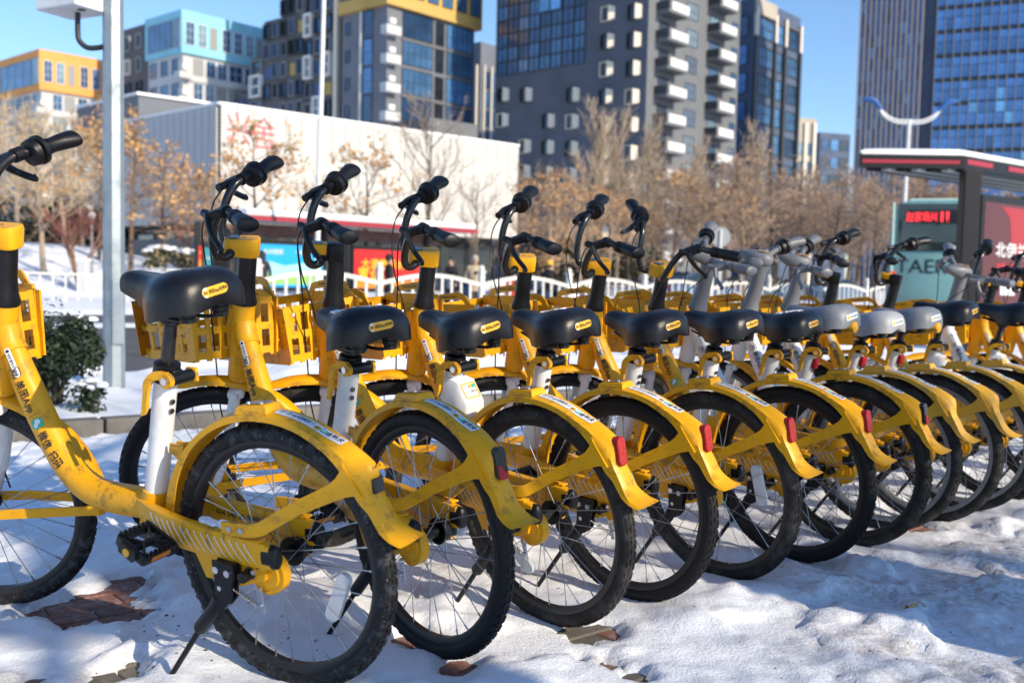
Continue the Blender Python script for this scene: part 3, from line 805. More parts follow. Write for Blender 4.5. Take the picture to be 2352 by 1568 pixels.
# pavilion with perforated white cladding
random.seed(23)
def perforated(name, base):
    m = bpy.data.materials.new(name); m.use_nodes = True; t = m.node_tree; b = t.nodes['Principled BSDF']
    b.inputs['Roughness'].default_value = .55
    tc = t.nodes.new('ShaderNodeTexCoord'); sp = t.nodes.new('ShaderNodeSeparateXYZ'); t.links.new(tc.outputs['Object'], sp.inputs['Vector'])
    out = []
    for ax in ('X', 'Z'):
        a = t.nodes.new('ShaderNodeMath'); a.operation = 'MULTIPLY'; a.inputs[1].default_value = 2 * math.pi / .17
        t.links.new(sp.outputs[ax], a.inputs[0])
        s = t.nodes.new('ShaderNodeMath'); s.operation = 'SINE'; t.links.new(a.outputs[0], s.inputs[0])
        g = t.nodes.new('ShaderNodeMath'); g.operation = 'GREATER_THAN'; g.inputs[1].default_value = -.1; t.links.new(s.outputs[0], g.inputs[0]); out.append(g)
    mu = t.nodes.new('ShaderNodeMath'); mu.operation = 'MULTIPLY'; t.links.new(out[0].outputs[0], mu.inputs[0]); t.links.new(out[1].outputs[0], mu.inputs[1])
    nz = t.nodes.new('ShaderNodeTexNoise'); nz.inputs['Scale'].default_value = .45; nz.inputs['Detail'].default_value = 3; t.links.new(tc.outputs['Object'], nz.inputs['Vector'])
    mr = t.nodes.new('ShaderNodeMapRange'); mr.inputs['From Min'].default_value = .40; mr.inputs['From Max'].default_value = .55; mr.inputs['To Min'].default_value = .22; mr.inputs['To Max'].default_value = .7
    t.links.new(nz.outputs['Fac'], mr.inputs['Value'])
    m2 = t.nodes.new('ShaderNodeMath'); m2.operation = 'MULTIPLY'; t.links.new(mu.outputs[0], m2.inputs[0]); t.links.new(mr.outputs['Result'], m2.inputs[1])
    mx = t.nodes.new('ShaderNodeMix'); mx.data_type = 'RGBA'; mx.inputs['A'].default_value = (*base, 1); mx.inputs['B'].default_value = (.20, .20, .19, 1)
    t.links.new(m2.outputs[0], mx.inputs['Factor']); t.links.new(mx.outputs['Result'], b.inputs['Base Color'])
    return m
PERF = perforated('perforated_white', (.56, .555, .53)); PERF_SH = perforated('perforated_white_shaded', (.50, .51, .53))  # second one: same white cladding, greyed and cooled to colour in its shaded side
UP = Vector((.745, .667, 0)).normalized(); WP = Vector((-.735, .678, 0)).normalized()
r_ = bldg('pavilion', 'long low white pavilion with perforated metal cladding behind the bus shelter', None, 'building')
P = at(505, 240, 45); Op = Vector((P.x, P.y, 0)); zt = P.z; zb = z_at(505, 512, 45)
FRt = Face(Op, UP, Vector((UP.y, -UP.x, 0))); FLf = Face(Op, WP, Vector((-WP.y, WP.x, 0)))
Lr, Ll = FRt.s(1190), FLf.s(275)
block(r_, 'core', Op + UP * .25 + WP * .25, UP, Lr - .5, WP, Ll - .5, zb + .02, zt - .05, W_MG)
npn = 22
for i in range(npn):
    mb = MB(); w = Lr / npn; mb.add(rbox((w / 2, 0, (zt + zb) / 2), (w - .015, .10, zt - zb), .01), 0); mb.build('panel', PERF, r_, FRt.M(i * w, 0, .05))
npl = 15
for i in range(npl):
    mb = MB(); w = (Ll - .12) / npl; mb.add(rbox((w / 2, 0, (zt + zb) / 2), (w - .03, .10, zt - zb), .01), 0); mb.build('panel', PERF_SH, r_, FLf.M(.12 + i * w, 0, .05))
for F, L in ((FRt, Lr), (FLf, Ll)):
    mb = MB(); mb.add(box((L / 2, -.08, zt + .05), (L + .1, .42, .10)), 0); mb.build('roof_edge', SNOWM, r_, F.M(0, 0))
# ground storey, set back
block(r_, 'ground_storey', Op + UP * 1.2 + WP * 1.2, UP, Lr - 2, WP, Ll - 2, -1, zb + .01, FR_D)
F3 = Face(Op + UP * 1.2 + WP * 1.2, UP, FRt.n)
a = .3
while a < Lr - 3.5:
    window(r_, F3, a, .3, 1.9, zb - .6, FR_D, random.choice([G4, G4, G4, W_MG]), mv=0, mh=1); a += 2.0
F4 = Face(Op + UP * 1.2 + WP * 1.2, WP, FLf.n)
for i in range(4): window(r_, F4, .4 + i * 2.2, 1.4, 2.0, zb - 1.7, FR_D, random.choice([G4, G1, G4]), mv=0, mh=0)
slab(r_, Face(Op, WP, FLf.n), 'low_wall', .2, Ll - 3.0, -1, z_at(400, 550, 47), W_MG, .6, .3)
# red lettering on the white face
SIGN = mat('sign_red', (.60, .10, .14), .5)
for s, px, py, wpx in (('兴', 546, 296, 46), ('·', 578, 306, 10), ('舍', 604, 308, 48)):
    mb = MB()
    a = FRt.s(px); Yq = Op.y + UP.y * a; z = z_at(px, py, Yq)
    k = Yq / FPX
    vs, fs = text_fit(s, wpx * k / .80, (72 if s != '·' else 11) * k, -.012 if s != '·' else 0)
    m = FRt.M(a, z, .115)
    n_ = len(vs)
    mb.add(([m @ Vector((x, .03, y)) for x, y in vs], fs), 0); mb.build('character', SIGN, r_)
# roof structures
Or = Op + WP * 1.0 + UP * 1.5
p0 = at(318, 219, 57); zs = p0.z; p0.z = 0
Ls = face_s(p0, UP, 522)
block(r_, 'roof_storey', p0, UP, Ls, WP, 8, zt - .5, zs, W_SL)
block(r_, 'snow_cap', p0 - UP * .15 - WP * .15, UP, Ls + .3, WP, 8, zs + .01, zs + .16, SNOWM)
p1 = Op + UP * FRt.s(1085) + WP * 3.5
block(r_, 'plant_room', p1, UP, 3.6, WP, 3, zt - .1, zt + 1.55, W_MG)
block(r_, 'plant_room_side', p1 + WP * 3.01, UP, 3.4, WP, 3.4, zt - .1, zt + 1.2, W_SL)
# ================================================================== BICYCLES (local x forward, y left, z up, origin under the rear axle)
WR = 0.305
AX = Vector((0, 0, WR))
P0 = Vector((0.905, 0, 0.632))                 # steering axis, fork crown
AA = Vector((-0.257, 0, 0.966)).normalized()
FF = Vector((0.966, 0, 0.257)).normalized()
LL = Vector((0, 1, 0))
def S(f, l, a): return P0 + FF * f + LL * l + AA * a
FAX = Vector((1.035, 0, WR))
BB = Vector((0.365, 0, 0.345))
ST0, ST1 = Vector((0.385, 0, 0.385)), Vector((0.301, 0, 0.690))
SDIR = (ST1 - ST0).normalized()
def wheel_meshes():
    out = {}
    n = 56
    mb = MB()
    rings = []
    for i in range(n):
        a = 2 * math.pi * i / n
        rad = Vector((math.cos(a), 0, math.sin(a)))
        rings.append([rad * (0.284 + 0.0205 * math.cos(b)) + LL * (0.0205 * math.sin(b)) for b in [2 * math.pi * k / 12 for k in range(12)]])
    mb.add(loft(rings, closed=True), 0, True)
    nb = 64                                    # tread blocks
    for i in range(nb):
        a = 2 * math.pi * i / nb
        for lat, off, ln, wd in ((-0.0055, 0, .019, .007), (0.0055, .5, .019, .007), (-0.0135, .25, .011, .006), (0.0135, .75, .011, .006)):
            aa = a + off * 2 * math.pi / nb
            th = math.asin(max(-1, min(1, lat / 0.0205)))
            nrm = Vector((math.cos(aa) * math.cos(th), math.sin(th), math.sin(aa) * math.cos(th)))
            tg = Vector((-math.sin(aa), 0, math.cos(aa)))
            sd = nrm.cross(tg)
            c = Vector((math.cos(aa), 0, math.sin(aa))) * 0.284 + nrm * 0.0206
            M = Matrix((tg, sd, nrm)).transposed().to_4x4(); M.translation = c
            mb.add(box((0, 0, 0.0004), (ln, wd, 0.0022), M), 0)
    out['tyre'] = mb
    mb = MB()
    rings = []
    prof = [(0.268, -.0125), (0.268, .0125), (0.259, .0125), (0.250, .007), (0.250, -.007), (0.259, -.0125)]
    for i in range(n):
        a = 2 * math.pi * i / n
        rings.append([Vector((math.cos(a) * r_, l_, math.sin(a) * r_)) for r_, l_ in prof])
    mb.add(loft(rings, closed=True), 0, True)
    out['rim'] = mb
    mb = MB()
    mb.add(cyl((0, -.032, 0), (0, .032, 0), .015, 14), 0, True)
    for s in (-1, 1):
        mb.add(cyl((0, s * .030, 0), (0, s * .035, 0), .030, 20), 0, True)
        mb.add(cyl((0, s * .035, 0), (0, s * .062, 0), .008, 8), 1, True)
    out['hub'] = mb
    sp = []
    ns = 28
    for i in range(ns):
        s = 1 if i % 2 else -1
        a1 = 2 * math.pi * i / ns
        a0 = a1 + (0.95 if (i // 2) % 2 else -0.95)
        p = Vector((math.cos(a0) * .028, s * .0325, math.sin(a0) * .028))
        q = Vector((math.cos(a1) * .251, s * .003, math.sin(a1) * .251))
        k = (q - p).normalized()
        mb = MB(); mb.add(tube([p, q - k * .014], .00125, 5), 0, True); mb.add(tube([q - k * .016, q], .0024, 5), 0, True)
        sp.append(mb)
    out['spokes'] = sp
    mb = MB()
    M = Matrix.Rotation(R(90), 4, 'X')
    v, f = pill2(.033, .125, .0155, 6, 3)
    for sd in (-1, 1):
        mb.add(([Vector((x + .165, sd * .007, y)) for x, y in v], f), 0)
    e = frame2(.033, .125, .0155, .0005)
    n_ = len(e[0]) // 2
    ring = [Vector((x + .165, .007, y)) for x, y in e[0][:n_]] + [Vector((x + .165, -.007, y)) for x, y in e[0][:n_]]
    mb.add((ring, [(i, (i + 1) % n_, n_ + (i + 1) % n_, n_ + i) for i in range(n_)]), 0)
    out['reflector'] = mb
    return out
WM = wheel_meshes()
# ---- rear fender
def fender_profile(a):
    rr = interp(a, [10, 60, 120, 128, 138, 142, 147, 157, 161, 164, 166], [.336, .337, .337, .342, .346, .342, .332, .331, .338, .354, .374])
    rid = interp(a, [118, 126, 137.5, 140, 145.5], [0, .007, .019, .018, 0])
    w = interp(a, [10, 30, 120, 135, 147, 157, 166], [.029, .031, .0325, .033, .026, .027, .042])
    k = interp(a, [10, 20, 45, 110, 122, 130, 137, 144, 148, 152, 160, 166], [.022, .026, .014, .013, .016, .024, .032, .034, .028, .020, .014, .005])
    return rr, rid, w, k
def fender_pt(a, t, lift=0.0):      # t -1..1 across the crown
    rr, rid, w, k = fender_profile(a)
    r_ = rr + rid * max(0, 1 - (abs(t) / .85) ** 2.5) - 0.006 * t * t + lift
    c, s = math.cos(R(a)), math.sin(R(a))
    return AX + Vector((c * r_, t * w, s * r_))
def rear_fender():
    mb = MB(); rings = []
    for i in range(0, 79):
        a = 10 + i * 2
        rr, rid, w, k = fender_profile(a)
        c, s = math.cos(R(a)), math.sin(R(a))
        def P(y, r_): return AX + Vector((c * r_, y, s * r_))
        out = [P(w + .002, rr - .006 - k), P(w + .001, rr - .010 - k * .4)] + [fender_pt(a, t) for t in (1, .8, .6, .3, 0, -.3, -.6, -.8, -1)] + [P(-w - .001, rr - .010 - k * .4), P(-w - .002, rr - .006 - k)]
        inn = [P(-w + .002, rr - .006 - k), P(-w + .002, rr - .012), P(-w * .5, rr - .007), P(w * .5, rr - .007), P(w - .002, rr - .012), P(w - .002, rr - .006 - k)]
        rings.append(out + inn)
    mb.add(loft(rings), 0, True)
    # raised block on the crown with a plate
    bs = []
    for dr, l0, l1, hw in ((-.004, 77.5, 93.5, .029), (.011, 79, 92.5, .024), (.013, 80, 91.5, .022)):
        bs.append([AX + Vector((math.cos(R(q)) * (.338 + dr), y, math.sin(R(q)) * (.338 + dr))) for q, y in ((l0, hw), (l0, -hw), (l1, -hw), (l1, hw))])
    mb.add(loft(bs), 0)
    # front bracket to the seat tube
    for q in (-1, 1):
        mb.add(strap([AX + Vector((.262, q * .010, .213)), AX + Vector((.284, q * .010, .220)), AX + Vector((.302, q * .010, .226))], [.052, .030, .022], .006), 0)
    # two arms to the chain stays
    for q in (-1, 1):
        path = [(-.240, q * .032, .518), (-.190, q * .037, .489), (-.10, q * .052, .447), (-.035, q * .066, .410), (-.012, q * .077, .398), (.02, q * .0835, .394), (.085, q * .085, .3935)]
        mb.add(strap(smoothp(path, 3), [.078, .055, .043, .037, .034, .032, .031, .030, .030, .030, .030, .030, .030, .030, .030, .030, .030, .029, .024], .0075), 0, False)
    return mb
def fender_plate():
    mb = MB()
    fn = lambda x, y: AX + Vector((math.cos(R(86 - x / .338 * 57.3)) * .3518, y, math.sin(R(86 - x / .338 * 57.3)) * .3518))
    mb.add(map3(pill2(.052, .036, .008, 4, 3), fn), 0)
    for x, y in ((-.018, .011), (.018, .011)):
        p = fn(x, y); mb.add(cyl(p, p + Vector((0, 0, .004)), .0042, 10), 1, True)
    return mb
def fender_sticker(white=True):
    mb = MB()
    A0, A1 = 95.0, 126.0
    L = R(A1 - A0) * .340
    def fn(lift):
        def g(x, y):                           # x along the fender (towards the rear), y to the left
            a = A0 + (x + L / 2) / L * (A1 - A0)
            return fender_pt(a, (y + .003) / .033, lift)
        return g
    mb.add(map3(pill2(L, .027, .006, 22, 4), fn(.0012)), 0)
    t1 = text_fit('使用美团App 扫一扫', L * .50, .0165, .01)
    mb.add(map3(shift2(rot2(t1, math.pi), -L * .20, 0), fn(.0020)), 1)
    mb.add(map3(shift2(pill2(.0145, .0145, .003, 3, 3), L * .115, .003), fn(.0020)), 2)
    mb.add(map3(shift2(rot2(text_fit('美团', .011, .006, .02), math.pi), L * .115, .003), fn(.0026)), 1)
    mb.add(map3(shift2(pill2(.016, .016, .004, 3, 3), L * .205, .0), fn(.0020)), 3)
    mb.add(map3(disc2(.0045, L * .205 - .002, .001, 10, .8), fn(.0026)), 0)
    mb.add(map3(disc2(.0036, L * .205 + .003, -.002, 10, .8), fn(.0028)), 0)
    mb.add(map3(shift2(rot2(text_fit('免押金', L * .24, .0165, .01), math.pi), L * .365, 0), fn(.0020)), 1)
    return mb
def tail_light(kind):
    mb = MB()
    up = Vector((.10, 0, 1)).normalized()
    o = AX + Vector((-.2800, 0, .2150)); nx = Vector((-1, 0, .10)).normalized()
    fr = lambda d: (lambda x, y: o + Vector((0, -1, 0)) * x + up * y + nx * d)
    def slab(w, h, r_, d0, d1, m, dy=0):
        e = frame2(w, h, r_, .0004)[0]; n_ = len(e) // 2; e = [(x, y + dy) for x, y in e[:n_]]
        mb.add(loft([[fr(d0)(x, y) for x, y in e], [fr(d1 - .002)(x, y) for x, y in e], [fr(d1)(x * .86, (y - dy) * .95 + dy) for x, y in e]]), m, True)
    if kind == 'red':
        slab(.031, .074, .0135, -.014, .006, 1)
    elif kind == 'half':
        slab(.031, .074, .0135, -.012, .0045, 0)
        t = [(-.0135, -.036), (.0135, -.036), (.0135, -.017), (.004, -.019), (-.004, -.006), (-.0135, -.003)]
        mb.add(([fr(.0075)(x, y) for x, y in t], [tuple(range(len(t)))]), 1)
        mb.add(([fr(.0045)(x, y) for x, y in t] + [fr(.0075)(x, y) for x, y in t], [(i, (i + 1) % 6, 6 + (i + 1) % 6, 6 + i) for i in range(6)]), 1)
    else:
        slab(.030, .031, .002, -.014, .0035, 0, -.016)
        for x, y in ((-.007, .024), (.007, .024)):
            mb.add(([fr(.0040)(x + a, y + b) for a, b in ((-.002, -.003), (.002, -.003), (.002, .003), (-.002, .003))], [(0, 1, 2, 3)]), 0)
    return mb
def fender_tail_base(): pass
# ---- frame
MTP = smoothp([(.848, 0, .755), (.790, 0, .620), (.725, 0, .498), (.668, 0, .425), (.600, 0, .388), (.52, 0, .378), (.44, 0, .378), (.375, 0, .378)], 4)
def main_tube():
    mb = MB()
    n = len(MTP)
    rad = [interp(i / (n - 1), [0, .12, .5, .8, 1], [.030, .037, .038, .039, .036]) for i in range(n)]
    mb.add(tube(MTP, rad, 18, asp=.92), 0, True)
    # gusset web under the bend, bottom bracket shell
    mb.add(cyl(BB + LL * -.045, BB + LL * .045, .030, 18), 0, True)
    mb.add(tube([ST0 + SDIR * -.03, ST0 + SDIR * .035], [.036, .032], 18), 0, True)
    return mb
def head_tube():
    mb = MB()
    mb.add(tube([S(0, 0, -.012), S(0, 0, .0), S(0, 0, .05), S(0, 0, .17), S(0, 0, .225), S(0, 0, .232)], [.034, .036, .036, .033, .033, .031], 20), 0, True)
    # lug where the main tube meets the head tube
    mb.add(tube([S(-.005, 0, .175), S(-.02, 0, .13), Vector((.835, 0, .725))], [.032, .036, .036], 16), 0, True)
    return mb
def seat_tube():
    mb = MB(); mb.add(tube([ST0 + SDIR * .03, ST1 - SDIR * .002], .0272, 20), 0, True); return mb
def tube_print(txt_col):
    """lettering along the left side of the main tube"""
    mb = MB()
    P = [Vector(p) for p in MTP]
    cum = [0]
    for a, b in zip(P, P[1:]): cum.append(cum[-1] + (b - a).length)
    def fn(lift):
        def g(x, y):                           # x along the tube downwards, y up-forward... towards the front of the tube
            i = max(0, min(len(P) - 2, int(np.searchsorted(cum, x)) - 1))
            t = (x - cum[i]) / (cum[i + 1] - cum[i])
            c = P[i].lerp(P[i + 1], t); T = (P[i + 1] - P[i]).normalized()
            N = LL.cross(T).normalized()       # perpendicular in the bike plane
            if N.z < 0: N = -N                 # upwards / to the rear
            rad = .0375 + lift
            ang = y * 1.2 / .037 + .42
            return c + (LL * math.cos(ang) * .955 + N * math.sin(ang)) * rad
        return g
    x = .085
    mb.add(map3(shift2(frame2(.026, .026, .006, .0018), x, 0), fn(.0012)), 0)
    mb.add(map3(shift2(rot2(text_fit('美团', .018, .010, .02), 0), x, 0), fn(.0012)), 0)
    t = text_fit('美团App', .086, .024, .015)
    mb.add(map3(shift2(t, x + .066, 0), fn(.0012)), 0)
    mb.add(map3(shift2(([(-.0006, -.012), (.0006, -.012), (.0006, .012), (-.0006, .012)], [(0, 1, 2, 3)]), x + .118, 0), fn(.0012)), 0)
    mb.add(map3(shift2(pill2(.026, .026, .006, 4, 4), x + .141, 0), fn(.0012)), 1)
    mb.add(map3(disc2(.0072, x + .138, .003, 12, .85), fn(.0020)), 2)
    mb.add(map3(disc2(.0058, x + .145, -.003, 12, .85), fn(.0024)), 2)
    mb.add(map3(shift2(text_fit('微信', .046, .023, .015), x + .188, 0), fn(.0012)), 0)
    mb.add(map3(shift2(text_fit('扫码', .046, .023, .015), x + .246, 0), fn(.0012)), 0)
    return mb
def label_strip():
    mb = MB()
    c = Vector((.825, .0, .700)); T = Vector((-.40, 0, -.9)).normalized(); N = Vector((-.9, 0, .40)).normalized()
    def fn(l):
        return lambda x, y: c + T * x + (LL * math.cos(y / .036 + .55) * .94 + N * math.sin(y / .036 + .55)) * (.0375 + l)
    mb.add(map3(pill2(.078, .014, .006, 8, 3), fn(.0012)), 0)
    mb.add(map3(shift2(text_fit('停放请勿占用盲道', .060, .0075, .01), .006, 0), fn(.0018)), 1)
    mb.add(map3(disc2(.0042, -.031, 0, 10), fn(.0018)), 1)
    return mb
STX = [.410, .37, .31, .22, .12, .03, -.025, -.045]
def stay_at(x):
    zc = interp(x, [-.045, 0, .1, .2, .3, .41], [.338, .341, .345, .351, .362, .376])
    hh = interp(x, [-.045, -.02, .1, .3, .41], [.025, .030, .034, .035, .025])
    yc = interp(x, [-.045, .1, .25, .33, .41], [.072, .071, .066, .052, .02])
    hw = interp(x, [-.045, .1, .3, .41], [.013, .0135, .014, .013])
    return zc, hh, yc, hw
def chain_stay(s):
    mb = MB(); rings = []
    for x in [.41, .39, .37, .34, .31, .27, .22, .17, .12, .07, .03, 0, -.025, -.04]:
        zc, hh, yc, hw = stay_at(x)
        c = min(hw, hh) * .55
        pts = [(hw, hh - c), (hw - c * .3, hh - c * .3), (hw - c, hh), (-hw + c, hh), (-hw + c * .3, hh - c * .3), (-hw, hh - c), (-hw, -hh + c), (-hw + c * .3, -hh + c * .3), (-hw + c, -hh), (hw - c, -hh), (hw - c * .3, -hh + c * .3), (hw, -hh + c)]
        rings.append([Vector((x, s * (yc + a), zc + b)) for a, b in pts])
    mb.add(loft(rings), 0, True)
    # bracket plate under the stay and the dropout to the axle
    y = s * .070
    mb.add(loft([[Vector((.19, y + t, .325)), Vector((.16, y + t, .262)), Vector((.055, y + t, .258)), Vector((-.012, y + t, .280)), Vector((-.022, y + t, .320)), Vector((.06, y + t, .335))] for t in (-.006, .006)]), 0)
    # fender arm seat with ribs
    for k in range(8):
        mb.add(box((-.005 + .007 * k - .012, s * .078, .3735), (.0035, .022, .004)), 0)
    for q in (.062, .028):
        mb.add(cyl((q, s * .086, .3935), (q, s * .0915, .3935), .0068, 12), 1, True)
    return mb
def stripes(s):
    mb = MB()
    for i in range(17):
        x0 = .335 - i * .0215
        vs = []; m = 6
        top = .80 if i > 0 else .6
        for k in range(m + 1):
            t = lerp(.86, -.9, k / m)
            x = x0 - .030 * (1 - t) / 2 - .018 * ((1 - t) / 2) ** 2
            wd = .0034 * (1 - .55 * abs(k / m - .3))
            zc, hh, yc, hw = stay_at(x)
            dy = hw - (.0045 * max(0, abs(t) - .55) / .45)
            for d in (0, -wd): vs.append(Vector((x + d, s * (yc + dy + .0014), zc + hh * t * .93)))
        if x0 - .05 < -.028: continue
        mb.add((vs, [(2 * k, 2 * k + 1, 2 * k + 3, 2 * k + 2) for k in range(m)]), 0)
    return mb
def stay_cap(s):
    mb = MB(); rings = []
    for x, g in ((-.020, 1.06), (-.044, 1.08), (-.054, .98), (-.0585, .7)):
        zc, hh, yc, hw = stay_at(-.04)
        pts = [(math.cos(q) * hw * 1.15, math.sin(q) * hh) for q in [2 * math.pi * k / 14 for k in range(14)]]
        rings.append([Vector((x, s * (yc + a * g), zc + b * g)) for a, b in pts])
    mb.add(loft(rings), 0, True)
    return mb
def stay_number():
    mb = MB()
    def fn(x, y):
        X = .20 - x                              # reads on the inner face of the right stay, seen from the left
        zc, hh, yc, hw = stay_at(X)
        return Vector((X, -(yc - hw) + .0015, zc + y + .008))
    mb.add(map3(text_fit('864 541 30', .085, .0145, .01), fn), 0)
    random.seed(3)
    x = .052
    while x < .10:
        w = random.choice([.0012, .002, .003]); mb.add(map3(([(x, -.004), (x + w, -.004), (x + w, .008), (x, .008)], [(0, 1, 2, 3)]), fn), 0); x += w + random.choice([.0012, .002])
    return mb
def axle_cover(s):
    mb = MB()
    if s > 0:
        mb.add(cyl((-.006, s * .036, .290), (-.006, s * .060, .290), .048, 28), 0, True)
        mb.add(cyl((-.006, s * .060, .290), (-.006, s * .0645, .290), .036, 24, .035), 0, True)
        mb.add(tube([(-.006, s * .0615, .290 - .043), (-.006, s * .0615, .2905 - .043)], .003, 6), 0)
    else:
        for k in range(6):
            mb.add(cyl((0, s * (.030 + .006 * k), .305), (0, s * (.034 + .006 * k), .305), .034 - .002 * k, 22), 0, True)
        mb.add(rbox((.012, s * .070, .318), (.075, .014, .060), .006), 0, True)
    mb.add(cyl((0, s * .06, .305), (0, s * .095, .305), .0055, 8), 1, True)
    return mb
def axle_knob():
    mb = MB()
    mb.add(cyl((.026, .070, .293), (.026, .078, .293), .0150, 16), 1, True)
    mb.add(tube([(.026, .078, .293), (.026, .103, .291), (.026, .106, .291)], [.0125, .0125, .009], 16), 0, True)
    return mb
def brake_arm():
    mb = MB()
    mb.add(strap([(.008, .074, .262), (.004, .076, .245), (-.002, .076, .205)], [.014, .012, .009], .004, up=(1, 0, 0)), 0)
    for z in (.258, .222): mb.add(cyl((.004, .072, z), (.003, .084, z), .0055, 8), 0, True)
    pts = []
    for i in range(90):
        t = i / 89; a = t * 2 * math.pi * 11
        c = Vector((.085, .082, .258)).lerp(Vector((.008, .080, .222)), t)
        pts.append(c + Vector((.3, 0, .95)) * math.cos(a) * .0055 + LL * math.sin(a) * .0055)
    mb.add(tube(pts, .0009, 4), 1, True)
    return mb
def kick_bracket():
    mb = MB()
    for y in (.078, .096):
        mb.add(loft([[Vector((.150, y + t, .290)), Vector((.088, y + t, .286)), Vector((.090, y + t, .258)), Vector((.100, y + t, .232)), Vector((.104, y + t, .205)), Vector((.122, y + t, .186)), Vector((.142, y + t, .178)), Vector((.156, y + t, .188)), Vector((.150, y + t, .225)), Vector((.147, y + t, .262))] for t in (-.003, .003)]), 0)
    mb.add(box((.12, .087, .278), (.058, .018, .018)), 0)
    for x, z in ((.135, .272), (.103, .268)): mb.add(cyl((x, .099, z), (x, .106, z), .0082, 12), 1, True)
    mb.add(cyl((.134, .099, .228), (.134, .1015, .228), .006, 10), 1, True)
    return mb
def kick_leg(stow=False):
    mb = MB()
    mb.add(tube([(.150, .088, .20), (.158, .089, .18), (.205, .101, .122), (.210, .1022, .116)], [.014, .0165, .0165, .012], 12), 0, True)
    mb.add(tube([(.205, .101, .122), (.265, .128, .030), (.330, .157, -.070)], [.0068, .0066, .0062], 10), 0, True)
    return mb
def crank(s):
    mb = MB()
    for d in (-s,):
        a = BB + LL * s * .075; e = BB + Vector((d * .128, s * .100, -d * -.018 if d < 0 else -.018))
        mb.add(cyl(BB + LL * s * .04, a + LL * s * .012, .011, 10), 0, True)
        mb.add(tube([a, a.lerp(e, .5), e], [.013, .010, .0115], 10), 0, True)
        mb.add(cyl(e + LL * s * -.011, e + LL * s * .012, .015, 14), 0, True)
    return mb
def pedal(s):
    d = -s
    e = BB + Vector((d * .128, s * .100, .018 if d < 0 else -.018))
    mb = MB()
    M = Matrix.Translation(e + LL * s * .062) @ Matrix.Rotation(R(-28), 4, 'Y')
    mb.add(cyl((0, -.05, 0), (0, .045, 0), .009, 8), 0, True)
    mb.v = [tuple(M @ Vector(p)) for p in mb.v]
    for x in (-.041, .041):
        mb.add(rbox((x, 0, 0), (.010, .088, .026), .003, M), 0)
        for k in range(7): mb.add(box((x, -.036 + k * .012, .014), (.0105, .006, .005), M), 0)
        mb.add(box((x * 1.13, 0, 0), (.003, .05, .012), M), 1)
    for y in (-.042, .042):
        mb.add(rbox((0, y, 0), (.088, .009, .026), .003, M), 0)
        mb.add(strap([M @ Vector((-.04, y * .9, 0)), M @ Vector((0, y * .25, 0)), M @ Vector((.04, y * .9, 0))], .020, .006), 0)
    v = [Vector((-.022, s * .0470, -.013)), Vector((.022, s * .0470, -.013)), Vector((.028, s * .0470, 0)), Vector((.022, s * .0470, .013)), Vector((-.022, s * .0470, .013)), Vector((-.028, s * .0470, 0))]
    mb.add(([M @ p for p in v] + [M @ (p + LL * s * .008) for p in v], [(0, 1, 2, 3, 4, 5), (6, 7, 8, 9, 10, 11)] + [(i, (i + 1) % 6, 6 + (i + 1) % 6, 6 + i) for i in range(6)]), 0)
    p = M @ Vector((0, s * .055, 0)); q = M @ Vector((0, s * .0575, 0))
    mb.add(cyl(p, q, .0095, 14), 2)
    return mb
# ---- seat
def seat_post(zs):
    mb = MB(); L = (zs - ST1.z) / SDIR.z
    mb.add(tube([ST1 - SDIR * .02, ST1 + SDIR * L], .0155, 16), 0, True)
    if L > .10: mb.add(tube([ST1 + SDIR * (L - .070), ST1 + SDIR * (L - .066), ST1 + SDIR * (L - .012), ST1 + SDIR * L], [.0155, .0205, .0205, .019], 16), 0, True)
    return mb
def seat_clamp():
    mb = MB()
    mb.add(tube([ST1 - SDIR * .004, ST1 + SDIR * .002, ST1 + SDIR * .040, ST1 + SDIR * .044], [.029, .0315, .030, .022], 18), 0, True)
    c = ST1 + SDIR * .010 + Vector((-.040, 0, -.004))
    mb.add(rbox(c + Vector((.014, 0, .006)), (.03, .030, .026), .005), 0)
    mb.add(cyl(c + LL * -.036, c + LL * .030, .0145, 16), 0, True)
    return mb
def clamp_lever():
    mb = MB()
    c = ST1 + SDIR * .010 + Vector((-.040, 0, -.004))
    a = c + LL * .034
    mb.add(cyl(c + LL * .029, c + LL * .042, .0175, 18), 0, True)
    mb.add(strap(smoothp([a + Vector((-.004, .002, .010)), a + Vector((.028, .006, .012)), a + Vector((.052, .010, -.004)), a + Vector((.062, .012, -.040)), a + Vector((.070, .013, -.072)), a + Vector((.078, .014, -.078))], 3), [.020] * 4 + [.018] * 4 + [.014] * 4 + [.010] * 4, .009, up=(.5, 0, .9)), 0)
    mb.add(cyl(c + LL * .042, c + LL * .0465, .009, 12), 1, True)
    mb.add(rbox(c + LL * -.040, (.034, .010, .034), .004), 0)
    return mb
SX = [-.150, -.146, -.135, -.115, -.085, -.045, -.005, .035, .075, .105, .125, .136, .140]
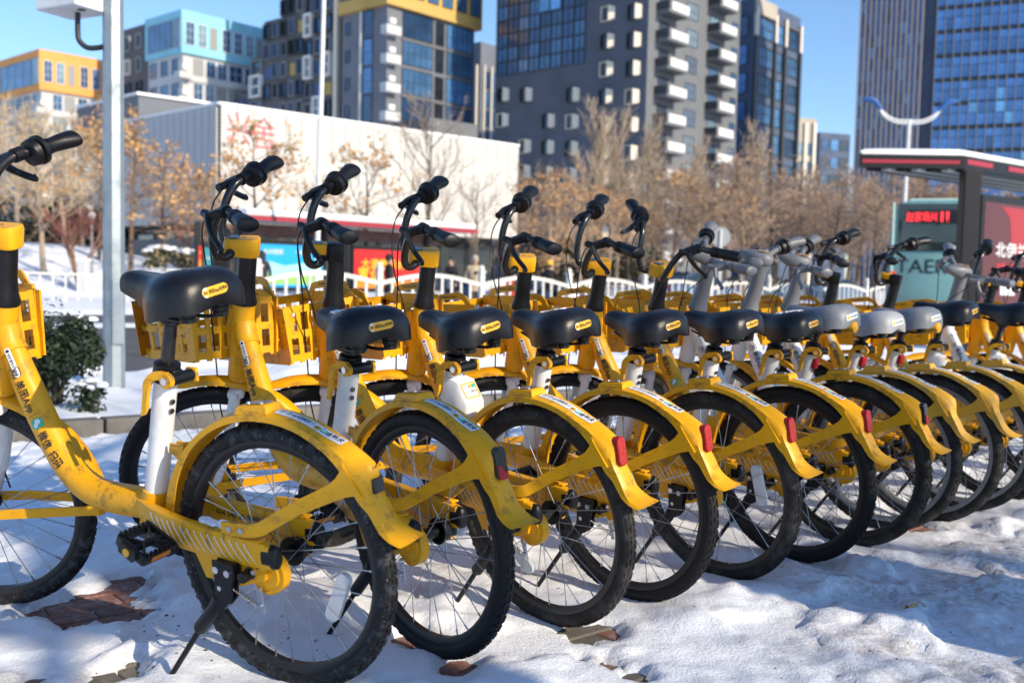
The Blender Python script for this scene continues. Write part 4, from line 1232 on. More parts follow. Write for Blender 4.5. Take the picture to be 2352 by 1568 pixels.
def saddle_mb():
    mb = MB(); rings = []
    for x in SX:
        w = interp(x, SX, [.050, .072, .090, .103, .112, .109, .084, .051, .037, .034, .031, .023, .011])
        zt = interp(x, SX, [-.022, -.008, .006, .015, .018, .012, .003, -.002, -.001, .002, -.001, -.008, -.018])
        dr = interp(x, SX, [.042, .066, .080, .090, .100, .106, .098, .074, .058, .052, .042, .028, .012])
        ring = []
        for k in range(15):
            t = math.pi * k / 14
            y = math.copysign(abs(math.cos(t)) ** .72, math.cos(t)) * w
            z = zt - dr * (1 - math.sin(t) ** .62)
            z -= .004 * math.exp(-(y / .02) ** 2) * (1 if -.10 < x < .06 else 0)
            ring.append(Vector((x, y, z)))
        ring += [Vector((x, -w * .72, zt - dr * .98)), Vector((x, 0, zt - dr * .78)), Vector((x, w * .72, zt - dr * .98))]
        rings.append(ring)
    mb.add(loft(rings), 0, True)
    bm = bmesh.new()
    me = mb.mesh('saddle_base', BLK)
    bm.from_mesh(me)
    bmesh.ops.recalc_face_normals(bm, faces=bm.faces[:])
    bm.verts.ensure_lookup_table()
    bm.to_mesh(me); bm.free()
    return me
def saddle_sticker(me, grey):
    bvh = BVHTree.FromPolygons([v.co for v in me.vertices], [tuple(p.vertices) for p in me.polygons])
    mb = MB()
    cx = Vector((-.30, .004, -.026)); yaw = R(4)
    dr = Vector((math.cos(yaw), math.sin(yaw), -.02)).normalized()
    rt = Vector((math.sin(yaw), -math.cos(yaw), .09)).normalized(); up = rt.cross(dr).normalized()
    def fn(l):
        def g(x, y):
            o = cx + rt * x + up * y
            h = bvh.ray_cast(o, dr)
            return (h[0] - dr * (.0014 + l)) if h[0] is not None else o + dr * .20
        return g
    if not grey:
        mb.add(map3(pill2(.074, .0215, None, 18, 5), fn(0)), 1)
        v, f = pill2(.074, .0215, None, 18, 5)
        f2 = [q for q in f if all(v[i][0] < -.022 for i in q)]
        mb.add(map3((v, f2), fn(.0006)), 0)
        mb.add(map3(shift2(pill2(.013, .013, .003, 3, 3), -.0295, 0), fn(.0010)), 1)
        mb.add(map3(shift2(text_fit('美团', .010, .0052, .02), -.0295, 0), fn(.0016)), 2)
        mb.add(map3(shift2(text_fit('美团App免押金', .055, .0118, .012), .0075, 0), fn(.0010)), 2)
    else:
        mb.add(map3(pill2(.094, .024, .006, 18, 5), fn(0)), 0)
        mb.add(map3(shift2(pill2(.014, .014, .003, 3, 3), -.034, 0), fn(.0008)), 1)
        mb.add(map3(shift2(text_fit('美团App', .026, .010, .012), -.010, 0), fn(.0010)), 2)
        mb.add(map3(shift2(pill2(.012, .012, .005, 3, 3), .012, 0), fn(.0008)), 3)
        mb.add(map3(shift2(text_fit('免押金', .022, .010, .012), .031, 0), fn(.0010)), 2)
    return mb
def saddle_spring():
    mb = MB()
    mb.add(rbox((0, 0, -.052), (.05, .07, .05), .007), 0)
    for s in (-1, 1):
        mb.add(tube(smoothp([(.10, s * .012, -.040), (.02, s * .028, -.062), (-.06, s * .036, -.070), (-.115, s * .040, -.062)], 3), .0045, 6), 0, True)
        for k in range(3):
            r_ = .021 - .002 * k
            mb.add(cyl((-.098, s * .048, -.034 - .012 * k), (-.098, s * .048, -.044 - .012 * k), r_, 16), 0, True)
    for k in range(3): mb.add(cyl((.005, 0, -.050 - .011 * k), (.005, 0, -.060 - .011 * k), .030 - .003 * k, 18), 0, True)
    mb.v = [(x, y, z - .030) for x, y, z in mb.v]
    return mb
def saddle_pod():
    mb = MB()
    rings = []
    for x, w, h in ((-.165, .012, .010), (-.158, .026, .022), (-.12, .036, .030), (-.06, .038, .028), (-.02, .030, .020)):
        rings.append([Vector((x, math.cos(q) * w, -.074 + math.sin(q) * h)) for q in [2 * math.pi * k / 14 for k in range(14)]])
    mb.add(loft(rings), 0, True); return mb
def lock_box():
    mb = MB(); rings = []
    ax = -Vector((.962, 0, .272)).normalized()
    for d, w0, w1, zl, zh in ((.0, .034, .034, -.02, -.115), (.05, .036, .036, -.022, -.150), (.095, .034, .034, -.062, -.165), (.102, .028, .028, -.075, -.158)):
        c = ST1 + ax * d
        rings.append([c + SDIR * zh + LL * w0, c + SDIR * (zh + .012) + LL * (w0 + .003), c + SDIR * (zl - .012) + LL * (w0 + .003), c + SDIR * zl + LL * (w0 - .004), c + SDIR * zl - LL * (w0 - .004), c + SDIR * (zl - .012) - LL * (w0 + .003), c + SDIR * (zh + .012) - LL * (w0 + .003), c + SDIR * zh - LL * w0])
    mb.add(loft(rings), 0, True)
    return mb
def lock_sticker():
    mb = MB()
    ax = -Vector((.962, 0, .272)).normalized()
    a = ST1 + ax * .05 + SDIR * -.022; b = ST1 + ax * .095 + SDIR * -.062
    ay = (a - b).normalized(); o = (a + b) / 2
    fn = onplane(o, -LL, ay, .0015); fn2 = onplane(o, -LL, ay, .0021)
    mb.add(map3(frame2(.056, .048, .004, .004), fn), 0)
    mb.add(map3(shift2(pill2(.010, .010, .002, 2, 2), .004, .012), fn2), 0)
    mb.add(map3(shift2(pill2(.010, .010, .002, 2, 2), .017, .012), fn2), 1)
    mb.add(map3(shift2(text_fit('美团App', .020, .006, .01), .011, -.004), fn2), 2)
    return mb
def seat_tube_light():
    mb = MB()
    c = ST1 - SDIR * .045 + Vector((-.030, 0, 0)); 
    M = Matrix.Translation(c) @ Matrix.Rotation(R(-16), 4, 'Y')
    mb.add(rbox((0, 0, 0), (.022, .036, .044), .006, M), 0, True)
    mb.add(rbox((.012, 0, 0), (.016, .028, .034), .004, M), 1)
    return mb
# ---- steering assembly
def fork():
    mb = MB()
    mb.add(tube([S(0, 0, -.006), S(0, 0, -.055)], [.0235, .0225], 16), 0, True)
    cr = S(.0, 0, -.05)
    mb.add(rbox(S(.004, 0, -.052), (.05, .10, .030), .010, None), 0)
    for s in (-1, 1):
        top = S(.004, s * .043, -.045); e = FAX + LL * s * .052
        mb.add(tube(smoothp([top, top.lerp(e, .35) + Vector((-.004, s * .003, 0)), top.lerp(e, .7) + Vector((-.006, s * .004, 0)), e], 3), [.0175] * 3 + [.0155] * 3 + [.0125] * 4, 12), 0, True)
        mb.add(cyl(FAX + LL * s * .046, FAX + LL * s * .062, .012, 12), 1, True)
    return mb
def front_fender():
    mb = MB(); rings = []
    for i in range(0, 57):
        a = 74 + i * 2.0
        if a > 186: break
        rr = .336 + interp(a, [74, 82, 180, 186], [.008, 0, 0, .003])
        w = interp(a, [74, 79, 88, 150, 186], [.014, .026, .032, .032, .038])
        k = interp(a, [74, 84, 186], [.004, .016, .024])
        c, s = math.cos(R(a)), math.sin(R(a))
        def P(y, r_): return FAX + Vector((c * r_, y, s * r_))
        rings.append([P(w, rr - k), P(w, rr - .007), P(w * .75, rr - .001), P(w * .3, rr + .003), P(-w * .3, rr + .003), P(-w * .75, rr - .001), P(-w, rr - .007), P(-w, rr - k), P(-w + .003, rr - k), P(-w * .6, rr - .006), P(w * .6, rr - .006), P(w - .003, rr - k)])
    mb.add(loft(rings), 0, True)
    for s in (-1, 1):
        mb.add(strap([FAX + Vector((.0, s * .062, -.004)), FAX + Vector((-.10, s * .058, -.006)), FAX + Vector((-.325, s * .034, -.020))], .026, .005), 0)
    return mb
def drum():
    mb = MB()
    mb.add(cyl(FAX + LL * .034, FAX + LL * .050, .043, 22), 0, True)
    mb.add(strap([FAX + Vector((0, .055, 0)), FAX + Vector((-.035, .056, -.02)), FAX + Vector((-.052, .056, .015))], .016, .005), 1)
    return mb
def stem(kind):
    mb = MB()
    if kind == 'grey':
        mb.add(tube([S(0, 0, .225), S(0, 0, .236), S(-.002, 0, .265), S(-.006, 0, .33), S(-.006, 0, .435), S(-.004, 0, .462)], [.037, .044, .036, .0325, .033, .040], 20), 0, True)
    else:
        mb.add(tube([S(0, 0, .228), S(0, 0, .236), S(0, 0, .258), S(0, 0, .30), S(0, 0, .375), S(0, 0, .386)], [.036, .0375, .031, .0275, .0275, .026], 20), 0, True)
        if kind == 'cap':
            mb.add(rbox((0, 0, 0), (.050, .056, .058), .008, Matrix.Translation(S(.0, 0, .408)) @ Matrix.Rotation(R(-15), 4, 'Y')), 0, True)
            mb.add(tube([S(.02, 0, .395), S(.05, 0, .392)], .017, 12), 0, True)
    return mb
HMAT = Matrix.Rotation(R(-15), 4, 'Y')
def head_unit(kind):
    mb = MB()
    if kind == 'unit':
        rings = []
        for da, g in ((-.026, .93), (-.022, 1.0), (.018, 1.0), (.027, .93)):
            ring = []
            for q in [2 * math.pi * k / 24 for k in range(24)]:
                cx, sy = math.cos(q), math.sin(q)
                f_ = math.copysign(abs(cx) ** .5, cx) * .052 * g; l_ = math.copysign(abs(sy) ** .55, sy) * .038 * g
                ring.append(S(.018 + f_, l_, .402 + da + (.006 if da > 0 else 0) * (-f_ / .05)))
            rings.append(ring)
        mb.add(loft(rings), 0, True)
        fn = lambda l: onplane(S(.018, 0, .4315 + l), -LL, FF)
        mb.add(map3(shift2(pill2(.036, .024, .003, 3, 3), 0, .024), onplane(S(.018, 0, .4318), -LL, FF - AA * .06)), 1)
        mb.add(map3(shift2(frame2(.042, .030, .004, .003), 0, .024), onplane(S(.018, 0, .4321), -LL, FF - AA * .06)), 2)
        mb.add(map3(disc2(.0045, 0, -.006), onplane(S(.018, 0, .4315), -LL, FF - AA * .1)), 1)
        for l_ in (-.034, .034): mb.add(cyl(S(.045, l_ * .9, .386), S(.045, l_ * 1.15, .386), .0135, 14), 2, True)
    elif kind == 'cap':
        M = Matrix.Translation(S(.054, 0, .418)) @ HMAT
        mb.add(rbox((0, 0, 0), (.052, .060, .032), .006, M), 0, True)
        mb.add(box((.004, 0, .0165), (.030, .034, .003), M), 1)
        mb.add(rbox((-.027, 0, .0), (.006, .066, .034), .002, M), 2)
        mb.add(rbox((0, 0, -.02), (.036, .05, .014), .004, M), 2)
    else:
        rings = []
        for f_, w, h, da in ((-.052, .012, .010, .004), (-.046, .030, .022, .002), (-.02, .046, .036, 0), (.03, .047, .037, 0), (.075, .036, .026, .003), (.105, .020, .014, .006), (.112, .008, .007, .007)):
            ring = []
            for q in [2 * math.pi * k / 20 for k in range(20)]:
                c_, s_ = math.cos(q), math.sin(q)
                ring.append(S(f_, math.copysign(abs(c_) ** .75, c_) * w, .474 + da + math.copysign(abs(s_) ** .75, s_) * h))
            rings.append(ring)
        mb.add(loft(rings), 0, True)
        o = S(-.002, 0, .5095)
        mb.add(map3(frame2(.062, .062, .0309, .010), onplane(o, -LL, FF, .0025)), 1)
        mb.add(map3(disc2(.020, 0, 0, 20), onplane(o, -LL, FF, .0022)), 2)
        mb.add(map3(text_fit('美团', .022, .012, .02), onplane(o, -LL, FF, .0030)), 3)
        rot_ = lambda s: rot2(text_fit(s, .03, .006, .02), 0)
        mb.add(map3(shift2(rot_('扫码骑车'), 0, -.026), onplane(o, -LL, FF, .0031)), 3)
        mb.add(map3(shift2(rot_('请戴头盔'), 0, .026), onplane(o, -LL, FF, .0031)), 3)
    return mb
BARP = [(.045, .030, .386), (.062, .046, .380), (.080, .062, .392), (.089, .076, .425), (.088, .088, .470), (.079, .104, .515), (.062, .128, .548), (.038, .160, .564), (.014, .195, .566)]
def bar_path(s, kind):
    if kind == 'grey':
        P = [(-.005, .03, .474), (-.006, .08, .480), (-.012, .12, .490), (-.022, .16, .502), (-.032, .185, .508)]
    else: P = BARP
    return smoothp([S(f_, s * l_, a_) for f_, l_, a_ in P], 4)
def handlebar(kind):
    mb = MB()
    for s in (-1, 1):
        p = bar_path(s, kind); mb.add(tube(p, .0128 if kind != 'grey' else .0135, 12), 0, True)
    mb.add(tube([bar_path(1, kind)[0], bar_path(-1, kind)[0]], .0112, 12), 0, True)
    return mb
def grip_axes(s, kind):
    p = bar_path(s, kind)
    a = p[-1]; d = (p[-1] - p[-4]).normalized()
    tgt = S(-.028, s * .302, .584) if kind != 'grey' else S(-.074, s * .290, .535)
    return a, tgt
def grip(s, kind):
    mb = MB(); a, b = grip_axes(s, kind)
    T = (b - a).normalized(); U = (AA - T * AA.dot(T)).normalized(); V = T.cross(U)
    rings = []
    for t, rw, rh, dw in ((0, .015, .015, 0), (.02, .021, .021, 0), (.1, .021, .021, 0), (.35, .020, .020, .001), (.6, .0235, .0215, .003), (.85, .0305, .0215, .008), (.96, .0305, .020, .009), (1.0, .024, .014, .009)):
        c = a.lerp(b, t) - V * s * 0
        rings.append([c + V * (math.cos(q) * rw) * 1 + FF * 0 - (FF - T * FF.dot(T)).normalized() * dw + U * math.sin(q) * rh for q in [2 * math.pi * k / 18 for k in range(18)]])
    mb.add(loft(rings), 0, True)
    for k in range(9):                          # fine ribs
        c0 = a.lerp(b, .10 + .022 * k); mb.add(tube([c0, c0 + T * .0012], .0216, 16), 0, True)
    return mb
def shifter(s, kind):
    mb = MB(); a, b = grip_axes(s, kind); T = (b - a).normalized()
    mb.add(tube([a + T * -.004, a + T * .0, a + T * .010, a + T * .014], [.031, .038, .038, .033], 22), 0, True)
    mb.add(tube([a + T * -.030, a + T * -.026, a + T * -.010, a + T * -.006], [.020, .033, .036, .030], 20), 0, True)
    d = (AA * .6 + FF * .4).normalized()
    for q in range(3):
        dd = Matrix.Rotation(R(120 * q + 30), 3, T) @ d
        mb.add(cyl(a + T * -.007 + dd * .024, a + T * -.004 + dd * .026, .003, 8), 1, True)
    return mb
def lever(s, kind):
    mb = MB(); p = bar_path(s, kind); a, b = grip_axes(s, kind); T = (b - a).normalized()
    i = -6 if kind != 'grey' else -5
    c = p[i]
    mb.add(tube([c - T * .012, c + T * .012], .0185, 14), 0, True)
    piv = c + FF * .040 - AA * .020 - T * .008
    mb.add(strap([c, c.lerp(piv, .5), piv], [.026, .026, .024], .024, up=AA), 0)
    e = a.lerp(b, .28) + FF * .040 - AA * .095
    mb.add(tube(smoothp([piv, piv + T * .012 - AA * .012 + FF * .008, e.lerp(piv, .45) + FF * .010 - AA * .004, e, e + FF * .008 + T * .006], 3), [.014] * 3 + [.0125] * 3 + [.011] * 3 + [.010] * 3 + [.012], 8, asp=.75), 0, True)
    q = piv + FF * .004 - T * .012
    mb.add(cyl(piv, q - T * .022 + FF * .006, .012, 10), 0, True)
    return mb
def cable(s, kind):
    mb = MB(); p = bar_path(s, kind); a, b = grip_axes(s, kind); T = (b - a).normalized()
    i = -6 if kind != 'grey' else -5
    piv = p[i] + FF * .034 - AA * .016 - T * .038
    if s > 0:
        pts = [piv, piv + FF * .020 - AA * .06 - T * .01, S(.098, .070, .30), S(.088, .055, .16), S(.072, .050, .02), S(.055, .052, -.13), FAX + Vector((-.045, .056, .02))]
    elif kind == 'grey':
        pts = [piv, piv + FF * .02 - AA * .06, S(.06, -.04, .28), S(.045, -.03, .1), S(.04, -.03, 0)]
    else:
        pts = [piv, piv + FF * .030 - AA * .055 + LL * .012, S(.125, -.080, .40), S(.105, -.03, .31), S(.070, -.005, .225), S(.045, .012, .12), S(.036, .02, .02)]
    mb.add(tube(smoothp(pts, 4), .0026, 6), 0, True)
    return mb
# ---- basket (fixed to the frame ahead of the head tube)
def basket():
    mb = MB()
    # corner points: back (rear) narrow, front wide.  x forward
    zb, zt = .690, .865
    def wallp(u, v):        # u 0..3 around (left side, front, right side), v 0..1 height
        out = .012 * v
        if u <= 1: x = lerp(.925, 1.235 + out, u); y = lerp(.135, .150, u) + out
        elif u <= 2: x = 1.235 + out; y = lerp(.150 + out, -.150 - out, u - 1)
        else: x = lerp(1.235 + out, .925, u - 2); y = -(lerp(.150, .135, u - 2) + out)
        z = lerp(zb, zt, v)
        return Vector((x, y, z))
    def bar(u0, v0, u1, v1, h, m=6):
        pts = [wallp(lerp(u0, u1, i / m), lerp(v0, v1, i / m)) for i in range(m + 1)]
        rings = []
        for i, p in enumerate(pts):
            a = pts[max(i - 1, 0)]; b = pts[min(i + 1, m)]
            T = (b - a).normalized(); c = Vector((1.08, 0, p.z)); O = (p - c); 
            u = lerp(u0, u1, i / m)
            N = Vector((0, 1, 0)) if u < 1 else (Vector((1, 0, 0)) if u <= 2 else Vector((0, -1, 0)))
            U = N.cross(T).normalized()
            rings.append([p + U * h / 2 + N * .003, p + U * h / 2 - N * .003, p - U * h / 2 - N * .003, p - U * h / 2 + N * .003])
        mb.add(loft(rings), 0)
    for a, b in ((0, 1), (1, 2), (2, 3)):
        bar(a, .04, b, .04, .030); bar(a, .95, b, .95, .028); bar(a, .50, b, .50, .020)
        for k in range(0, 6):
            u = lerp(a, b, k / 5)
            bar(u, 0, u, 1, .020 if 0 < k < 5 else .036, 2)
    for s in (-1, 1):                                     # solid rear side panels by the head tube
        for u0, u1, v0, v1 in ((0, .10, 0, 1), (.26, .36, 0, 1), (.1, .26, 0, .12), (.1, .26, .27, .38), (.1, .26, .55, .66), (.1, .26, .84, 1)):
            pts = [wallp(u0, v0), wallp(u1, v0), wallp(u1, v1), wallp(u0, v1)]
            pts = [Vector((p.x, p.y * s + s * .0005, p.z)) for p in pts]
            mb.add(loft([pts, [p - Vector((0, s * .006, 0)) for p in pts]]), 0)
    # back plate, floor
    for q in range(7): mb.add(box((.925, -.1275 + q * .0425, .775), (.007, .016, .185)), 0)
    for q in (.70, .775, .855): mb.add(box((.9255, 0, q), (.009, .262, .022)), 0)
    mb.add(box((1.08, 0, zb + .004), (.30, .272, .006)), 0)
    # raised handle loop along the left rim and front, with cut-out
    for s in (-1, 1):
        h = [(.955, .865), (.985, .905), (1.02, .915), (1.12, .905), (1.165, .898), (1.185, .868)]
        mb.add(strap([Vector((x, s * .152, z)) for x, z in h], [.02, .024, .026, .026, .024, .02], .006), 0)
        mb.add(strap([Vector((.935, s * .148, .868)), Vector((1.235, s * .158, .868))], .026, .008), 0)
    # bracket to the head tube
    mb.add(rbox((.905, 0, .775), (.05, .05, .13), .008), 0)
    return mb
def basket_print():
    mb = MB()
    for s in (1,):
        fn = lambda x, y: Vector((1.075 - x, .1562, .9085 + y + (x) * .05))
        fn2 = lambda x, y: Vector((1.075 + x, .1562 - .0075, .9085 + y - (x) * .05))
        mb.add(map3(text_fit('篮内限重 8KG 禁止载人', .10, .009, .015), fn), 0)
        mb.add(map3(text_fit('篮内限重 8KG 禁止载人', .10, .009, .015), lambda x, y: Vector((1.075 - x, -.1487, .9085 + y + x * .05))), 0)
    return mb
_pc = {}
def pm(key, fn, mats, ang=40):
    if key not in _pc:
        r_ = fn()
        _pc[key] = r_.mesh(key[0], mats, ang) if isinstance(r_, MB) else r_
    return _pc[key]
def bicycle(X, Y, head, lean, steer, label, saddle=.845, kind='unit', frame='yellow', seat='black', tail='red', tyre=TYR, rim='black', body=YELP, pod=False, lock=False, tubelight=False, reflect=(False, False), spin=(0, 0), num=False, sink=-.006, spokes=STEEL, tip=-9, group='shared bicycles parked in a row'):
    root = empty('bicycle')
    KM = Matrix.Translation((-.040, .004, .030))
    tag(root, label, 'bicycle', group)
    hd = R(head)
    fw = Vector((-math.sin(hd), math.cos(hd), 0)); lf = Vector((-fw.y, fw.x, 0)); z = Vector((0, 0, 1))
    le = R(lean)
    up = z * math.cos(le) + lf * math.sin(le); l2 = lf * math.cos(le) - z * math.sin(le)
    M = Matrix((fw, l2, up)).transposed().to_4x4(); M.translation = Vector((X, Y, sink))
    root.matrix_world = MT @ M
    SM = Matrix.Translation(P0) @ Matrix.Rotation(R(steer), 4, AA) @ Matrix.Translation(-P0)
    hb = S(0, 0, .40)
    HM = SM @ Matrix.Translation(hb) @ Matrix.Rotation(R(tip), 4, FF) @ Matrix.Translation(-hb)
    fp = YEL if frame == 'yellow' else WHT
    def part(name, key, fn, mats, par=root, mtx=None, ang=40):
        return link(name, pm((name,) + key, fn, mats, ang), par, mtx)
    tyn = tyre.name; rm = RIM if rim == 'black' else RIMG
    for nm, c, sm, sp_, rf in (('rear_wheel', AX, Matrix(), spin[0], reflect[0]), ('front_wheel', FAX, SM, spin[1], reflect[1])):
        w = link(nm, pm((nm, 'rim', rim), lambda: WM['rim'], rm), root, sm @ Matrix.Translation(c) @ Matrix.Rotation(R(sp_), 4, 'Y'))
        link('tyre', pm(('tyre', tyn), lambda: WM['tyre'], tyre), w)
        link('hub', pm(('hub', rim), lambda: WM['hub'], [BLK, STEELD]), w)
        for i, q in enumerate(WM['spokes']): link('spoke', pm(('spoke', i, spokes.name), lambda: q, spokes), w)
        if rf: link('reflector', pm(('reflector',), lambda: WM['reflector'], CLR), w)
    mt = part('main_tube', (frame,), main_tube, fp)
    link('lettering', pm(('lettering', 'tube'), lambda: tube_print(0), [INK, GRN, WPR]), mt)
    link('sticker', pm(('sticker', 'strip'), label_strip, [STK, INK]), mt)
    part('head_tube', (frame,), head_tube, fp)
    st = part('seat_tube', (), seat_tube, WHT)
    for q in (.045, .068):
        p = ST1 - SDIR * q - Vector((.962, 0, .272)) * .0275 + LL * .004
        link('bolt', pm(('bolt', q), lambda: MB().add(cyl(p, p - Vector((.962, 0, .272)) * .005, .0065, 10), 0, True), STEELD), st)
    for s in (1, -1):
        cs = part('chain_stay', (s, ), lambda: chain_stay(s), [YEL, CHR])
        link('end_cap', pm(('end_cap', s), lambda: stay_cap(s), BLK), cs)
        link('stripes', pm(('stripes', s), lambda: stripes(s), WPR), cs)
        if s < 0 and num: link('lettering', pm(('lettering', 'number'), stay_number, INK), cs)
        part('axle_cover', (s,), lambda: axle_cover(s), [YELP if s > 0 else BLK, CHR])
        part('crank_arm', (s,), lambda: crank(s), BLK)
        part('pedal', (s,), lambda: pedal(s), [BLK, ORG, STY])
        part('handle_grip', (s, kind), lambda: grip(s, kind), GRY if kind == 'grey' else BLK, mtx=HM)
        part('brake_lever', (s, kind), lambda: lever(s, kind), GRY if kind == 'grey' else BLK, mtx=HM)
        part('brake_cable', (s, kind), lambda: cable(s, kind), CAB, mtx=HM)
    part('axle_knob', (), axle_knob, [BLK, STEELD])
    part('brake_arm', (), brake_arm, [SILV, STEELD])
    kb = part('kickstand', (), kick_bracket, [BLK, CHR], mtx=KM)
    link('leg', pm(('leg', 'kick'), kick_leg, BLK), kb)
    fe = part('rear_fender', (body.name,), rear_fender, body, ang=55)
    pl = link('plate', pm(('plate',), fender_plate, [SILV, CHR]), fe)
    link('sticker', pm(('sticker', 'fender'), fender_sticker, [STK, INK, STY, GRN]), fe)
    if tail: link('tail_light', pm(('tail_light', tail), lambda: tail_light(tail), [BLKG, REDL]), fe)
    part('seat_post', (round(saddle, 3),), lambda: seat_post(saddle - .045), BLKG)
    part('seat_clamp', (), seat_clamp, BLK)
    part('clamp_lever', (), clamp_lever, [YELP, CHR])
    sc = ST1 + SDIR * ((saddle - .045 - ST1.z) / SDIR.z) + Vector((.0, 0, .062))
    sm_ = {'black': SADB, 'grey': SADG, 'light': SADL}[seat]
    def sad():
        me = saddle_mb(); me.materials.clear(); me.materials.append(sm_); return me
    TS = Matrix.Translation(sc + Vector((.005, 0, -.012))) @ Matrix.Rotation(R(-2), 4, 'Y')
    sd = link('saddle', pm(('saddle', seat), sad, sm_), root, TS)
    sd.data.name = 'saddle'
    link('sticker', pm(('sticker', 'saddle', seat == 'black'), lambda: saddle_sticker(sd.data, seat != 'black'), [STK, STY, INK, GRN]), sd)
    link('spring', pm(('spring',), saddle_spring, BLK), sd)
    if pod: link('pod', pm(('pod',), saddle_pod, YELP), sd)
    if lock:
        lb = part('lock_box', (), lock_box, WHT); link('sticker', pm(('sticker', 'lock'), lock_sticker, [STY, GRN, INK]), lb)
    if tubelight: part('reflector', ('tube',), seat_tube_light, [REDL, BLK])
    part('fork', (), fork, [WHT, CHR], mtx=SM)
    part('front_fender', (), front_fender, YELP, mtx=SM, ang=55)
    part('brake_drum', (), drum, [YELP, BLK], mtx=SM)
    part('stem', (kind,), lambda: stem(kind), GRY if kind == 'grey' else BLK, mtx=SM)
    part('head_unit', (kind,), lambda: head_unit(kind), {'unit': [YELP, LCD, BLK], 'cap': [YELP, LCD, BLK], 'grey': [GRY, STY, GRY, INK]}[kind], mtx=SM)
    part('handlebar', (kind,), lambda: handlebar(kind), GRY if kind == 'grey' else BLKG, mtx=HM)
    part('bell_ring', (kind,), lambda: shifter(-1, kind), [BLK, CHR], mtx=HM)
    bk = part('basket', (), basket, YELP)
    link('lettering', pm(('lettering', 'basket'), basket_print, INK), bk)
    return root
BIKES = []
BIKES.append(bicycle(-.475, 2.226, 61.4, 9.0, 26, 'yellow bicycle nearest the camera at far left with raised black saddle and missing tail light', saddle=.930, tail='none', tyre=TYRS, reflect=(True, False), spin=(155, 20), num=True))
BIKES.append(bicycle(-.179, 2.43, 43.1, 4.7, 54, 'yellow bicycle with half red half black tail light, next to the raised-saddle one', saddle=.842, tail='half', spin=(10, 33)))
BIKES.append(bicycle(.124, 2.687, 46.3, 8.3, 52, 'yellow bicycle with white lock box and sticker behind its seat tube', saddle=.845, kind='cap', lock=True, tail='red', tyre=TYRD, spin=(52, 5), reflect=(True, False)))
BIKES.append(bicycle(.371, 2.923, 46.7, 6.2, 52, 'yellow bicycle just right of the one with the white lock box, intact red tail light', saddle=.846, spin=(52, 12), spokes=STEEL))
BIKES.append(bicycle(.684, 3.165, 43.0, 7.1, 55, 'fifth yellow bicycle from the left with snow lying on its rear rim', saddle=.846, tyre=TYRD, spin=(190, 70), reflect=(True, False)))
BIKES.append(bicycle(.988, 3.411, 44.8, 6.4, 55, 'sixth yellow bicycle from the left, two before the white-framed ones, full red tail light', saddle=.850, spin=(5, 40)))
BIKES.append(bicycle(1.264, 3.656, 46.0, 5.1, 88, 'yellow bicycle beside the first white-framed one, half red tail light, handlebar turned far left', saddle=.848, tail='half', tyre=TYRD, spin=(15, 15)))
BIKES.append(bicycle(1.489, 3.929, 47.0, 4.4, 52, 'nearest of three white-framed bicycles, grey saddle over a yellow pod', saddle=.875, kind='grey', frame='white', seat='grey', tail=None, rim='grey', tyre=TYRD, body=YELD, pod=True, tubelight=True, spin=(25, 15), spokes=STEELD))
BIKES.append(bicycle(1.724, 4.09, 44.9, 1.9, 12, 'white-framed bicycle with light grey saddle and grey handlebar set nearly straight', saddle=.850, kind='grey', frame='white', seat='light', tail=None, rim='grey', tyre=TYRD, body=YELD, tubelight=True, spin=(35, 15), spokes=STEELD))
BIKES.append(bicycle(1.989, 4.341, 45.5, 2.7, 36, 'farthest of three white-framed bicycles, dark grey saddle over a yellow pod', saddle=.870, kind='grey', frame='white', seat='grey', tail=None, rim='grey', tyre=TYRD, body=YELD, pod=True, tubelight=True, spin=(5, 15), spokes=STEELD))
BIKES.append(bicycle(2.28, 4.601, 46.5, 4.8, 22, 'yellow bicycle with black handlebar just beyond the three white-framed ones', saddle=.905, kind='cap', tail=None, lock=True, body=YELD, spin=(45, 15)))
BIKES.append(bicycle(2.67, 4.81, 48.1, 3.5, 6, 'yellow bicycle at the right edge with black saddle and white seat tube, handlebar straight', saddle=.905, kind='cap', tail=None, lock=True, body=YELD, spin=(65, 15)))
BIKES.append(bicycle(3.13, 5.10, 47.5, 4.0, 58, 'white-framed bicycle with grey handlebar beyond the black-saddled pair, in front of the shelter post', saddle=.86, kind='grey', frame='white', seat='grey', tail=None, rim='grey', body=YELD, spin=(15, 15), spokes=STEELD))
BIKES.append(bicycle(3.47, 5.40, 47.5, 4.0, 45, 'yellow bicycle with black handlebar in front of the red advertising panel', saddle=.86, kind='cap', tail=None, body=YELD, spin=(15, 15)))
BIKES.append(bicycle(3.80, 5.65, 47.5, 4.0, 25, 'last yellow bicycle of the row with black handlebar at the right edge of the photo', saddle=.86, kind='cap', tail=None, body=YELD, spin=(15, 15)))
# ================================================================== STREET FURNITURE
GALV = mat('galvanised_steel', (.30, .35, .385), .45, metal=.6, dirt=(.20, .235, .26), dscale=5, damt=.7, bump=.1, bscale=40)
WMET = mat('white_metal', (.74, .75, .76), .4, dirt=(.5, .5, .5), dscale=4, damt=.4)
FEN = mat('fence_white', (.76, .76, .74), .45, dirt=(.45, .43, .40), dscale=3, damt=.5)
CRM = mat('fence_cream', (.70, .67, .57), .5)
BLKR = mat('conduit_black', (.014, .014, .015), .45)
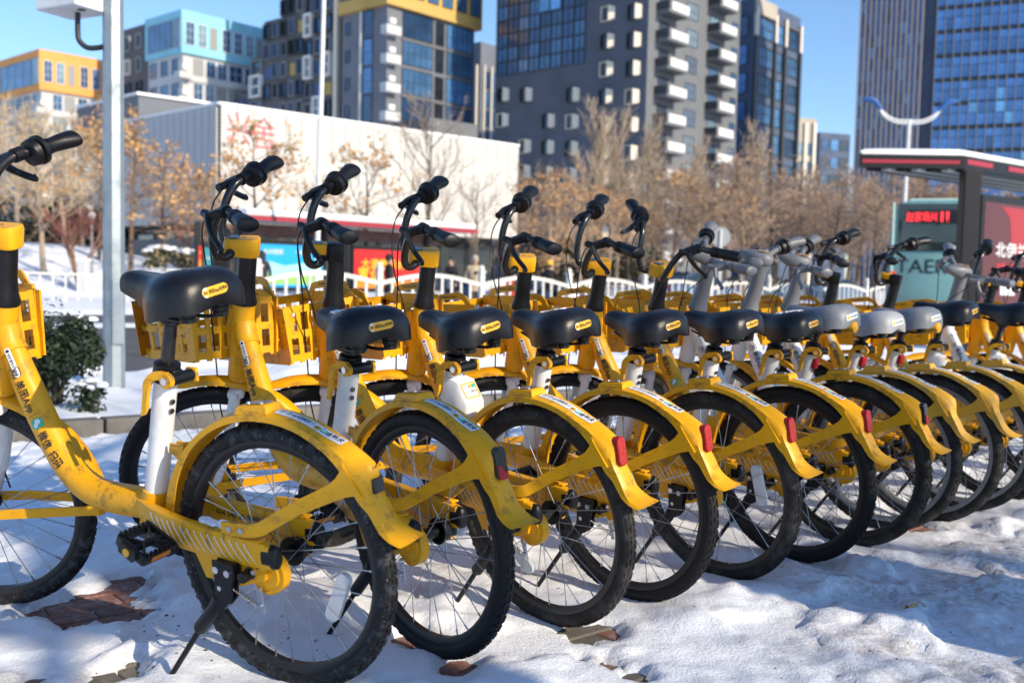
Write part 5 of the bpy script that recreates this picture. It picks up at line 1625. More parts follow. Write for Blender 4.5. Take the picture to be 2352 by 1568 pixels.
# tall metal pole with a control box
pb = at(262, 905, 8.0)
zg = on_verge(pb.x, pb.y)
r_ = empty('utility_pole', (pb.x, pb.y, zg - .1)); tag(r_, 'tall galvanised octagonal pole with a white box and black conduit at its top', 'pole')
mb = MB(); mb.add(tube([(0, 0, 0), (0, 0, 6.5)], [.086, .070], 8), 0); mb.build('pole', GALV, r_, Matrix.Rotation(R(14), 4, 'Z'))
mb = MB(); mb.add(rbox((0, 0, 0), (.10, .03, .52), .03), 0); mb.build('access_door', GALV, r_, Matrix.Translation((.055, -.062, .70)) @ Matrix.Rotation(R(25), 4, 'Z'))
zb_ = at(180, 24, 7.9).z - zg + .1
mb = MB(); mb.add(rbox((0, 0, .25), (.46, .34, .50), .012), 0); mb.add(cyl((.14, -.04, -.006), (.14, -.04, .01), .03, 12), 1)
mb.build('control_box', [WMET, BLKR], r_, Matrix.Translation((-.30, -.02, zb_)) @ Matrix.Rotation(R(-28), 4, 'Z'))
mb = MB(); mb.add(tube(smoothp([(-.27, -.02, zb_ + .01), (-.27, -.02, zb_ - .16), (-.255, -.02, zb_ - .22), (-.20, -.01, zb_ - .265), (-.12, 0, zb_ - .262), (-.05, 0, zb_ - .245)], 4), .021, 10), 0, True); mb.build('conduit', BLKR, r_)
# slim white lamp post near the pavilion
p = at(727, 560, 31); zz = -.2
r_ = empty('lamp_post', (p.x, p.y, zz)); tag(r_, 'slim white lamp post rising past the top of the photo in front of the pavilion', 'lamp post')
mb = MB(); mb.add(tube([(0, 0, 0), (0, 0, 1.2), (0, 0, 11.5)], [.085, .075, .060], 12), 0, True); mb.build('post', WMET, r_, Matrix.Rotation(R(.9), 4, 'Y'))
mb = MB(); mb.add(tube([(.15, 0, 11.45), (.5, -.6, 11.8), (.9, -1.4, 11.9)], [.05, .045, .04], 8), 0, True); mb.build('arm', WMET, r_)
mb = MB(); mb.add(rbox((0, 0, 0), (.28, .7, .12), .04, Matrix.Translation((1.0, -1.6, 11.9)) @ Matrix.Rotation(R(-30), 4, 'Z')), 0); mb.build('lamp_head', GALV, r_)
# double armed street lamp at the right
p = at(2089, 275, 46); zt = p.z
r_ = empty('street_lamp', (p.x, p.y, -.2)); tag(r_, 'double-armed street lamp with curved blue-tipped arms in front of the glass tower', 'street lamp')
LB = mat('lamp_blue', (.03, .12, .38), .4)
mb = MB(); mb.add(tube([(-.10, 0, 0), (0, 0, zt + .2)], [.10, .075], 10), 0, True); mb.build('post', WMET, r_)
for s in (-1, 1):
    mb = MB()
    for dz in (0, .12): mb.add(tube(smoothp([(0, 0, zt + .15 - dz), (s * .6, 0, zt + .18 - dz), (s * 1.15, 0, zt + .45 - dz), (s * 1.5, 0, zt + .85)], 4), .045, 8), 0, True)
    mb.build('arm', WMET, r_)
    mb = MB(); mb.add(tube([(s * 1.3, 0, zt + .62), (s * 1.62, 0, zt + .98), (s * 1.9, 0, zt + 1.05), (s * 2.2, 0, zt + 1.08)], [.07, .14, .14, .05], 8, asp=1.3), 0, True); mb.build('lamp_head', LB, r_)
# white arched traffic fence along the road
def arch_fence():
    P0_ = Vector((at(593, 640, 21).x, 21, 0)); d = Vector((.76, .645, 0)).normalized()
    r_ = empty('traffic_fence', (P0_.x, P0_.y, 0), math.atan2(d.y, d.x)); tag(r_, 'white arched traffic fence with round post caps running along the road', 'fence')
    s = 3.0; z0 = -.215; H = 1.13
    post = MB(); post.add(rbox((0, 0, .62), (.13, .13, 1.22), .015), 0); post.add(rbox((0, 0, 1.25), (.17, .17, .05), .01), 0); post.add(tube([(0, 0, 1.27), (0, 0, 1.31), (0, 0, 1.37), (0, 0, 1.41)], [.05, .075, .065, .02], 10), 0, True); post.add(box((0, 0, .03), (.35, .45, .06)), 0)
    pmz = post.mesh('post', FEN)
    rails = []
    L = s - .13
    top = MB(); top.add(strap([Vector((.065 + L * i / 14, 0, H - .20 + .20 * math.sin(math.pi * i / 14))) for i in range(15)], .09, .07), 0)
    low = MB(); low.add(strap([Vector((.065 + L * i / 2, 0, .22)) for i in range(3)], .08, .06), 0)
    tm, lm_ = top.mesh('rail', FEN), low.mesh('rail', FEN)
    bm_ = []
    nb = 9
    for k in range(1, nb + 1):
        x = .065 + L * k / (nb + 1); zt_ = H - .24 + .20 * math.sin(math.pi * k / (nb + 1))
        m_ = MB(); m_.add(box((x, 0, (.26 + zt_) / 2), (.055, .035, zt_ - .26)), 0); bm_.append(m_.mesh('baluster', FEN))
    for i in range(0, 17):
        M = Matrix.Translation((i * s, 0, z0))
        link('post', pmz, r_, M)
        if i < 16:
            link('rail', tm, r_, M); link('rail', lm_, r_, M)
            for b_ in bm_: link('baluster', b_, r_, M)
arch_fence()
# plain cream fence at the far left
a_ = at(-60, 690, 28.5); b_ = at(560, 715, 31.5); d = (b_ - a_); d.z = 0; L = d.length; d.normalize()
r_ = empty('railing', (a_.x, a_.y, 0), math.atan2(d.y, d.x)); tag(r_, 'plain cream railing in front of the snowy bank at far left', 'railing')
nb = int(L / .33)
zr = lambda x: z_at(-60, 708, 28.5) - .05 - .10 * x / L
for dz, h in ((1.12, .05), (.22, .05)):
    mb = MB(); mb.add(strap([Vector((0, 0, zr(0) + dz)), Vector((L, 0, zr(L) + dz))], h, .05), 0); mb.build('rail', CRM, r_)
mb = MB(); mb.add(box((0, 0, .55), (.035, .03, 1.1)), 0); bm_ = mb.mesh('baluster', CRM)
for i in range(nb + 1): link('baluster', bm_, r_, Matrix.Translation((i * L / nb, 0, zr(i * L / nb))))
# ---- bus shelter across the road
SH_D = mat('shelter_dark', (.008, .008, .010), .45, spec=.3); SH_G = mat('shelter_grey', (.36, .37, .38), .5); SH_R = mat('shelter_red', (.32, .012, .028), .4)
AD_B = mat('ad_blue', (.02, .33, .70), .25); AD_S = mat('ad_pale_sky', (.30, .60, .72), .3); AD_G = mat('ad_green', (.25, .50, .12), .3); AD_R = mat('ad_red', (.62, .02, .02), .25); AD_O = mat('ad_orange', (.75, .22, .02), .3); AD_Y = mat('ad_yellow', (.80, .52, .03), .3); AD_M = mat('ad_maroon', (.085, .009, .012), .3); AD_T = mat('ad_teal', (.03, .20, .25), .3)
A = at(560, 500, 32.0); B_ = at(1088, 534, 38.4)
d = Vector((B_.x - A.x, B_.y - A.y, 0)); L = d.length; d.normalize()
r_ = empty('bus_shelter', (A.x, A.y, 0), math.atan2(d.y, d.x)); tag(r_, 'long bus shelter with snow-topped red-edged roof and blue and red advertising panels', 'bus shelter')
zt = A.z
def on_sh(px): return face_s(Vector((A.x, A.y, 0)), d, px)
mb = MB(); mb.add(box((L / 2, .9, zt + .02), (L, 2.2, .14)), 0); mb.build('roof', SH_G, r_)
mb = MB(); mb.add(rbox((L / 2, .9, zt + .20), (L - .05, 2.16, .20), .06), 0); mb.build('snow_cap', SNOWM, r_)
mb = MB(); mb.add(box((L / 2, -.22, zt + .01), (L, .05, .14)), 0); mb.build('fascia', SH_R, r_)
yb = 1.0
for px in (487, 583, 783, 838, 1022):
    a_ = on_sh(px); mb = MB(); mb.add(box((a_, yb, (zt - .3) / 2 - .1), (.16, .16, zt + .2)), 0); mb.build('post', SH_D, r_)
def ad(px0, px1, z0, z1, base, arts, writing):
    a0, a1 = on_sh(px0), on_sh(px1)
    fb = MB(); w = a1 - a0
    for q in ((a0, 0), (a1, 0)): fb.add(box((q[0], yb - .02, (z0 + z1) / 2), (.07, .18, z1 - z0 + .2)), 0)
    for q in (z0, z1): fb.add(box(((a0 + a1) / 2, yb - .02, q), (w + .07, .17, .14)), 0)
    pn = MB(); pn.add(box(((a0 + a1) / 2, yb - .05, (z0 + z1) / 2), (w - .05, .08, z1 - z0 - .1)), 0)
    o = fb.build('ad_frame', SH_D, r_); po = pn.build('ad_panel', base, o)
    mats_ = [m_ for m_, *_ in arts] + [writing[0]]
    mb = MB()
    for i, (m_, pts) in enumerate(arts):
        n_ = len(pts); mb.add(([Vector((a0 + u * w, yb - .094 - .002 * i, z0 + v * (z1 - z0))) for u, v in pts], [tuple(range(n_))]), i)
    for s_, u, v, wd in writing[1]:
        vs, fs = text_fit(s_, wd * w, None, .01)
        mb.add(([Vector((a0 + u * w + x, yb - .105, z0 + v * (z1 - z0) + y)) for x, y in vs], fs), len(mats_) - 1)
    mb.build('poster', mats_, po)
zl, zh = .35, z_at(690, 560, 35)
ad(591, 779, zl, zh, AD_B, [(AD_S, [(.03, .08), (.97, .08), (.97, .50), (.75, .58), (.5, .50), (.3, .60), (.03, .46)]), (AD_G, [(.03, .10), (.97, .10), (.97, .34), (.8, .30), (.62, .40), (.42, .28), (.22, .36), (.03, .26)]), (AD_B, [(.03, .03), (.97, .03), (.97, .10), (.03, .10)])], (WMET, [('大兴创城', .36, .80, .26), ('一周年', .72, .80, .18)]))
ad(848, 1010, zl, z_at(930, 572, 37), AD_R, [(AD_O, [(.03, .03), (.97, .03), (.97, .30), (.70, .20), (.40, .34), (.03, .22)])], (AD_Y, [('大满贯新城', .42, .62, .62), ('置业', .22, .38, .30)]))
ad(497, 520, zl, z_at(505, 565, 33), AD_T, [], (WMET, [('公交', .5, .7, .5)]))
ad(484, 496, zl, z_at(490, 562, 33), AD_R, [(AD_O, [(.1, .05), (.9, .05), (.9, .5), (.5, .7), (.1, .5)])], (AD_Y, [('大', .5, .8, .5)]))
mb = MB(); mb.add(box((L * .5, yb + .1, zh + .38), (L * .9, .08, .42)), 0); mb.build('header_panel', mat('header_brown', (.10, .035, .030), .5, dirt=(.2, .12, .1), dscale=3, damt=.7), r_)
for i in range(2):
    a_ = on_sh(800 + i * 225); mb = MB(); mb.add(rbox((a_, .4, .25), (1.1, .32, .06), .02), 0)
    for q in (-.45, .45): mb.add(box((a_ + q, .4, .0), (.06, .28, .5)), 0)
    mb.build('bench', SH_G, r_)
# ---- near bus shelter at the right
c_ = at(2214, 388, 14.2); l_ = at(1981, 374, 14.2)
zb2 = c_.z; dd = Vector((.80, .60, 0)).normalized(); ee = Vector((-1, .06, 0)).normalized(); W2 = 1.46; L2 = 7.0
r_ = empty('bus_shelter', (c_.x, c_.y, 0)); tag(r_, 'near bus shelter at right with thick snow on its dark red-striped roof', 'bus shelter')
def quad(off, z0, z1, grow=0.0):
    q = [Vector((0, 0, 0)) - dd * grow - ee * grow, dd * L2 - ee * grow, dd * L2 + ee * (W2 + grow), ee * (W2 + grow) - dd * grow]
    return [[Vector((p.x, p.y, z)) for p in q] for z in (z0, z1)]
mb = MB(); mb.add(loft(quad(0, zb2, zb2 + .185)), 0); mb.build('roof', SH_D, r_)
mb = MB()
q = quad(0, 0, 0)[0]
rings = []
for z, g in ((.19, -.03), (.23, -.01), (.265, -.05), (.285, -.16)):
    k = quad(0, 0, 0, g)[0]; rings.append([Vector((p.x, p.y, zb2 + z)) for p in k])
mb.add(loft(rings), 0, True); mb.build('snow_cap', SNOWM, r_)
n1 = Vector((ee.y, -ee.x, 0)) * -1; n1 = n1 if n1.y < 0 else -n1
mb = MB(); p0, p1 = Vector((0, 0, 0)) + ee * .06, ee * (W2 - .05)
mb.add(loft([[p0 + n1 * k + Vector((0, 0, zb2 + .065)), p1 + n1 * k + Vector((0, 0, zb2 + .065)), p1 + n1 * k + Vector((0, 0, zb2 + .115)), p0 + n1 * k + Vector((0, 0, zb2 + .115))] for k in (-.005, .008)]), 0)
n2 = Vector((dd.y, -dd.x, 0))
for i in range(6):
    p0, p1 = dd * (.08 + i * 1.15), dd * (.78 + i * 1.15)
    mb.add(loft([[p0 + n2 * k + Vector((0, 0, zb2 + .07)), p1 + n2 * k + Vector((0, 0, zb2 + .07)), p1 + n2 * k + Vector((0, 0, zb2 + .14)), p0 + n2 * k + Vector((0, 0, zb2 + .14))] for k in (-.005, .008)]), 0)
mb.build('red_stripe', SH_R, r_)
for i in range(7):
    p0 = ee * (W2 * (i + .5) / 7); mb = MB(); mb.add(strap([p0 + dd * .1 + Vector((0, 0, zb2 - .02)), p0 + dd * (L2 - .1) + Vector((0, 0, zb2 - .02))], .03, .12), 0); mb.build('ceiling_slat', SH_G if i % 2 else SH_D, r_)
pp = at(2219, 600, 14.35) - c_; pp.z = 0
for k in (0, 4.2):
    mb = MB(); mb.add(rbox((pp.x + dd.x * k, pp.y + dd.y * k, (zb2 - .3) / 2), (.25, .20, zb2 + .3), .02), 0); mb.build('post', SH_D, r_)
za, zb3 = .45, z_at(2300, 470, 15)
o1 = pp + dd * .25 + Vector((0, .0, 0)); wL = 2.6
mb = MB(); mb.add(loft([[o1 + n2 * k + Vector((0, 0, za - .1)), o1 + dd * wL + n2 * k + Vector((0, 0, za - .1)), o1 + dd * wL + n2 * k + Vector((0, 0, zb3 + .1)), o1 + n2 * k + Vector((0, 0, zb3 + .1))] for k in (-.08, .06)]), 0); fo = mb.build('ad_frame', SH_D, r_)
fnp = lambda l: (lambda x, y: o1 + dd * x + n2 * (.062 + l) + Vector((0, 0, y)))
mb = MB()
mb.add(map3(([(.08, za), (wL - .08, za), (wL - .08, zb3), (.08, zb3)], [(0, 1, 2, 3)]), fnp(.002)), 0)
mb.add(map3(([(.9, za + 1.0), (1.5, za + .8), (wL - .08, za + .7), (wL - .08, zb3 - .05), (.55, zb3 - .05), (.8, za + 1.5)], [(0, 1, 2, 3, 4, 5)]), fnp(.005)), 1)  # sun patch put into the poster's colour as a brighter red shape
mb.add(map3(shift2(text_fit('北伊兰特', 1.25, .22, .012), 1.05, za + 1.02), fnp(.009)), 2)
mb.add(map3(shift2(text_fit('全新上市', .6, .10, .01), .75, za + .78), fnp(.009)), 3)
mb.add(map3(([(.62, za + .35), (1.05, za + .35), (1.05, za + .55), (.62, za + .55)], [(0, 1, 2, 3)]), fnp(.009)), 2)
mb.add(map3(([(.3, za + .05), (wL - .1, za + .05), (wL - .1, za + .2), (.3, za + .2)], [(0, 1, 2, 3)]), fnp(.009)), 4)
mb.build('poster', [AD_M, mat('ad_red_sunlit', (.33, .008, .014), .3), WMET, AD_R, mat('ad_grey', (.35, .30, .32), .4)], fo)
# ---- bus
BT = mat('bus_teal', (.20, .40, .40), .35, dirt=(.14, .26, .26), dscale=1.5, damt=.6, coat=.3); BTL = mat('bus_pale', (.55, .72, .66), .35); BGL = mat('bus_glass', (.020, .030, .034), .08, spec=.8); BD = mat('bus_black', (.012, .013, .015), .4); BGT = mat('bus_inner_glass', (.05, .08, .085), .15, spec=.7)
TLR = mat('bus_lamp_red', (.50, .01, .01), .2, emit=(1, .02, .01), estr=.35); TLA = mat('bus_lamp_amber', (.8, .25, .02), .2, emit=(1, .35, .02), estr=3.0)
LED = mat('led_red', (.9, .02, .02), .4, emit=(1, .03, .04), estr=1.6)
c_ = at(2036, 600, 22)
bd = Vector((.80, .60, 0)).normalized(); bx = Vector((bd.y, -bd.x, 0))          # bx: to the right along the rear face
bx = Vector((.93, -.36, 0)).normalized(); bd = Vector((.36, .93, 0)).normalized()
r_ = empty('bus', (c_.x, c_.y, -.2)); tag(r_, 'teal city bus seen from behind with red LED route sign, beside the near shelter', 'bus')
Mb = Matrix((bx, bd, Vector((0, 0, 1)))).transposed().to_4x4()
BWD, BHT, BLN = 2.5, z_at(2150, 458, 21.5) + .2, 11.5
mb = MB()
rings = []
for y, g in ((0, .10), (.05, .02), (.2, 0), (BLN - .2, 0), (BLN, .08)):
    rings.append([Vector((x, y, z)) for x, z in ((g, .32), (g, 1.2), (g + .03, 2.2), (g + .09, BHT - .22), (g + .22, BHT - .05), (.5, BHT), (BWD - .5, BHT), (BWD - g - .22, BHT - .05), (BWD - g - .09, BHT - .22), (BWD - g - .03, 2.2), (BWD - g, 1.2), (BWD - g, .32))])
mb.add(loft(rings), 0, True); mb.build('body', BT, r_, Mb)
mb = MB(); mb.add(rbox((BWD / 2, -.015, (1.88 + BHT - .08) / 2), (BWD - .40, .05, BHT - .08 - 1.88), .02), 0); wo = mb.build('rear_window', BGL, r_, Mb)
mb = MB(); mb.add(rbox((BWD / 2, -.045, 2.30), (BWD - .56, .015, .48), .006), 0); mb.build('pane', BGT, wo)
mb = MB(); mb.add(box((BWD / 2, -.045, BHT - .36), (BWD - .75, .015, .30)), 0); ro = mb.build('route_sign', BD, r_, Mb)
for s_, x_, w_ in (('赵家场兴', .68, .62), ('1', 1.08, .045), ('1', 1.19, .045)):
    vs, fs = text_fit(s_, w_, .21, .004)
    mb = MB(); mb.add(([Vector((x_ + x, -.055, BHT - .36 + y)) for x, y in vs], fs), 0); mb.build('lettering', LED, ro)
vs, fs = text_fit('TAERS', 1.25, .30, .0)
mb = MB(); mb.add(([Vector((.82 + x, -.012, 1.55 + y)) for x, y in vs], fs), 0); mb.build('lettering', BD, r_, Mb); mb = MB(); mb.add(([Vector((BWD / 2 + .15 + x, -.075, 1.98 + y)) for x, y in ((-.16, .05), (-.10, .05), (0, -.01), (.10, .05), (.16, .05), (.06, -.05), (-.06, -.05))], [tuple(range(7))]), 0); mb.build('emblem', WMET, r_, Mb)
for s in (0, 1):
    mb = MB(); x = .105 if s == 0 else BWD - .105
    mb.add(rbox((x, -.02, 1.9), (.05, .06, BHT - .9), .015), 0); mb.build('corner_trim', BTL, r_, Mb)
    mb = MB(); mb.add(rbox((x + (.03 if s == 0 else -.03), -.03, 1.12), (.12, .05, .62), .02), 0); lo = mb.build('tail_lamp', TLR, r_, Mb)
    mb = MB(); mb.add(rbox((x + (.03 if s == 0 else -.03), -.06, 1.14), (.09, .03, .14), .012), 0); mb.build('lens', TLA, lo)
    for y in (2.6, 9.0):
        mb = MB(); mb.add(cyl((s * (BWD - .3) , y, .42), (s * (BWD - .3) + .3, y, .42), .44, 20), 0); mb.build('wheel', BD, r_, Mb)
mb = MB(); mb.add(box((BWD - .01, BLN / 2, 1.95), (.05, BLN - .8, .95)), 0); mb.build('side_windows', BGL, r_, Mb)
mb = MB(); mb.add(tube([(1.45, -.06, 2.72), (1.2, -.07, 2.55), (1.0, -.07, 2.45)], .016, 6), 0); mb.build('wiper', BD, r_, Mb)
mb = MB(); mb.add(rbox((BWD / 2, 3.2, BHT + .09), (1.7, 2.4, .22), .06), 0); mb.build('roof_unit', BTL, r_, Mb)
# ---- parked cars behind the fence
def car(px, py, Y, rz, paint, label):
    p = at(px, py, Y); r_ = empty('parked_car', (p.x, p.y, -.2), rz); tag(r_, label, 'car', 'cars parked behind the traffic fence')
    W = 1.78
    st = [(-2.2, .55, .82, .80), (-2.15, .40, .98, .84), (-1.6, .30, 1.04, .88), (-.9, .28, 1.04, .89), (.9, .28, .98, .89), (1.7, .30, .90, .86), (2.15, .38, .78, .78), (2.25, .50, .66, .70)]
    mb = MB(); rings = []
    for x, z0, z1, hw in st: rings.append([Vector((x, y * hw, z)) for y, z in ((1, z0 + .05), (1.0, (z0 + z1) / 2), (.94, z1 - .04), (.8, z1), (-.8, z1), (-.94, z1 - .04), (-1, (z0 + z1) / 2), (-1, z0 + .05), (-.85, z0), (.85, z0))])
    mb.add(loft(rings), 0, True); mb.build('body', paint, r_)
    gh = [(-1.75, .98, .01), (-1.15, 1.36, .16), (-.5, 1.48, .20), (.25, 1.46, .20), (.75, 1.32, .14), (1.45, .97, .01)]
    mb = MB(); rings = []
    for x, z, t_ in gh: rings.append([Vector((x, y, zz)) for y, zz in ((.78, .94), (.78 - t_, z - .03), (.70 - t_, z), (-.70 + t_, z), (-.78 + t_, z - .03), (-.78, .94))])
    mb.add(loft(rings), 0, True); mb.build('cabin_glass', BGL, r_)
    mb = MB(); mb.add(rbox((-.15, 0, 1.485), (1.35, 1.12, .05), .02), 0)
    for s in (-1, 1):
        mb.add(strap([Vector((.32, s * .60, 1.45)), Vector((.8, s * .66, 1.30)), Vector((1.45, s * .78, .98))], .06, .05), 0); mb.add(strap([Vector((-.7, s * .60, 1.45)), Vector((-1.2, s * .64, 1.34)), Vector((-1.75, s * .78, .99))], .08, .05), 0); mb.add(strap([Vector((-.1, s * .60, 1.46)), Vector((-.1, s * .80, .98))], .07, .05, up=(1, 0, 0)), 0)
    mb.build('roof', paint, r_)
    for x in (-1.38, 1.38):
        for s in (-1, 1):
            mb = MB(); mb.add(cyl((x, s * .70, .32), (x, s * .90, .32), .32, 18), 0, True); wo = mb.build('wheel', BD, r_)
            mb = MB(); mb.add(cyl((x, s * .895, .32), (x, s * .91, .32), .19, 12), 0); mb.build('hubcap', GALV, wo)
    for s in (-1, 1):
        mb = MB(); mb.add(rbox((2.15, s * .58, .68), (.16, .34, .14), .04), 0); mb.build('headlight', CLR, r_)
        mb = MB(); mb.add(rbox((-2.14, s * .62, .84), (.12, .30, .14), .04), 0); mb.build('tail_light', REDL, r_)
        mb = MB(); mb.add(rbox((.95, s * .96, 1.0), (.12, .18, .12), .04), 0); mb.build('mirror', paint, r_)
    return r_
CP = [mat('car_blue', (.03, .06, .14), .2, coat=1), mat('car_silver', (.30, .32, .36), .25, metal=.6, coat=1), mat('car_navy', (.015, .03, .07), .2, coat=1), mat('car_white', (.70, .70, .70), .2, coat=1)]
car(1590, 660, 42, R(40), CP[0], 'dark blue parked car behind the fence, left of the grey-stemmed bicycles')
car(1720, 650, 56, R(40), CP[2], 'navy parked car behind the fence at the middle of the tree row')
car(1800, 645, 66, R(36), CP[1], 'silver parked car farther along behind the fence')
car(1925, 650, 60, R(42), CP[0], 'blue parked car behind the fence, nearest the bus')
# ---- electric scooters behind the fence
def scooter(px, Y, rz, paint, label):
    p = at(px, 640, Y); r_ = empty('electric_scooter', (p.x, p.y, -.2), rz); tag(r_, label, 'scooter', 'electric scooters behind the fence')
    for x in (-.58, .62):
        mb = MB(); mb.add(tube([Vector((x + .19 * math.cos(a), 0, .22 + .19 * math.sin(a))) for a in [2 * math.pi * k / 18 for k in range(18)]], .05, 8, closed=True), 0, True); mb.build('wheel', BD, r_)
    mb = MB(); mb.add(loft([[Vector((x, y * w, z)) for y, z in ((1, z0), (1, z1), (-1, z1), (-1, z0))] for x, w, z0, z1 in ((-.85, .06, .55, .68), (-.6, .14, .36, .72), (-.15, .15, .30, .70), (-.1, .15, .26, .34), (.30, .15, .26, .34), (.38, .18, .28, .60), (.46, .20, .35, .95), (.55, .10, .45, .98))]), 0, True); mb.build('body', paint, r_)
    mb = MB(); mb.add(rbox((-.42, 0, .78), (.62, .26, .12), .05), 0); mb.build('seat', BLK, r_)
    mb = MB(); mb.add(tube([(.52, 0, .60), (.42, 0, 1.0)], .03, 8), 0, True); mb.add(tube(smoothp([(.32, .34, 1.02), (.40, .2, 1.05), (.43, 0, 1.02), (.40, -.2, 1.05), (.32, -.34, 1.02)], 3), .016, 8), 0, True); mb.build('handlebar', BLK, r_)
    mb = MB(); mb.add(rbox((.52, 0, .92), (.10, .16, .12), .04), 0); mb.build('headlight', CLR, r_)
    for s in (-1, 1):
        mb = MB(); mb.add(cyl((.38, s * .36, 1.22), (.40, s * .36, 1.21), .055, 12), 0); mb.add(cyl((.38, s * .30, 1.05), (.39, s * .36, 1.20), .008, 6), 0); mb.build('mirror', BLK, r_)
    mb = MB(); mb.add(rbox((-.95, 0, .88), (.30, .34, .28), .04), 0); mb.build('top_box', paint, r_)
scooter(1052, 27.5, R(70), CP[2], 'dark electric scooter behind the fence beside the man at the red poster')
scooter(1135, 29, R(100), CP[3], 'white electric scooter behind the fence right of the woman in beige')
scooter(1180, 30, R(80), mat('scooter_red', (.5, .04, .02), .3), 'red electric scooter behind the fence left of the yellow helmet')
scooter(1262, 31.2, R(60), CP[2], 'dark electric scooter ridden by the person in the yellow helmet')
scooter(1330, 32, R(110), CP[3], 'white electric scooter behind the fence right of the yellow helmet')
# ================================================================== PEOPLE (far side of the fence)
def person(px, Y, zfoot, face, coat, trousers, skin, hair, label, hood=False, helmet=None, cap=None, step=.0, sit=False, scale=1.0, bag=None):
    p = at(px, 640, Y)
    me = bpy.data.meshes.new('person'); V = []; E = []; RD = []
    def v(x, y, z, r_, par=None):
        V.append((x, y, z)); RD.append(r_)
        if par is not None: E.append((par, len(V) - 1))
        return len(V) - 1
    hip = v(0, 0, .92, .135); ab = v(0, 0, 1.08, .135, hip); ch = v(0, .01, 1.28, .155, ab); nk = v(0, .0, 1.44, .070, ch); hd0 = v(0, .015, 1.53, .075, nk); hd1 = v(0, .02, 1.62, .098, hd0); hd2 = v(0, .01, 1.70, .07, hd1)
    nose = v(0, .12, 1.60, .018, hd1)
    for s in (-1, 1):
        th = v(s * .09, 0, .84, .098, hip)
        if sit:
            kn = v(s * .13, .42, .74, .070, th); an = v(s * .13, .46, .36, .045, kn); v(s * .13, .60, .31, .036, an)
        else:
            kn = v(s * .10, s * step * .5 + .02, .48, .064, th); an = v(s * .10, s * step - .02, .09, .044, kn); v(s * .11, s * step + .13, .045, .036, an)
        sh = v(s * .185, 0, 1.38, .068, ch)
        if sit: el = v(s * .27, .16, 1.16, .050, sh); wr = v(s * .26, .38, 1.08, .036, el); dv = (0, .08, -.01)
        else: el = v(s * .25, -.04 - s * step * .25, 1.12, .052, sh); wr = v(s * .25, .06 - s * step * .4, .89, .036, el); dv = (0, .02, -.08)
        pa = v(V[wr][0], V[wr][1] + dv[1], V[wr][2] + dv[2], .032, wr)
        for k in range(4):
            a_ = v(V[pa][0] + s * (-.018 + .012 * k) * .4, V[pa][1] + dv[1] * .7 + (.02 - .012 * k), V[pa][2] + dv[2] * .75 + .006 * abs(k - 1), .009, pa)
            v(V[a_][0] - s * .010, V[a_][1] + dv[1] * .4, V[a_][2] + dv[2] * .4, .008, a_)
        v(V[wr][0] - s * .03, V[wr][1] + dv[1] * .5 + .028, V[wr][2] + dv[2] * .6, .010, pa)
    me.from_pydata(V, E, []); me.update()
    o = bpy.data.objects.new('person', me); COL.objects.link(o)
    sk = o.modifiers.new('skin', 'SKIN'); sb = o.modifiers.new('sub', 'SUBSURF'); sb.levels = 2; sb.render_levels = 2
    for i, r0 in enumerate(RD): me.skin_vertices[0].data[i].radius = (r0, r0)
    me.skin_vertices[0].data[0].use_root = True
    dg = bpy.context.evaluated_depsgraph_get(); nm = bpy.data.meshes.new_from_object(o.evaluated_get(dg))
    bpy.data.objects.remove(o); bpy.data.meshes.remove(me)
    for m_ in (coat, trousers, skin, BD): nm.materials.append(m_)
    for f in nm.polygons:
        c = f.center; i = 0
        if c.z < .10 or (sit and c.z < .40): i = 3
        elif c.z < .86 and abs(c.x) < .19: i = 1
        elif c.z > 1.47: i = 2
        elif abs(c.x) > .2 and c.z < .885 and not sit: i = 2
        f.material_index = i; f.use_smooth = True
    nm.name = 'person'
    r_ = link('person', nm); r_.location = (p.x, p.y, zfoot); r_.rotation_euler = (0, 0, face); r_.scale = (scale,) * 3
    tag(r_, label, 'person')
    # coat skirt over the hips
    mb = MB(); rings = []
    for z, a_, b_ in ((.70 if not sit else .84, .205, .165), (.85, .195, .155), (1.0, .178, .145), (1.2, .19, .15), (1.36, .20, .13), (1.43, .12, .09)):
        rings.append([Vector((math.cos(q) * a_, math.sin(q) * b_ + .005, z)) for q in [2 * math.pi * k / 16 for k in range(16)]])
    mb.add(loft(rings), 0, True); mb.build('coat', coat, r_)
    mb = MB(); rings = []
    if hood: prof = ((1.42, .13, .12, 0), (1.52, .125, .13, -.01), (1.62, .13, .135, -.012), (1.71, .105, .11, -.01), (1.76, .04, .05, -.005))
    else: prof = ((1.55, .085, .07, -.03), (1.60, .100, .095, -.018), (1.66, .102, .105, -.004), (1.72, .082, .09, 0), (1.755, .03, .04, 0))
    for z, a_, b_, dy in prof: rings.append([Vector((math.cos(q) * a_, math.sin(q) * b_ + dy - (.015 if hood else 0), z)) for q in [2 * math.pi * k / 14 for k in range(14)]])
    mb.add(loft(rings), 0, True); mb.build('hood' if hood else 'hair', coat if hood else hair, r_)
    for s in (-1, 1):
        mb = MB(); mb.add(rbox((s * .036, .112, 1.625), (.022, .012, .010), .003), 0); mb.build('eye', BD, r_)
        mb = MB(); mb.add(rbox((s * .100, .01, 1.60), (.018, .035, .055), .008), 0); mb.build('ear', skin, r_)
    mb = MB(); mb.add(rbox((0, .108, 1.55), (.045, .014, .010), .003), 0); mb.build('mouth', mat('lips', (.25, .08, .07), .5), r_)
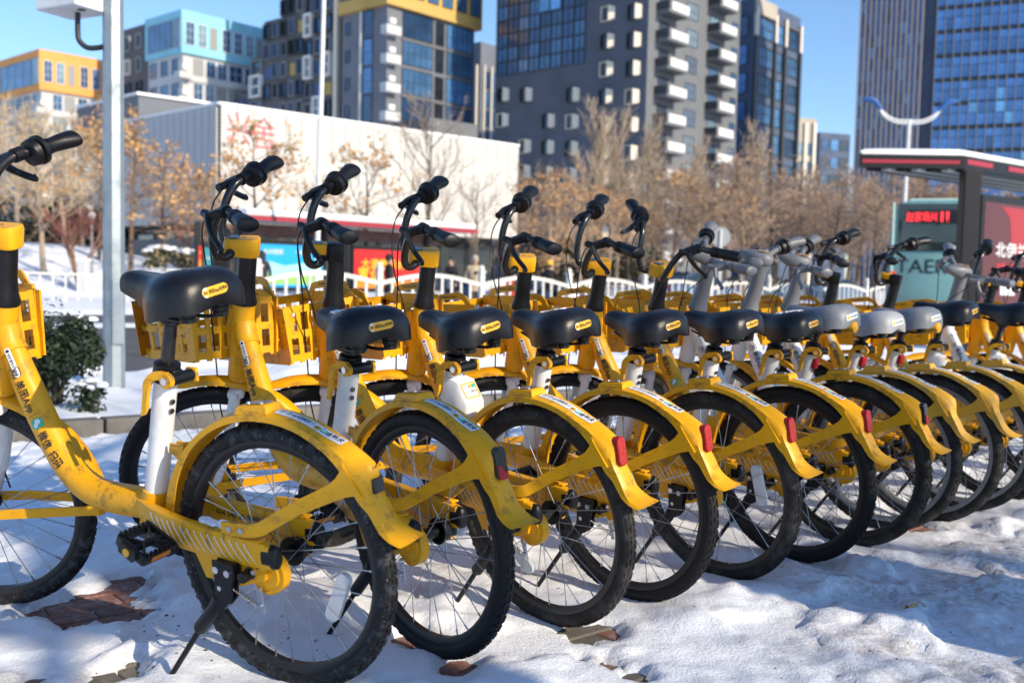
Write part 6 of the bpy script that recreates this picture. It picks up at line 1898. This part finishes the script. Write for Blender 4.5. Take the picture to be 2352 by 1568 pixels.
    if helmet or cap:
        mb = MB(); rings = []
        for z, g in ((1.63, 1.0), (1.67, 1.02), (1.72, .95), (1.77, .72), (1.80, .3)): rings.append([Vector((math.cos(q) * .125 * g, math.sin(q) * .14 * g, z)) for q in [2 * math.pi * k / 16 for k in range(16)]])
        mb.add(loft(rings), 0, True)
        if cap: mb.add(rbox((0, .155, 1.655), (.16, .10, .015), .006), 0)
        mb.build('helmet' if helmet else 'cap', helmet or cap, r_)
    if bag:
        mb = MB(); mb.add(rbox((.30, -.03, .78), (.10, .24, .30), .04), 0); mb.add(tube([(.30, .05, .93), (.28, .03, 1.05), (.30, -.1, .93)], .01, 6), 0); b2 = mb.build('shoulder_bag', bag, None)
        b2.matrix_world = r_.matrix_basis.copy(); bpy.context.view_layer.update(); b2.matrix_world = r_.matrix_world.copy(); tag(b2, 'purple bag held by the person beside the red poster', 'bag')
CD = mat('coat_dark', (.020, .020, .030), .8); CB = mat('coat_beige', (.46, .37, .25), .85); CK = mat('coat_black', (.012, .012, .014), .8); TD = mat('trousers_dark', (.018, .020, .028), .8); SK = mat('skin', (.50, .29, .20), .55); HB = mat('hair_black', (.012, .010, .009), .5); HG = mat('hair_grey', (.42, .39, .35), .7); YH = mat('helmet_yellow', (.85, .42, .02), .3)
person(600, 29.5, -.21, R(20), CD, TD, SK, HB, 'person in a dark hooded coat walking in front of the blue poster', hood=True, step=.22)
person(893, 32.0, -.21, R(-60), CK, TD, SK, HB, 'person in black coat and cap in front of the red poster', cap=CK, step=.12)
person(1036, 33.0, -.21, R(150), CK, TD, SK, HB, 'person in black beside the right end of the red poster', step=.1, bag=mat('bag_purple', (.32, .10, .50), .6))
person(1090, 29.0, -.21, R(190), CB, TD, SK, HG, 'grey-haired person in a beige coat facing the road', step=.08)
person(1262, 31.2, -.16, R(-30), CK, TD, SK, HB, 'person in yellow helmet sitting on an electric scooter', helmet=YH, sit=True, scale=.92)
# ================================================================== TREES AND PLANTS
BARKB = mat('bark_brown', (.17, .115, .075), .9, dirt=(.10, .07, .05), dscale=6, damt=.7); BARKP = mat('bark_pale', (.34, .27, .20), .9, dirt=(.2, .16, .12), dscale=5, damt=.7); BARKG = mat('bark_grey', (.105, .082, .062), .9, dirt=(.06, .05, .04), dscale=6, damt=.7); BARKR = mat('bark_red', (.26, .15, .10), .85); TWB = mat('twig_brown', (.29, .21, .16), .9); TWP = mat('twig_pale', (.42, .33, .24), .9); TWG = mat('twig_grey', (.28, .22, .17), .9); TWR = mat('twig_red', (.20, .07, .055), .85)
LFO = mat('leaf_orange', (.52, .31, .14), .7, rnd=.0); LFB = mat('leaf_brown', (.42, .29, .19), .8); LFT = mat('leaf_tan', (.56, .43, .25), .8); LFG = mat('leaf_dark_green', (.016, .028, .010), .45); LFG2 = mat('leaf_green', (.032, .052, .016), .45); LFD = mat('leaf_evergreen', (.030, .042, .018), .7); LFR = mat('leaf_maroon', (.20, .06, .045), .8)
def rv(): 
    while True:
        v_ = Vector((random.uniform(-1, 1), random.uniform(-1, 1), random.uniform(-1, 1)))
        if .05 < v_.length < 1: return v_.normalized()
_tree = {}
def tree_kind(key, seed, H, r0, fork, nl, spread, up, leaf, nleaf, lsize, bark, twig, leafm, tw2=6, tw3=3, rtw=.009, multi=1, lean=0.0, low=.25):
    random.seed(seed)
    tr = MB(); cr = MB(); tips = []
    def seg(mb, p, d, L, ra, rb, n, k, wob, m_=0):
        pts = [p.copy()]; q = p.copy(); dd_ = d.normalized()
        for i in range(k):
            dd_ = (dd_ + rv() * wob + Vector((0, 0, up * .12))).normalized(); q = q + dd_ * (L / k); pts.append(q.copy())
        mb.add(tube(pts, [lerp(ra, rb, i / k) for i in range(k + 1)], n, caps=False), m_, n > 3)
        return pts, dd_
    def along(pts, t):
        x = t * (len(pts) - 1); i = min(int(x), len(pts) - 2); return pts[i].lerp(pts[i + 1], x - i), (pts[i + 1] - pts[i]).normalized()
    stems = []
    for s in range(multi):
        d0 = Vector((math.cos(s * 2.2 + seed) * (.45 if multi > 1 else lean), math.sin(s * 2.2 + seed) * (.45 if multi > 1 else lean), 1))
        base = Vector((0, 0, 0)) if s == 0 or multi == 1 else stems[0][0][1]
        stems.append(seg(tr, base, d0, H * (.93 if multi == 1 else .62), r0 * (1 if s == 0 else .7), r0 * .12, 8, 7, .05))
    for pts, _ in stems:
        for i in range(nl):
            t = lerp(low, .97, (i + random.random() * .6) / nl)
            p, T = along(pts, t); d = (rv() * Vector((1, 1, .25))); d = (d - T * d.dot(T) * .6).normalized()
            d = (d * spread + Vector((0, 0, up))).normalized()
            L1 = H * fork * (1.15 - .75 * t) * random.uniform(.75, 1.15)
            b1, _d = seg(tr, p, d, L1, r0 * .42 * (1.1 - t * .7), r0 * .07, 5, 4, .14)
            for j in range(tw2):
                t2 = lerp(.22, 1, (j + random.random()) / tw2); p2, T2 = along(b1, t2)
                d2 = (T2 + rv() * .85 + Vector((0, 0, up * .35))).normalized(); L2 = L1 * random.uniform(.30, .55)
                b2, _d = seg(cr, p2, d2, L2, max(rtw * 1.5, r0 * .06), rtw, 3, 2, .2)
                tips.append((b2[-1], L2))
                for k in range(tw3):
                    p3, T3 = along(b2, random.uniform(.25, 1)); d3 = (T3 + rv() * .8 + Vector((0, 0, up * .3))).normalized()
                    b3, _d = seg(cr, p3, d3, L2 * random.uniform(.4, .8), rtw, rtw * .45, 3, 2, .25)
                    tips.append((b3[-1], L2 * .5)); tips.append((b3[1], L2 * .4))
    for i in range(nleaf):
        c, L2 = random.choice(tips); c = c + rv() * random.uniform(0, .35) * L2
        a_ = rv(); b_ = a_.orthogonal().normalized(); b_ = Matrix.Rotation(random.uniform(0, 6.28), 3, a_) @ b_; e_ = a_.cross(b_); s_ = lsize * random.uniform(.6, 1.3)
        cr.add(([c - b_ * s_, c - e_ * s_ * .55 + a_ * s_ * .2, c + b_ * s_, c + e_ * s_ * .55 + a_ * s_ * .15], [(0, 1, 2, 3)]), 1)
    _tree[key] = (tr.mesh('trunk', bark), cr.mesh('crown', [twig, leafm]))
tree_kind('tan', 1, 8.5, .16, .42, 18, .9, .6, 1, 1500, .07, BARKP, TWP, LFT, 9, 4, .012)
tree_kind('tan2', 2, 9.0, .15, .40, 19, .8, .75, 1, 1300, .065, BARKP, TWP, LFT, 9, 4, .012)
tree_kind('orange', 3, 6.5, .10, .45, 12, 1.0, .45, 1, 800, .10, BARKB, TWB, LFO, 6, 4, .009)
tree_kind('orange2', 4, 6.5, .10, .45, 11, 1.0, .5, 1, 520, .10, BARKG, TWG, LFO, 6, 4, .009)
tree_kind('bare', 5, 8.5, .13, .42, 15, .8, .8, 0, 60, .08, BARKG, TWG, LFB, 7, 4, .010)
tree_kind('brown', 6, 8.0, .13, .42, 19, .95, .55, 1, 1300, .075, BARKB, TWB, LFB, 9, 4, .010)
tree_kind('brown2', 7, 8.0, .13, .44, 18, 1.0, .5, 1, 1100, .075, BARKG, TWB, LFB, 9, 4, .010)
tree_kind('amber', 8, 7.0, .11, .44, 14, 1.0, .5, 1, 1500, .08, BARKP, TWB, LFO, 8, 4, .010)
tree_kind('poplar', 9, 11.5, .12, .30, 26, .42, 1.15, 0, 30, .06, BARKP, TWP, LFT, 9, 4, .013)
tree_kind('small', 10, 4.2, .10, .42, 5, .8, .7, 0, 160, .05, BARKR, TWR, LFR, 6, 5, .008, multi=4, low=.35)
def tree(key, px, Y, ytop, label, rz=None, cat='tree', group='bare winter trees', sxy=1.0):
    p = at(px, 640, Y); g = terr(p.x, p.y) - .05
    if key not in _H:
        z_ = [v.co.z for m_ in _tree[key] for v in m_.vertices]; _H[key] = np.percentile(z_, 99.7)
    k = (z_at(px, ytop, Y) - g) / _H[key]
    r_ = empty('tree', (p.x, p.y, g), random.uniform(0, 6.28) if rz is None else rz); r_.scale = (k * sxy, k * sxy, k); tag(r_, label, cat, group)
    link('trunk', _tree[key][0], r_); link('crown', _tree[key][1], r_)
_H = {}
random.seed(31)
TREES = [
 ('tan', 100, 36, 232, 'pale beige tree with thick trunk at far left behind the handlebar', 1.1),
 ('tan2', -10, 40, 205, 'tall beige tree at the left edge, below the orange-topped block', 1.15),
 ('tan', 40, 46, 245, 'beige tree half hidden behind the first two at the left edge', 1.2),
 ('tan2', 190, 44, 290, 'beige tree beside the metal pole, in front of the orange-topped block', 1.1),
 ('tan', 150, 52, 262, 'beige tree farthest back at far left', 1.2),
 ('small', 183, 34, 470, 'small reddish multi-stemmed tree on the snowy bank left of the pole', 1.2),
 ('small', 440, 41, 480, 'small reddish multi-stemmed tree in front of the grey low wall', 1.15),
 ('orange', 300, 38, 232, 'orange-leafed tree just right of the metal pole', 1.05),
 ('orange2', 375, 41, 300, 'orange-leafed tree in front of the shaded side of the pavilion', 1.1),
 ('orange', 228, 40, 262, 'orange-leafed tree hidden behind the metal pole', 1.0),
 ('orange2', 470, 43, 365, 'small orange-leafed tree at the corner of the pavilion', 1.0),
 ('orange', 590, 36, 285, 'orange-leafed tree below the red lettering of the pavilion', 1.15),
 ('orange2', 700, 44, 400, 'sparse orange-leafed tree behind the slim lamp post', 1.0),
 ('orange2', 830, 37, 318, 'orange-leafed tree in front of the middle of the white pavilion', 1.2),
 ('bare', 985, 44, 205, 'tall bare tree in front of the white pavilion reaching above its roof', 1.0),
 ('bare', 1090, 42, 390, 'low bare tree at the right part of the white pavilion', 1.15),
 ('bare', 1215, 48, 365, 'bare tree at the right end of the white pavilion', 1.1),
 ('amber', 1270, 46, 373, 'amber-leafed tree right of the pavilion', 1.2),
 ('poplar', 1355, 58, 228, 'pale upright poplar, left one of the pair below the window boxes', 1.2),
 ('poplar', 1415, 60, 240, 'pale upright poplar, right one of the pair below the window boxes', 1.2),
 ('poplar', 1475, 62, 263, 'pale upright poplar under the lowest balconies', 1.2),
 ('amber', 1330, 50, 408, 'amber-leafed tree in front of the poplars', 1.2),
 ('amber', 1395, 54, 418, 'low amber-leafed tree at the foot of the poplars', 1.2),
 ('brown', 1540, 58, 373, 'brown tree below the balcony block', 1.2),
 ('amber', 1600, 54, 378, 'amber tree below the dark blue tower', 1.2),
 ('poplar', 1590, 66, 308, 'pale poplar behind the amber tree below the dark blue tower', 1.1),
 ('brown2', 1665, 60, 338, 'brown tree under the pale top of the dark blue tower', 1.2),
 ('brown', 1705, 52, 328, 'broad brown tree with dark forked trunk behind the grey handlebars', 1.25),
 ('poplar', 1715, 70, 278, 'pale poplar below the dark blue tower right side', 1.1),
 ('brown2', 1780, 62, 348, 'brown tree in front of the small beige office block', 1.25),
 ('brown', 1850, 66, 363, 'brown tree left of the low dark office block', 1.25),
 ('brown2', 1905, 58, 393, 'brown tree under the low dark office block', 1.2),
 ('brown', 1965, 64, 378, 'brown tree at the foot of the finned glass wing', 1.25),
 ('brown2', 2010, 56, 398, 'brown tree just left of the bus', 1.2),
 ('brown', 2080, 66, 363, 'brown tree behind the bus below the double-armed lamp', 1.25),
 ('brown2', 2150, 62, 373, 'brown tree behind the bus and the shelter post', 1.25),
 ('amber', 2240, 66, 383, 'amber tree glimpsed under the near shelter roof', 1.25),
 ('brown2', 1500, 66, 375, 'brown tree behind the poplar under the lowest balconies', 1.3),
 ('brown', 1625, 72, 380, 'brown tree farthest back below the dark blue tower', 1.3),
 ('brown2', 1745, 74, 372, 'brown tree farthest back left of the small beige office block', 1.3),
 ('brown', 1815, 74, 385, 'brown tree farthest back in front of the small beige office block', 1.3),
 ('brown2', 1880, 75, 395, 'brown tree farthest back in front of the low dark office block', 1.3),
 ('brown', 1945, 76, 395, 'brown tree farthest back between dark office block and glass tower', 1.3),
 ('brown2', 2040, 76, 390, 'brown tree farthest back behind the left edge of the bus', 1.3),
 ('amber', 1180, 60, 420, 'amber tree peeping past the right end of the pavilion', 1.2),
 ('brown', 1445, 70, 378, 'brown tree behind the middle poplars', 1.25),
 ('brown2', 1250, 62, 398, 'brown tree behind the amber tree right of the pavilion', 1.25),
]
for key, px, Y, yt, lab, sx in TREES: tree(key, px, Y, yt, lab, sxy=sx)
# dark evergreen hedge behind the left bank and by the pavilion
def leaf_mass(name, label, cat, c, rad, n, size, mats, snow=0, stems=0, seed=1, group=None, flat=0.0):
    random.seed(seed)
    r_ = empty(name, c); tag(r_, label, cat, group)
    mb = MB()
    blobs = [(Vector((0, 0, rad.z * .95)), 1.0)] + [(Vector((random.uniform(-.6, .6) * rad.x, random.uniform(-.6, .6) * rad.y, random.uniform(.35, 1.5) * rad.z)), random.uniform(.35, .55)) for _ in range(9)]
    for i in range(n):
        b_, g_ = random.choice(blobs); d = rv(); rr = random.uniform(.72, 1.02) if random.random() < .8 else random.uniform(.3, .8)
        p = b_ + Vector((d.x * rad.x, d.y * rad.y, d.z * rad.z)) * g_ * rr
        if p.z < .02: continue
        a_ = (d + rv() * .9 + Vector((0, 0, .4))).normalized(); e_ = a_.orthogonal().normalized(); e_ = Matrix.Rotation(random.uniform(0, 6.28), 3, a_) @ e_; f_ = a_.cross(e_); s_ = size * random.uniform(.6, 1.2)
        mb.add(([p - e_ * s_, p - f_ * s_ * .5 + a_ * s_ * .12, p + e_ * s_, p + f_ * s_ * .5 + a_ * s_ * .12], [(0, 1, 2, 3)]), 0 if random.random() < .7 else 1)
    mb.build('foliage', mats, r_)
    mb = MB()
    for i in range(stems):
        q = Vector((random.uniform(-.5, .5) * rad.x, random.uniform(-.5, .5) * rad.y, random.uniform(.8, 1.6) * rad.z)); mb.add(tube([Vector((q.x * .25, q.y * .25, -.1)), q * .6, q], [.014, .010, .004], 5, caps=False), 0)
    if stems: mb.build('stems', BARKG, r_)
    if snow:
        mb = MB()
        for i in range(snow):
            a_ = random.uniform(0, 6.28); q = math.sqrt(random.random()) * .85; p = Vector((math.cos(a_) * rad.x * q, math.sin(a_) * rad.y * q, rad.z * (1 + math.sqrt(max(0, 1 - q * q)) * .95)))
            s_ = random.uniform(.5, 1.0) * size * 2.2
            rings = [[p + Vector((math.cos(t) * s_ * g, math.sin(t) * s_ * g, h * s_)) for t in [2 * math.pi * k / 8 for k in range(8)]] for g, h in ((.9, -.25), (1, 0), (.75, .32), (.3, .45))]
            mb.add(loft(rings), 0, True)
        mb.build('snow_clumps', SNOWM, r_)
    return r_
pb = at(112, 940, 6.75); g = on_verge(pb.x, pb.y)
leaf_mass('bush', 'dark green leafy bush with snow on top, beside the metal pole behind the nearest bicycle', 'bush', (pb.x, pb.y, g - .04), Vector((.35, .34, .39)), 7000, .024, [LFG, LFG2], snow=4, stems=30, seed=4)
pb = at(205, 915, 6.5); g = on_verge(pb.x, pb.y)
leaf_mass('bush', 'small snow-dusted clump of twigs and leaves at the foot of the larger dark bush', 'bush', (pb.x, pb.y, g - .05), Vector((.12, .10, .13)), 420, .022, [LFG, LFG2], snow=16, stems=12, seed=5)
for i, (px, Y, rx, rz_, lab) in enumerate([(372, 36, .75, .42, 'round clipped bush under snow in front of the grey low wall, left one'), (425, 36.5, .60, .36, 'round clipped bush under snow in front of the grey low wall, right one')]):
    p = at(px, 640, Y); leaf_mass('bush', lab, 'bush', (p.x, p.y, z_at(px, 614, Y) - .05), Vector((rx, .6, rz_)), 900, .07, [LFG2, LFT], snow=45, stems=6, seed=20 + i, group='clipped bushes by the grey wall')
for i, (px, Y, rx, rz_, lab) in enumerate([(40, 58, 5.0, 1.9, 'dark evergreen thicket behind the beige trees at the left edge'), (215, 57, 4.6, 1.9, 'dark evergreen thicket behind the metal pole'), (1260, 66, 4.5, 2.0, 'dark thicket right of the pavilion at ground level'), (1420, 72, 5.5, 2.0, 'dark thicket at the foot of the poplars')]):
    p = at(px, 640, Y); leaf_mass('thicket', lab, 'thicket', (p.x, p.y, terr(p.x, p.y)), Vector((rx, 2, rz_)), 2600, .22, [LFD, LFB], stems=14, seed=40 + i, group='dark thickets behind the trees')
# small bollard and round lamp on the bank
p = at(192, 612, 33); r_ = empty('bollard', (p.x, p.y, terr(p.x, p.y) - .1)); tag(r_, 'short pale bollard on the snowy bank beside the small reddish tree', 'bollard')
mb = MB(); mb.add(rbox((0, 0, .5), (.34, .34, 1.25), .03), 0); mb.build('body', W_LG, r_)
mb = MB(); mb.add(rbox((0, 0, 1.15), (.38, .38, .08), .03), 0); mb.build('cap', SNOWM, r_)
p = at(211, 612, 36); r_ = empty('garden_lamp', (p.x, p.y, terr(p.x, p.y) - .1)); tag(r_, 'garden lamp with white globe among the trees left of the metal pole', 'garden lamp')
mb = MB(); mb.add(tube([(0, 0, 0), (0, 0, 2.2)], [.05, .04], 8), 0, True); mb.build('post', FR_G, r_)
mb = MB(); mb.add(tube([(0, 0, 2.2), (0, 0, 2.24), (0, 0, 2.34), (0, 0, 2.44), (0, 0, 2.48)], [.05, .11, .15, .11, .03], 12), 0, True); mb.build('globe', WMET, r_)
p = at(1652, 640, 36); r_ = empty('road_sign', (p.x, p.y, -.2)); tag(r_, 'round road sign on a slim white post seen between grey handlebars', 'sign')
mb = MB(); mb.add(tube([(0, 0, 0), (0, 0, 3.0)], .045, 8), 0, True); mb.build('post', WMET, r_)
mb = MB(); mb.add(cyl((0, .03, 2.75), (0, .06, 2.75), .36, 24), 0); mb.build('sign_plate', SH_G, r_)
# off to the right, out of frame: trees whose shade falls on the snow, and a cabinet added for its shadow
random.seed(77)
tree_kind('shade', 51, 9.0, .24, .36, 16, 1.0, .35, 0, 100, .05, BARKG, TWG, LFB, 4, 2, .007, low=.30)
r_ = empty('tree', (4.35, -1.55, -.05), .4); tag(r_, 'big bare street tree outside the right edge, shading the nearest bicycle', 'tree'); link('trunk', _tree['shade'][0], r_); link('crown', _tree['shade'][1], r_)
tree_kind('shade2', 52, 9.5, .15, .40, 17, .9, .6, 0, 240, .07, BARKG, TWG, LFB, 6, 2, .007, low=.34)
for x_, y_, k_, lb_ in ((11.6, -5.0, 1.0, 'bare street tree far outside the right edge, dappling the trodden snow'),):
    r_ = empty('tree', (x_, y_, -.05), k_ * 2); r_.scale = (k_,) * 3; tag(r_, lb_, 'tree'); link('trunk', _tree['shade2'][0], r_); link('crown', _tree['shade2'][1], r_)
r_ = empty('shade_cabinet', (2.90, 1.59, -.05), R(18)); tag(r_, 'unseen grey cabinet added outside the right edge to shade the trodden snow', 'cabinet')
mb = MB(); mb.add(rbox((0, 0, .67), (.62, .42, 1.25), .015), 0); mb.build('body', SH_G, r_)
mb = MB(); mb.add(rbox((0, 0, 1.32), (.68, .48, .05), .012), 0); mb.build('lid', SH_G, r_)
for s in (-1, 1):
    mb = MB(); mb.add(rbox((s * .15, -.215, .68), (.28, .015, 1.05), .004), 0); do = mb.build('door', SH_G, r_)
    mb = MB(); mb.add(rbox((s * .03, -.23, .72), (.02, .02, .12), .004), 0); mb.build('handle', SH_D, do)
# ================================================================== SMALL THINGS ON THE SNOW AND THE BICYCLES
def clump(name, label, cat, M, pts, mats=SNOWM, group=None):
    mb = MB()
    for x, y, s_, h in pts:
        p = Vector((x, y, 0))
        rings = [[p + Vector((math.cos(t) * s_ * g * random.uniform(.85, 1.15), math.sin(t) * s_ * g * random.uniform(.85, 1.15), hh * h)) for t in [2 * math.pi * k / 9 for k in range(9)]] for g, hh in ((1, -.3), (.98, .1), (.8, .65), (.4, 1.0))]
        mb.add(loft(rings), 0, True)
    o = mb.build(name, mats); o.matrix_world = M; tag(o, label, cat, group)
    return o
bpy.context.view_layer.update()
random.seed(91)
B = BIKES
def bm_(i, x, y, z): return B[i].matrix_world @ Matrix.Translation((x, y, z))
zc, hh, yc, hw = stay_at(.14)
clump('snow_patch', 'snow lying along the chain stay of the nearest bicycle', 'snow patch', bm_(0, .12, .052, zc + hh + .000), [(.07 - .009 * k, random.uniform(-.012, .006), random.uniform(.007, .015), random.uniform(.003, .008)) for k in range(16)])
clump('snow_patch', 'bit of snow on the low tube of the nearest bicycle, ahead of its seat tube', 'snow patch', bm_(0, .47, 0, .405), [(.03 - .012 * k, random.uniform(-.012, .012), random.uniform(.008, .015), .005) for k in range(10)])
def seat_top(i, x, y): 
    sad = [c for c in B[i].children if c.name.startswith('saddle')][0]
    h = BVHTree.FromPolygons([v.co for v in sad.data.vertices], [tuple(p.vertices) for p in sad.data.polygons]).ray_cast(Vector((x, y, .2)), Vector((0, 0, -1)))[0]
    return sad.matrix_world, h
def seat_snow(i, x0, x1, y0, y1, n, label):
    mb = MB()
    for k in range(n):
        x, y = random.uniform(x0, x1), random.uniform(y0, y1); Mx, h = seat_top(i, x, y)
        if h is None: continue
        s_ = random.uniform(.006, .013)
        rings = [[h + Vector((math.cos(t) * s_ * g * random.uniform(.7, 1.2), math.sin(t) * s_ * g * random.uniform(.7, 1.2), z)) for t in [2 * math.pi * q / 8 for q in range(8)]] for g, z in ((1, -.003), (.9, .0015), (.4, .003))]
        mb.add(loft(rings), 0, True)
    o = mb.build('snow_patch', SNOWM); o.matrix_world = Mx; tag(o, label, 'snow patch', 'snow on saddles')
seat_snow(1, -.08, .05, -.03, .03, 34, 'thin broken frost on the saddle next to the raised one')
seat_snow(3, -.05, .02, -.03, .02, 16, 'small snow patch on the saddle right of the white lock box')
seat_snow(6, -.09, .00, -.02, .04, 40, 'white snow patch on the last black saddle before the grey ones')
# fallen leaf and twigs
LEAFY = mat('fallen_leaf', (.50, .33, .10), .7, dirt=(.3, .2, .08), dscale=30, damt=.6)
def fallen(px, py, size, rz, label, lift=.012):
    p = gp(px, py); h = float(snow_h(np.array([p.x]), np.array([p.y]))[0][0])
    o = MB(); n = 12; vs = []
    for k in range(n):
        a = 2 * math.pi * k / n; r__ = size * (1 - .28 * (k % 2)) * (1.0 if k else 1.25); vs.append(Vector((math.cos(a) * r__, math.sin(a) * r__ * .6, .012 * math.sin(a * 2 + 1))))
    o.add(([Vector((0, 0, .004))] + vs, [(0, 1 + k, 1 + (k + 1) % n) for k in range(n)]), 0)
    o.add(tube([(size * .9, 0, .002), (size * 1.6, .01, .012), (size * 2.2, -.01, .004)], .0018, 5), 0)
    o = o.build('fallen_leaf', LEAFY); o.matrix_world = MT @ Matrix.Translation((p.x, p.y, max(h, 0) + lift)) @ Matrix.Rotation(rz, 4, 'Z') @ Matrix.Rotation(R(14), 4, 'X'); tag(o, label, 'leaf', 'fallen leaves')
fallen(1730, 1331, .055, R(10), 'dry yellow leaf on the snow under the wheel of the fifth bicycle')
fallen(1860, 1292, .03, R(60), 'small dry leaf on the shaded snow right of the sixth bicycle')
fallen(2090, 1410, .022, R(20), 'tiny dry leaf on the trodden snow at the right')
# scattered dirt crumbs on the snow at lower left and right
random.seed(5)
mb = MB()
for k in range(170):
    if k < 130: px, py = random.gauss(520, 130), random.gauss(1470, 60)
    else: px, py = random.uniform(1250, 2350), random.uniform(1330, 1568)
    if py > 1575 or py < 1250: continue
    p = gp(px, py); h = float(snow_h(np.array([p.x]), np.array([p.y]))[0][0]); s_ = abs(random.gauss(.0010, .0011)) + .0006
    M = Matrix.Translation((p.x, p.y, h + s_ * .2)) @ Matrix.Rotation(random.uniform(0, 6), 4, 'Z')
    mb.add(box((0, 0, 0), (s_ * random.uniform(1, 3), s_ * 1.3, s_ * .8), M), 0)
o = mb.build('dirt_crumbs', mat('dirt', (.06, .045, .035), .9)); o.matrix_world = MT.copy(); tag(o, 'dark crumbs of dirt strewn over the snow', 'dirt', None, 'stuff')
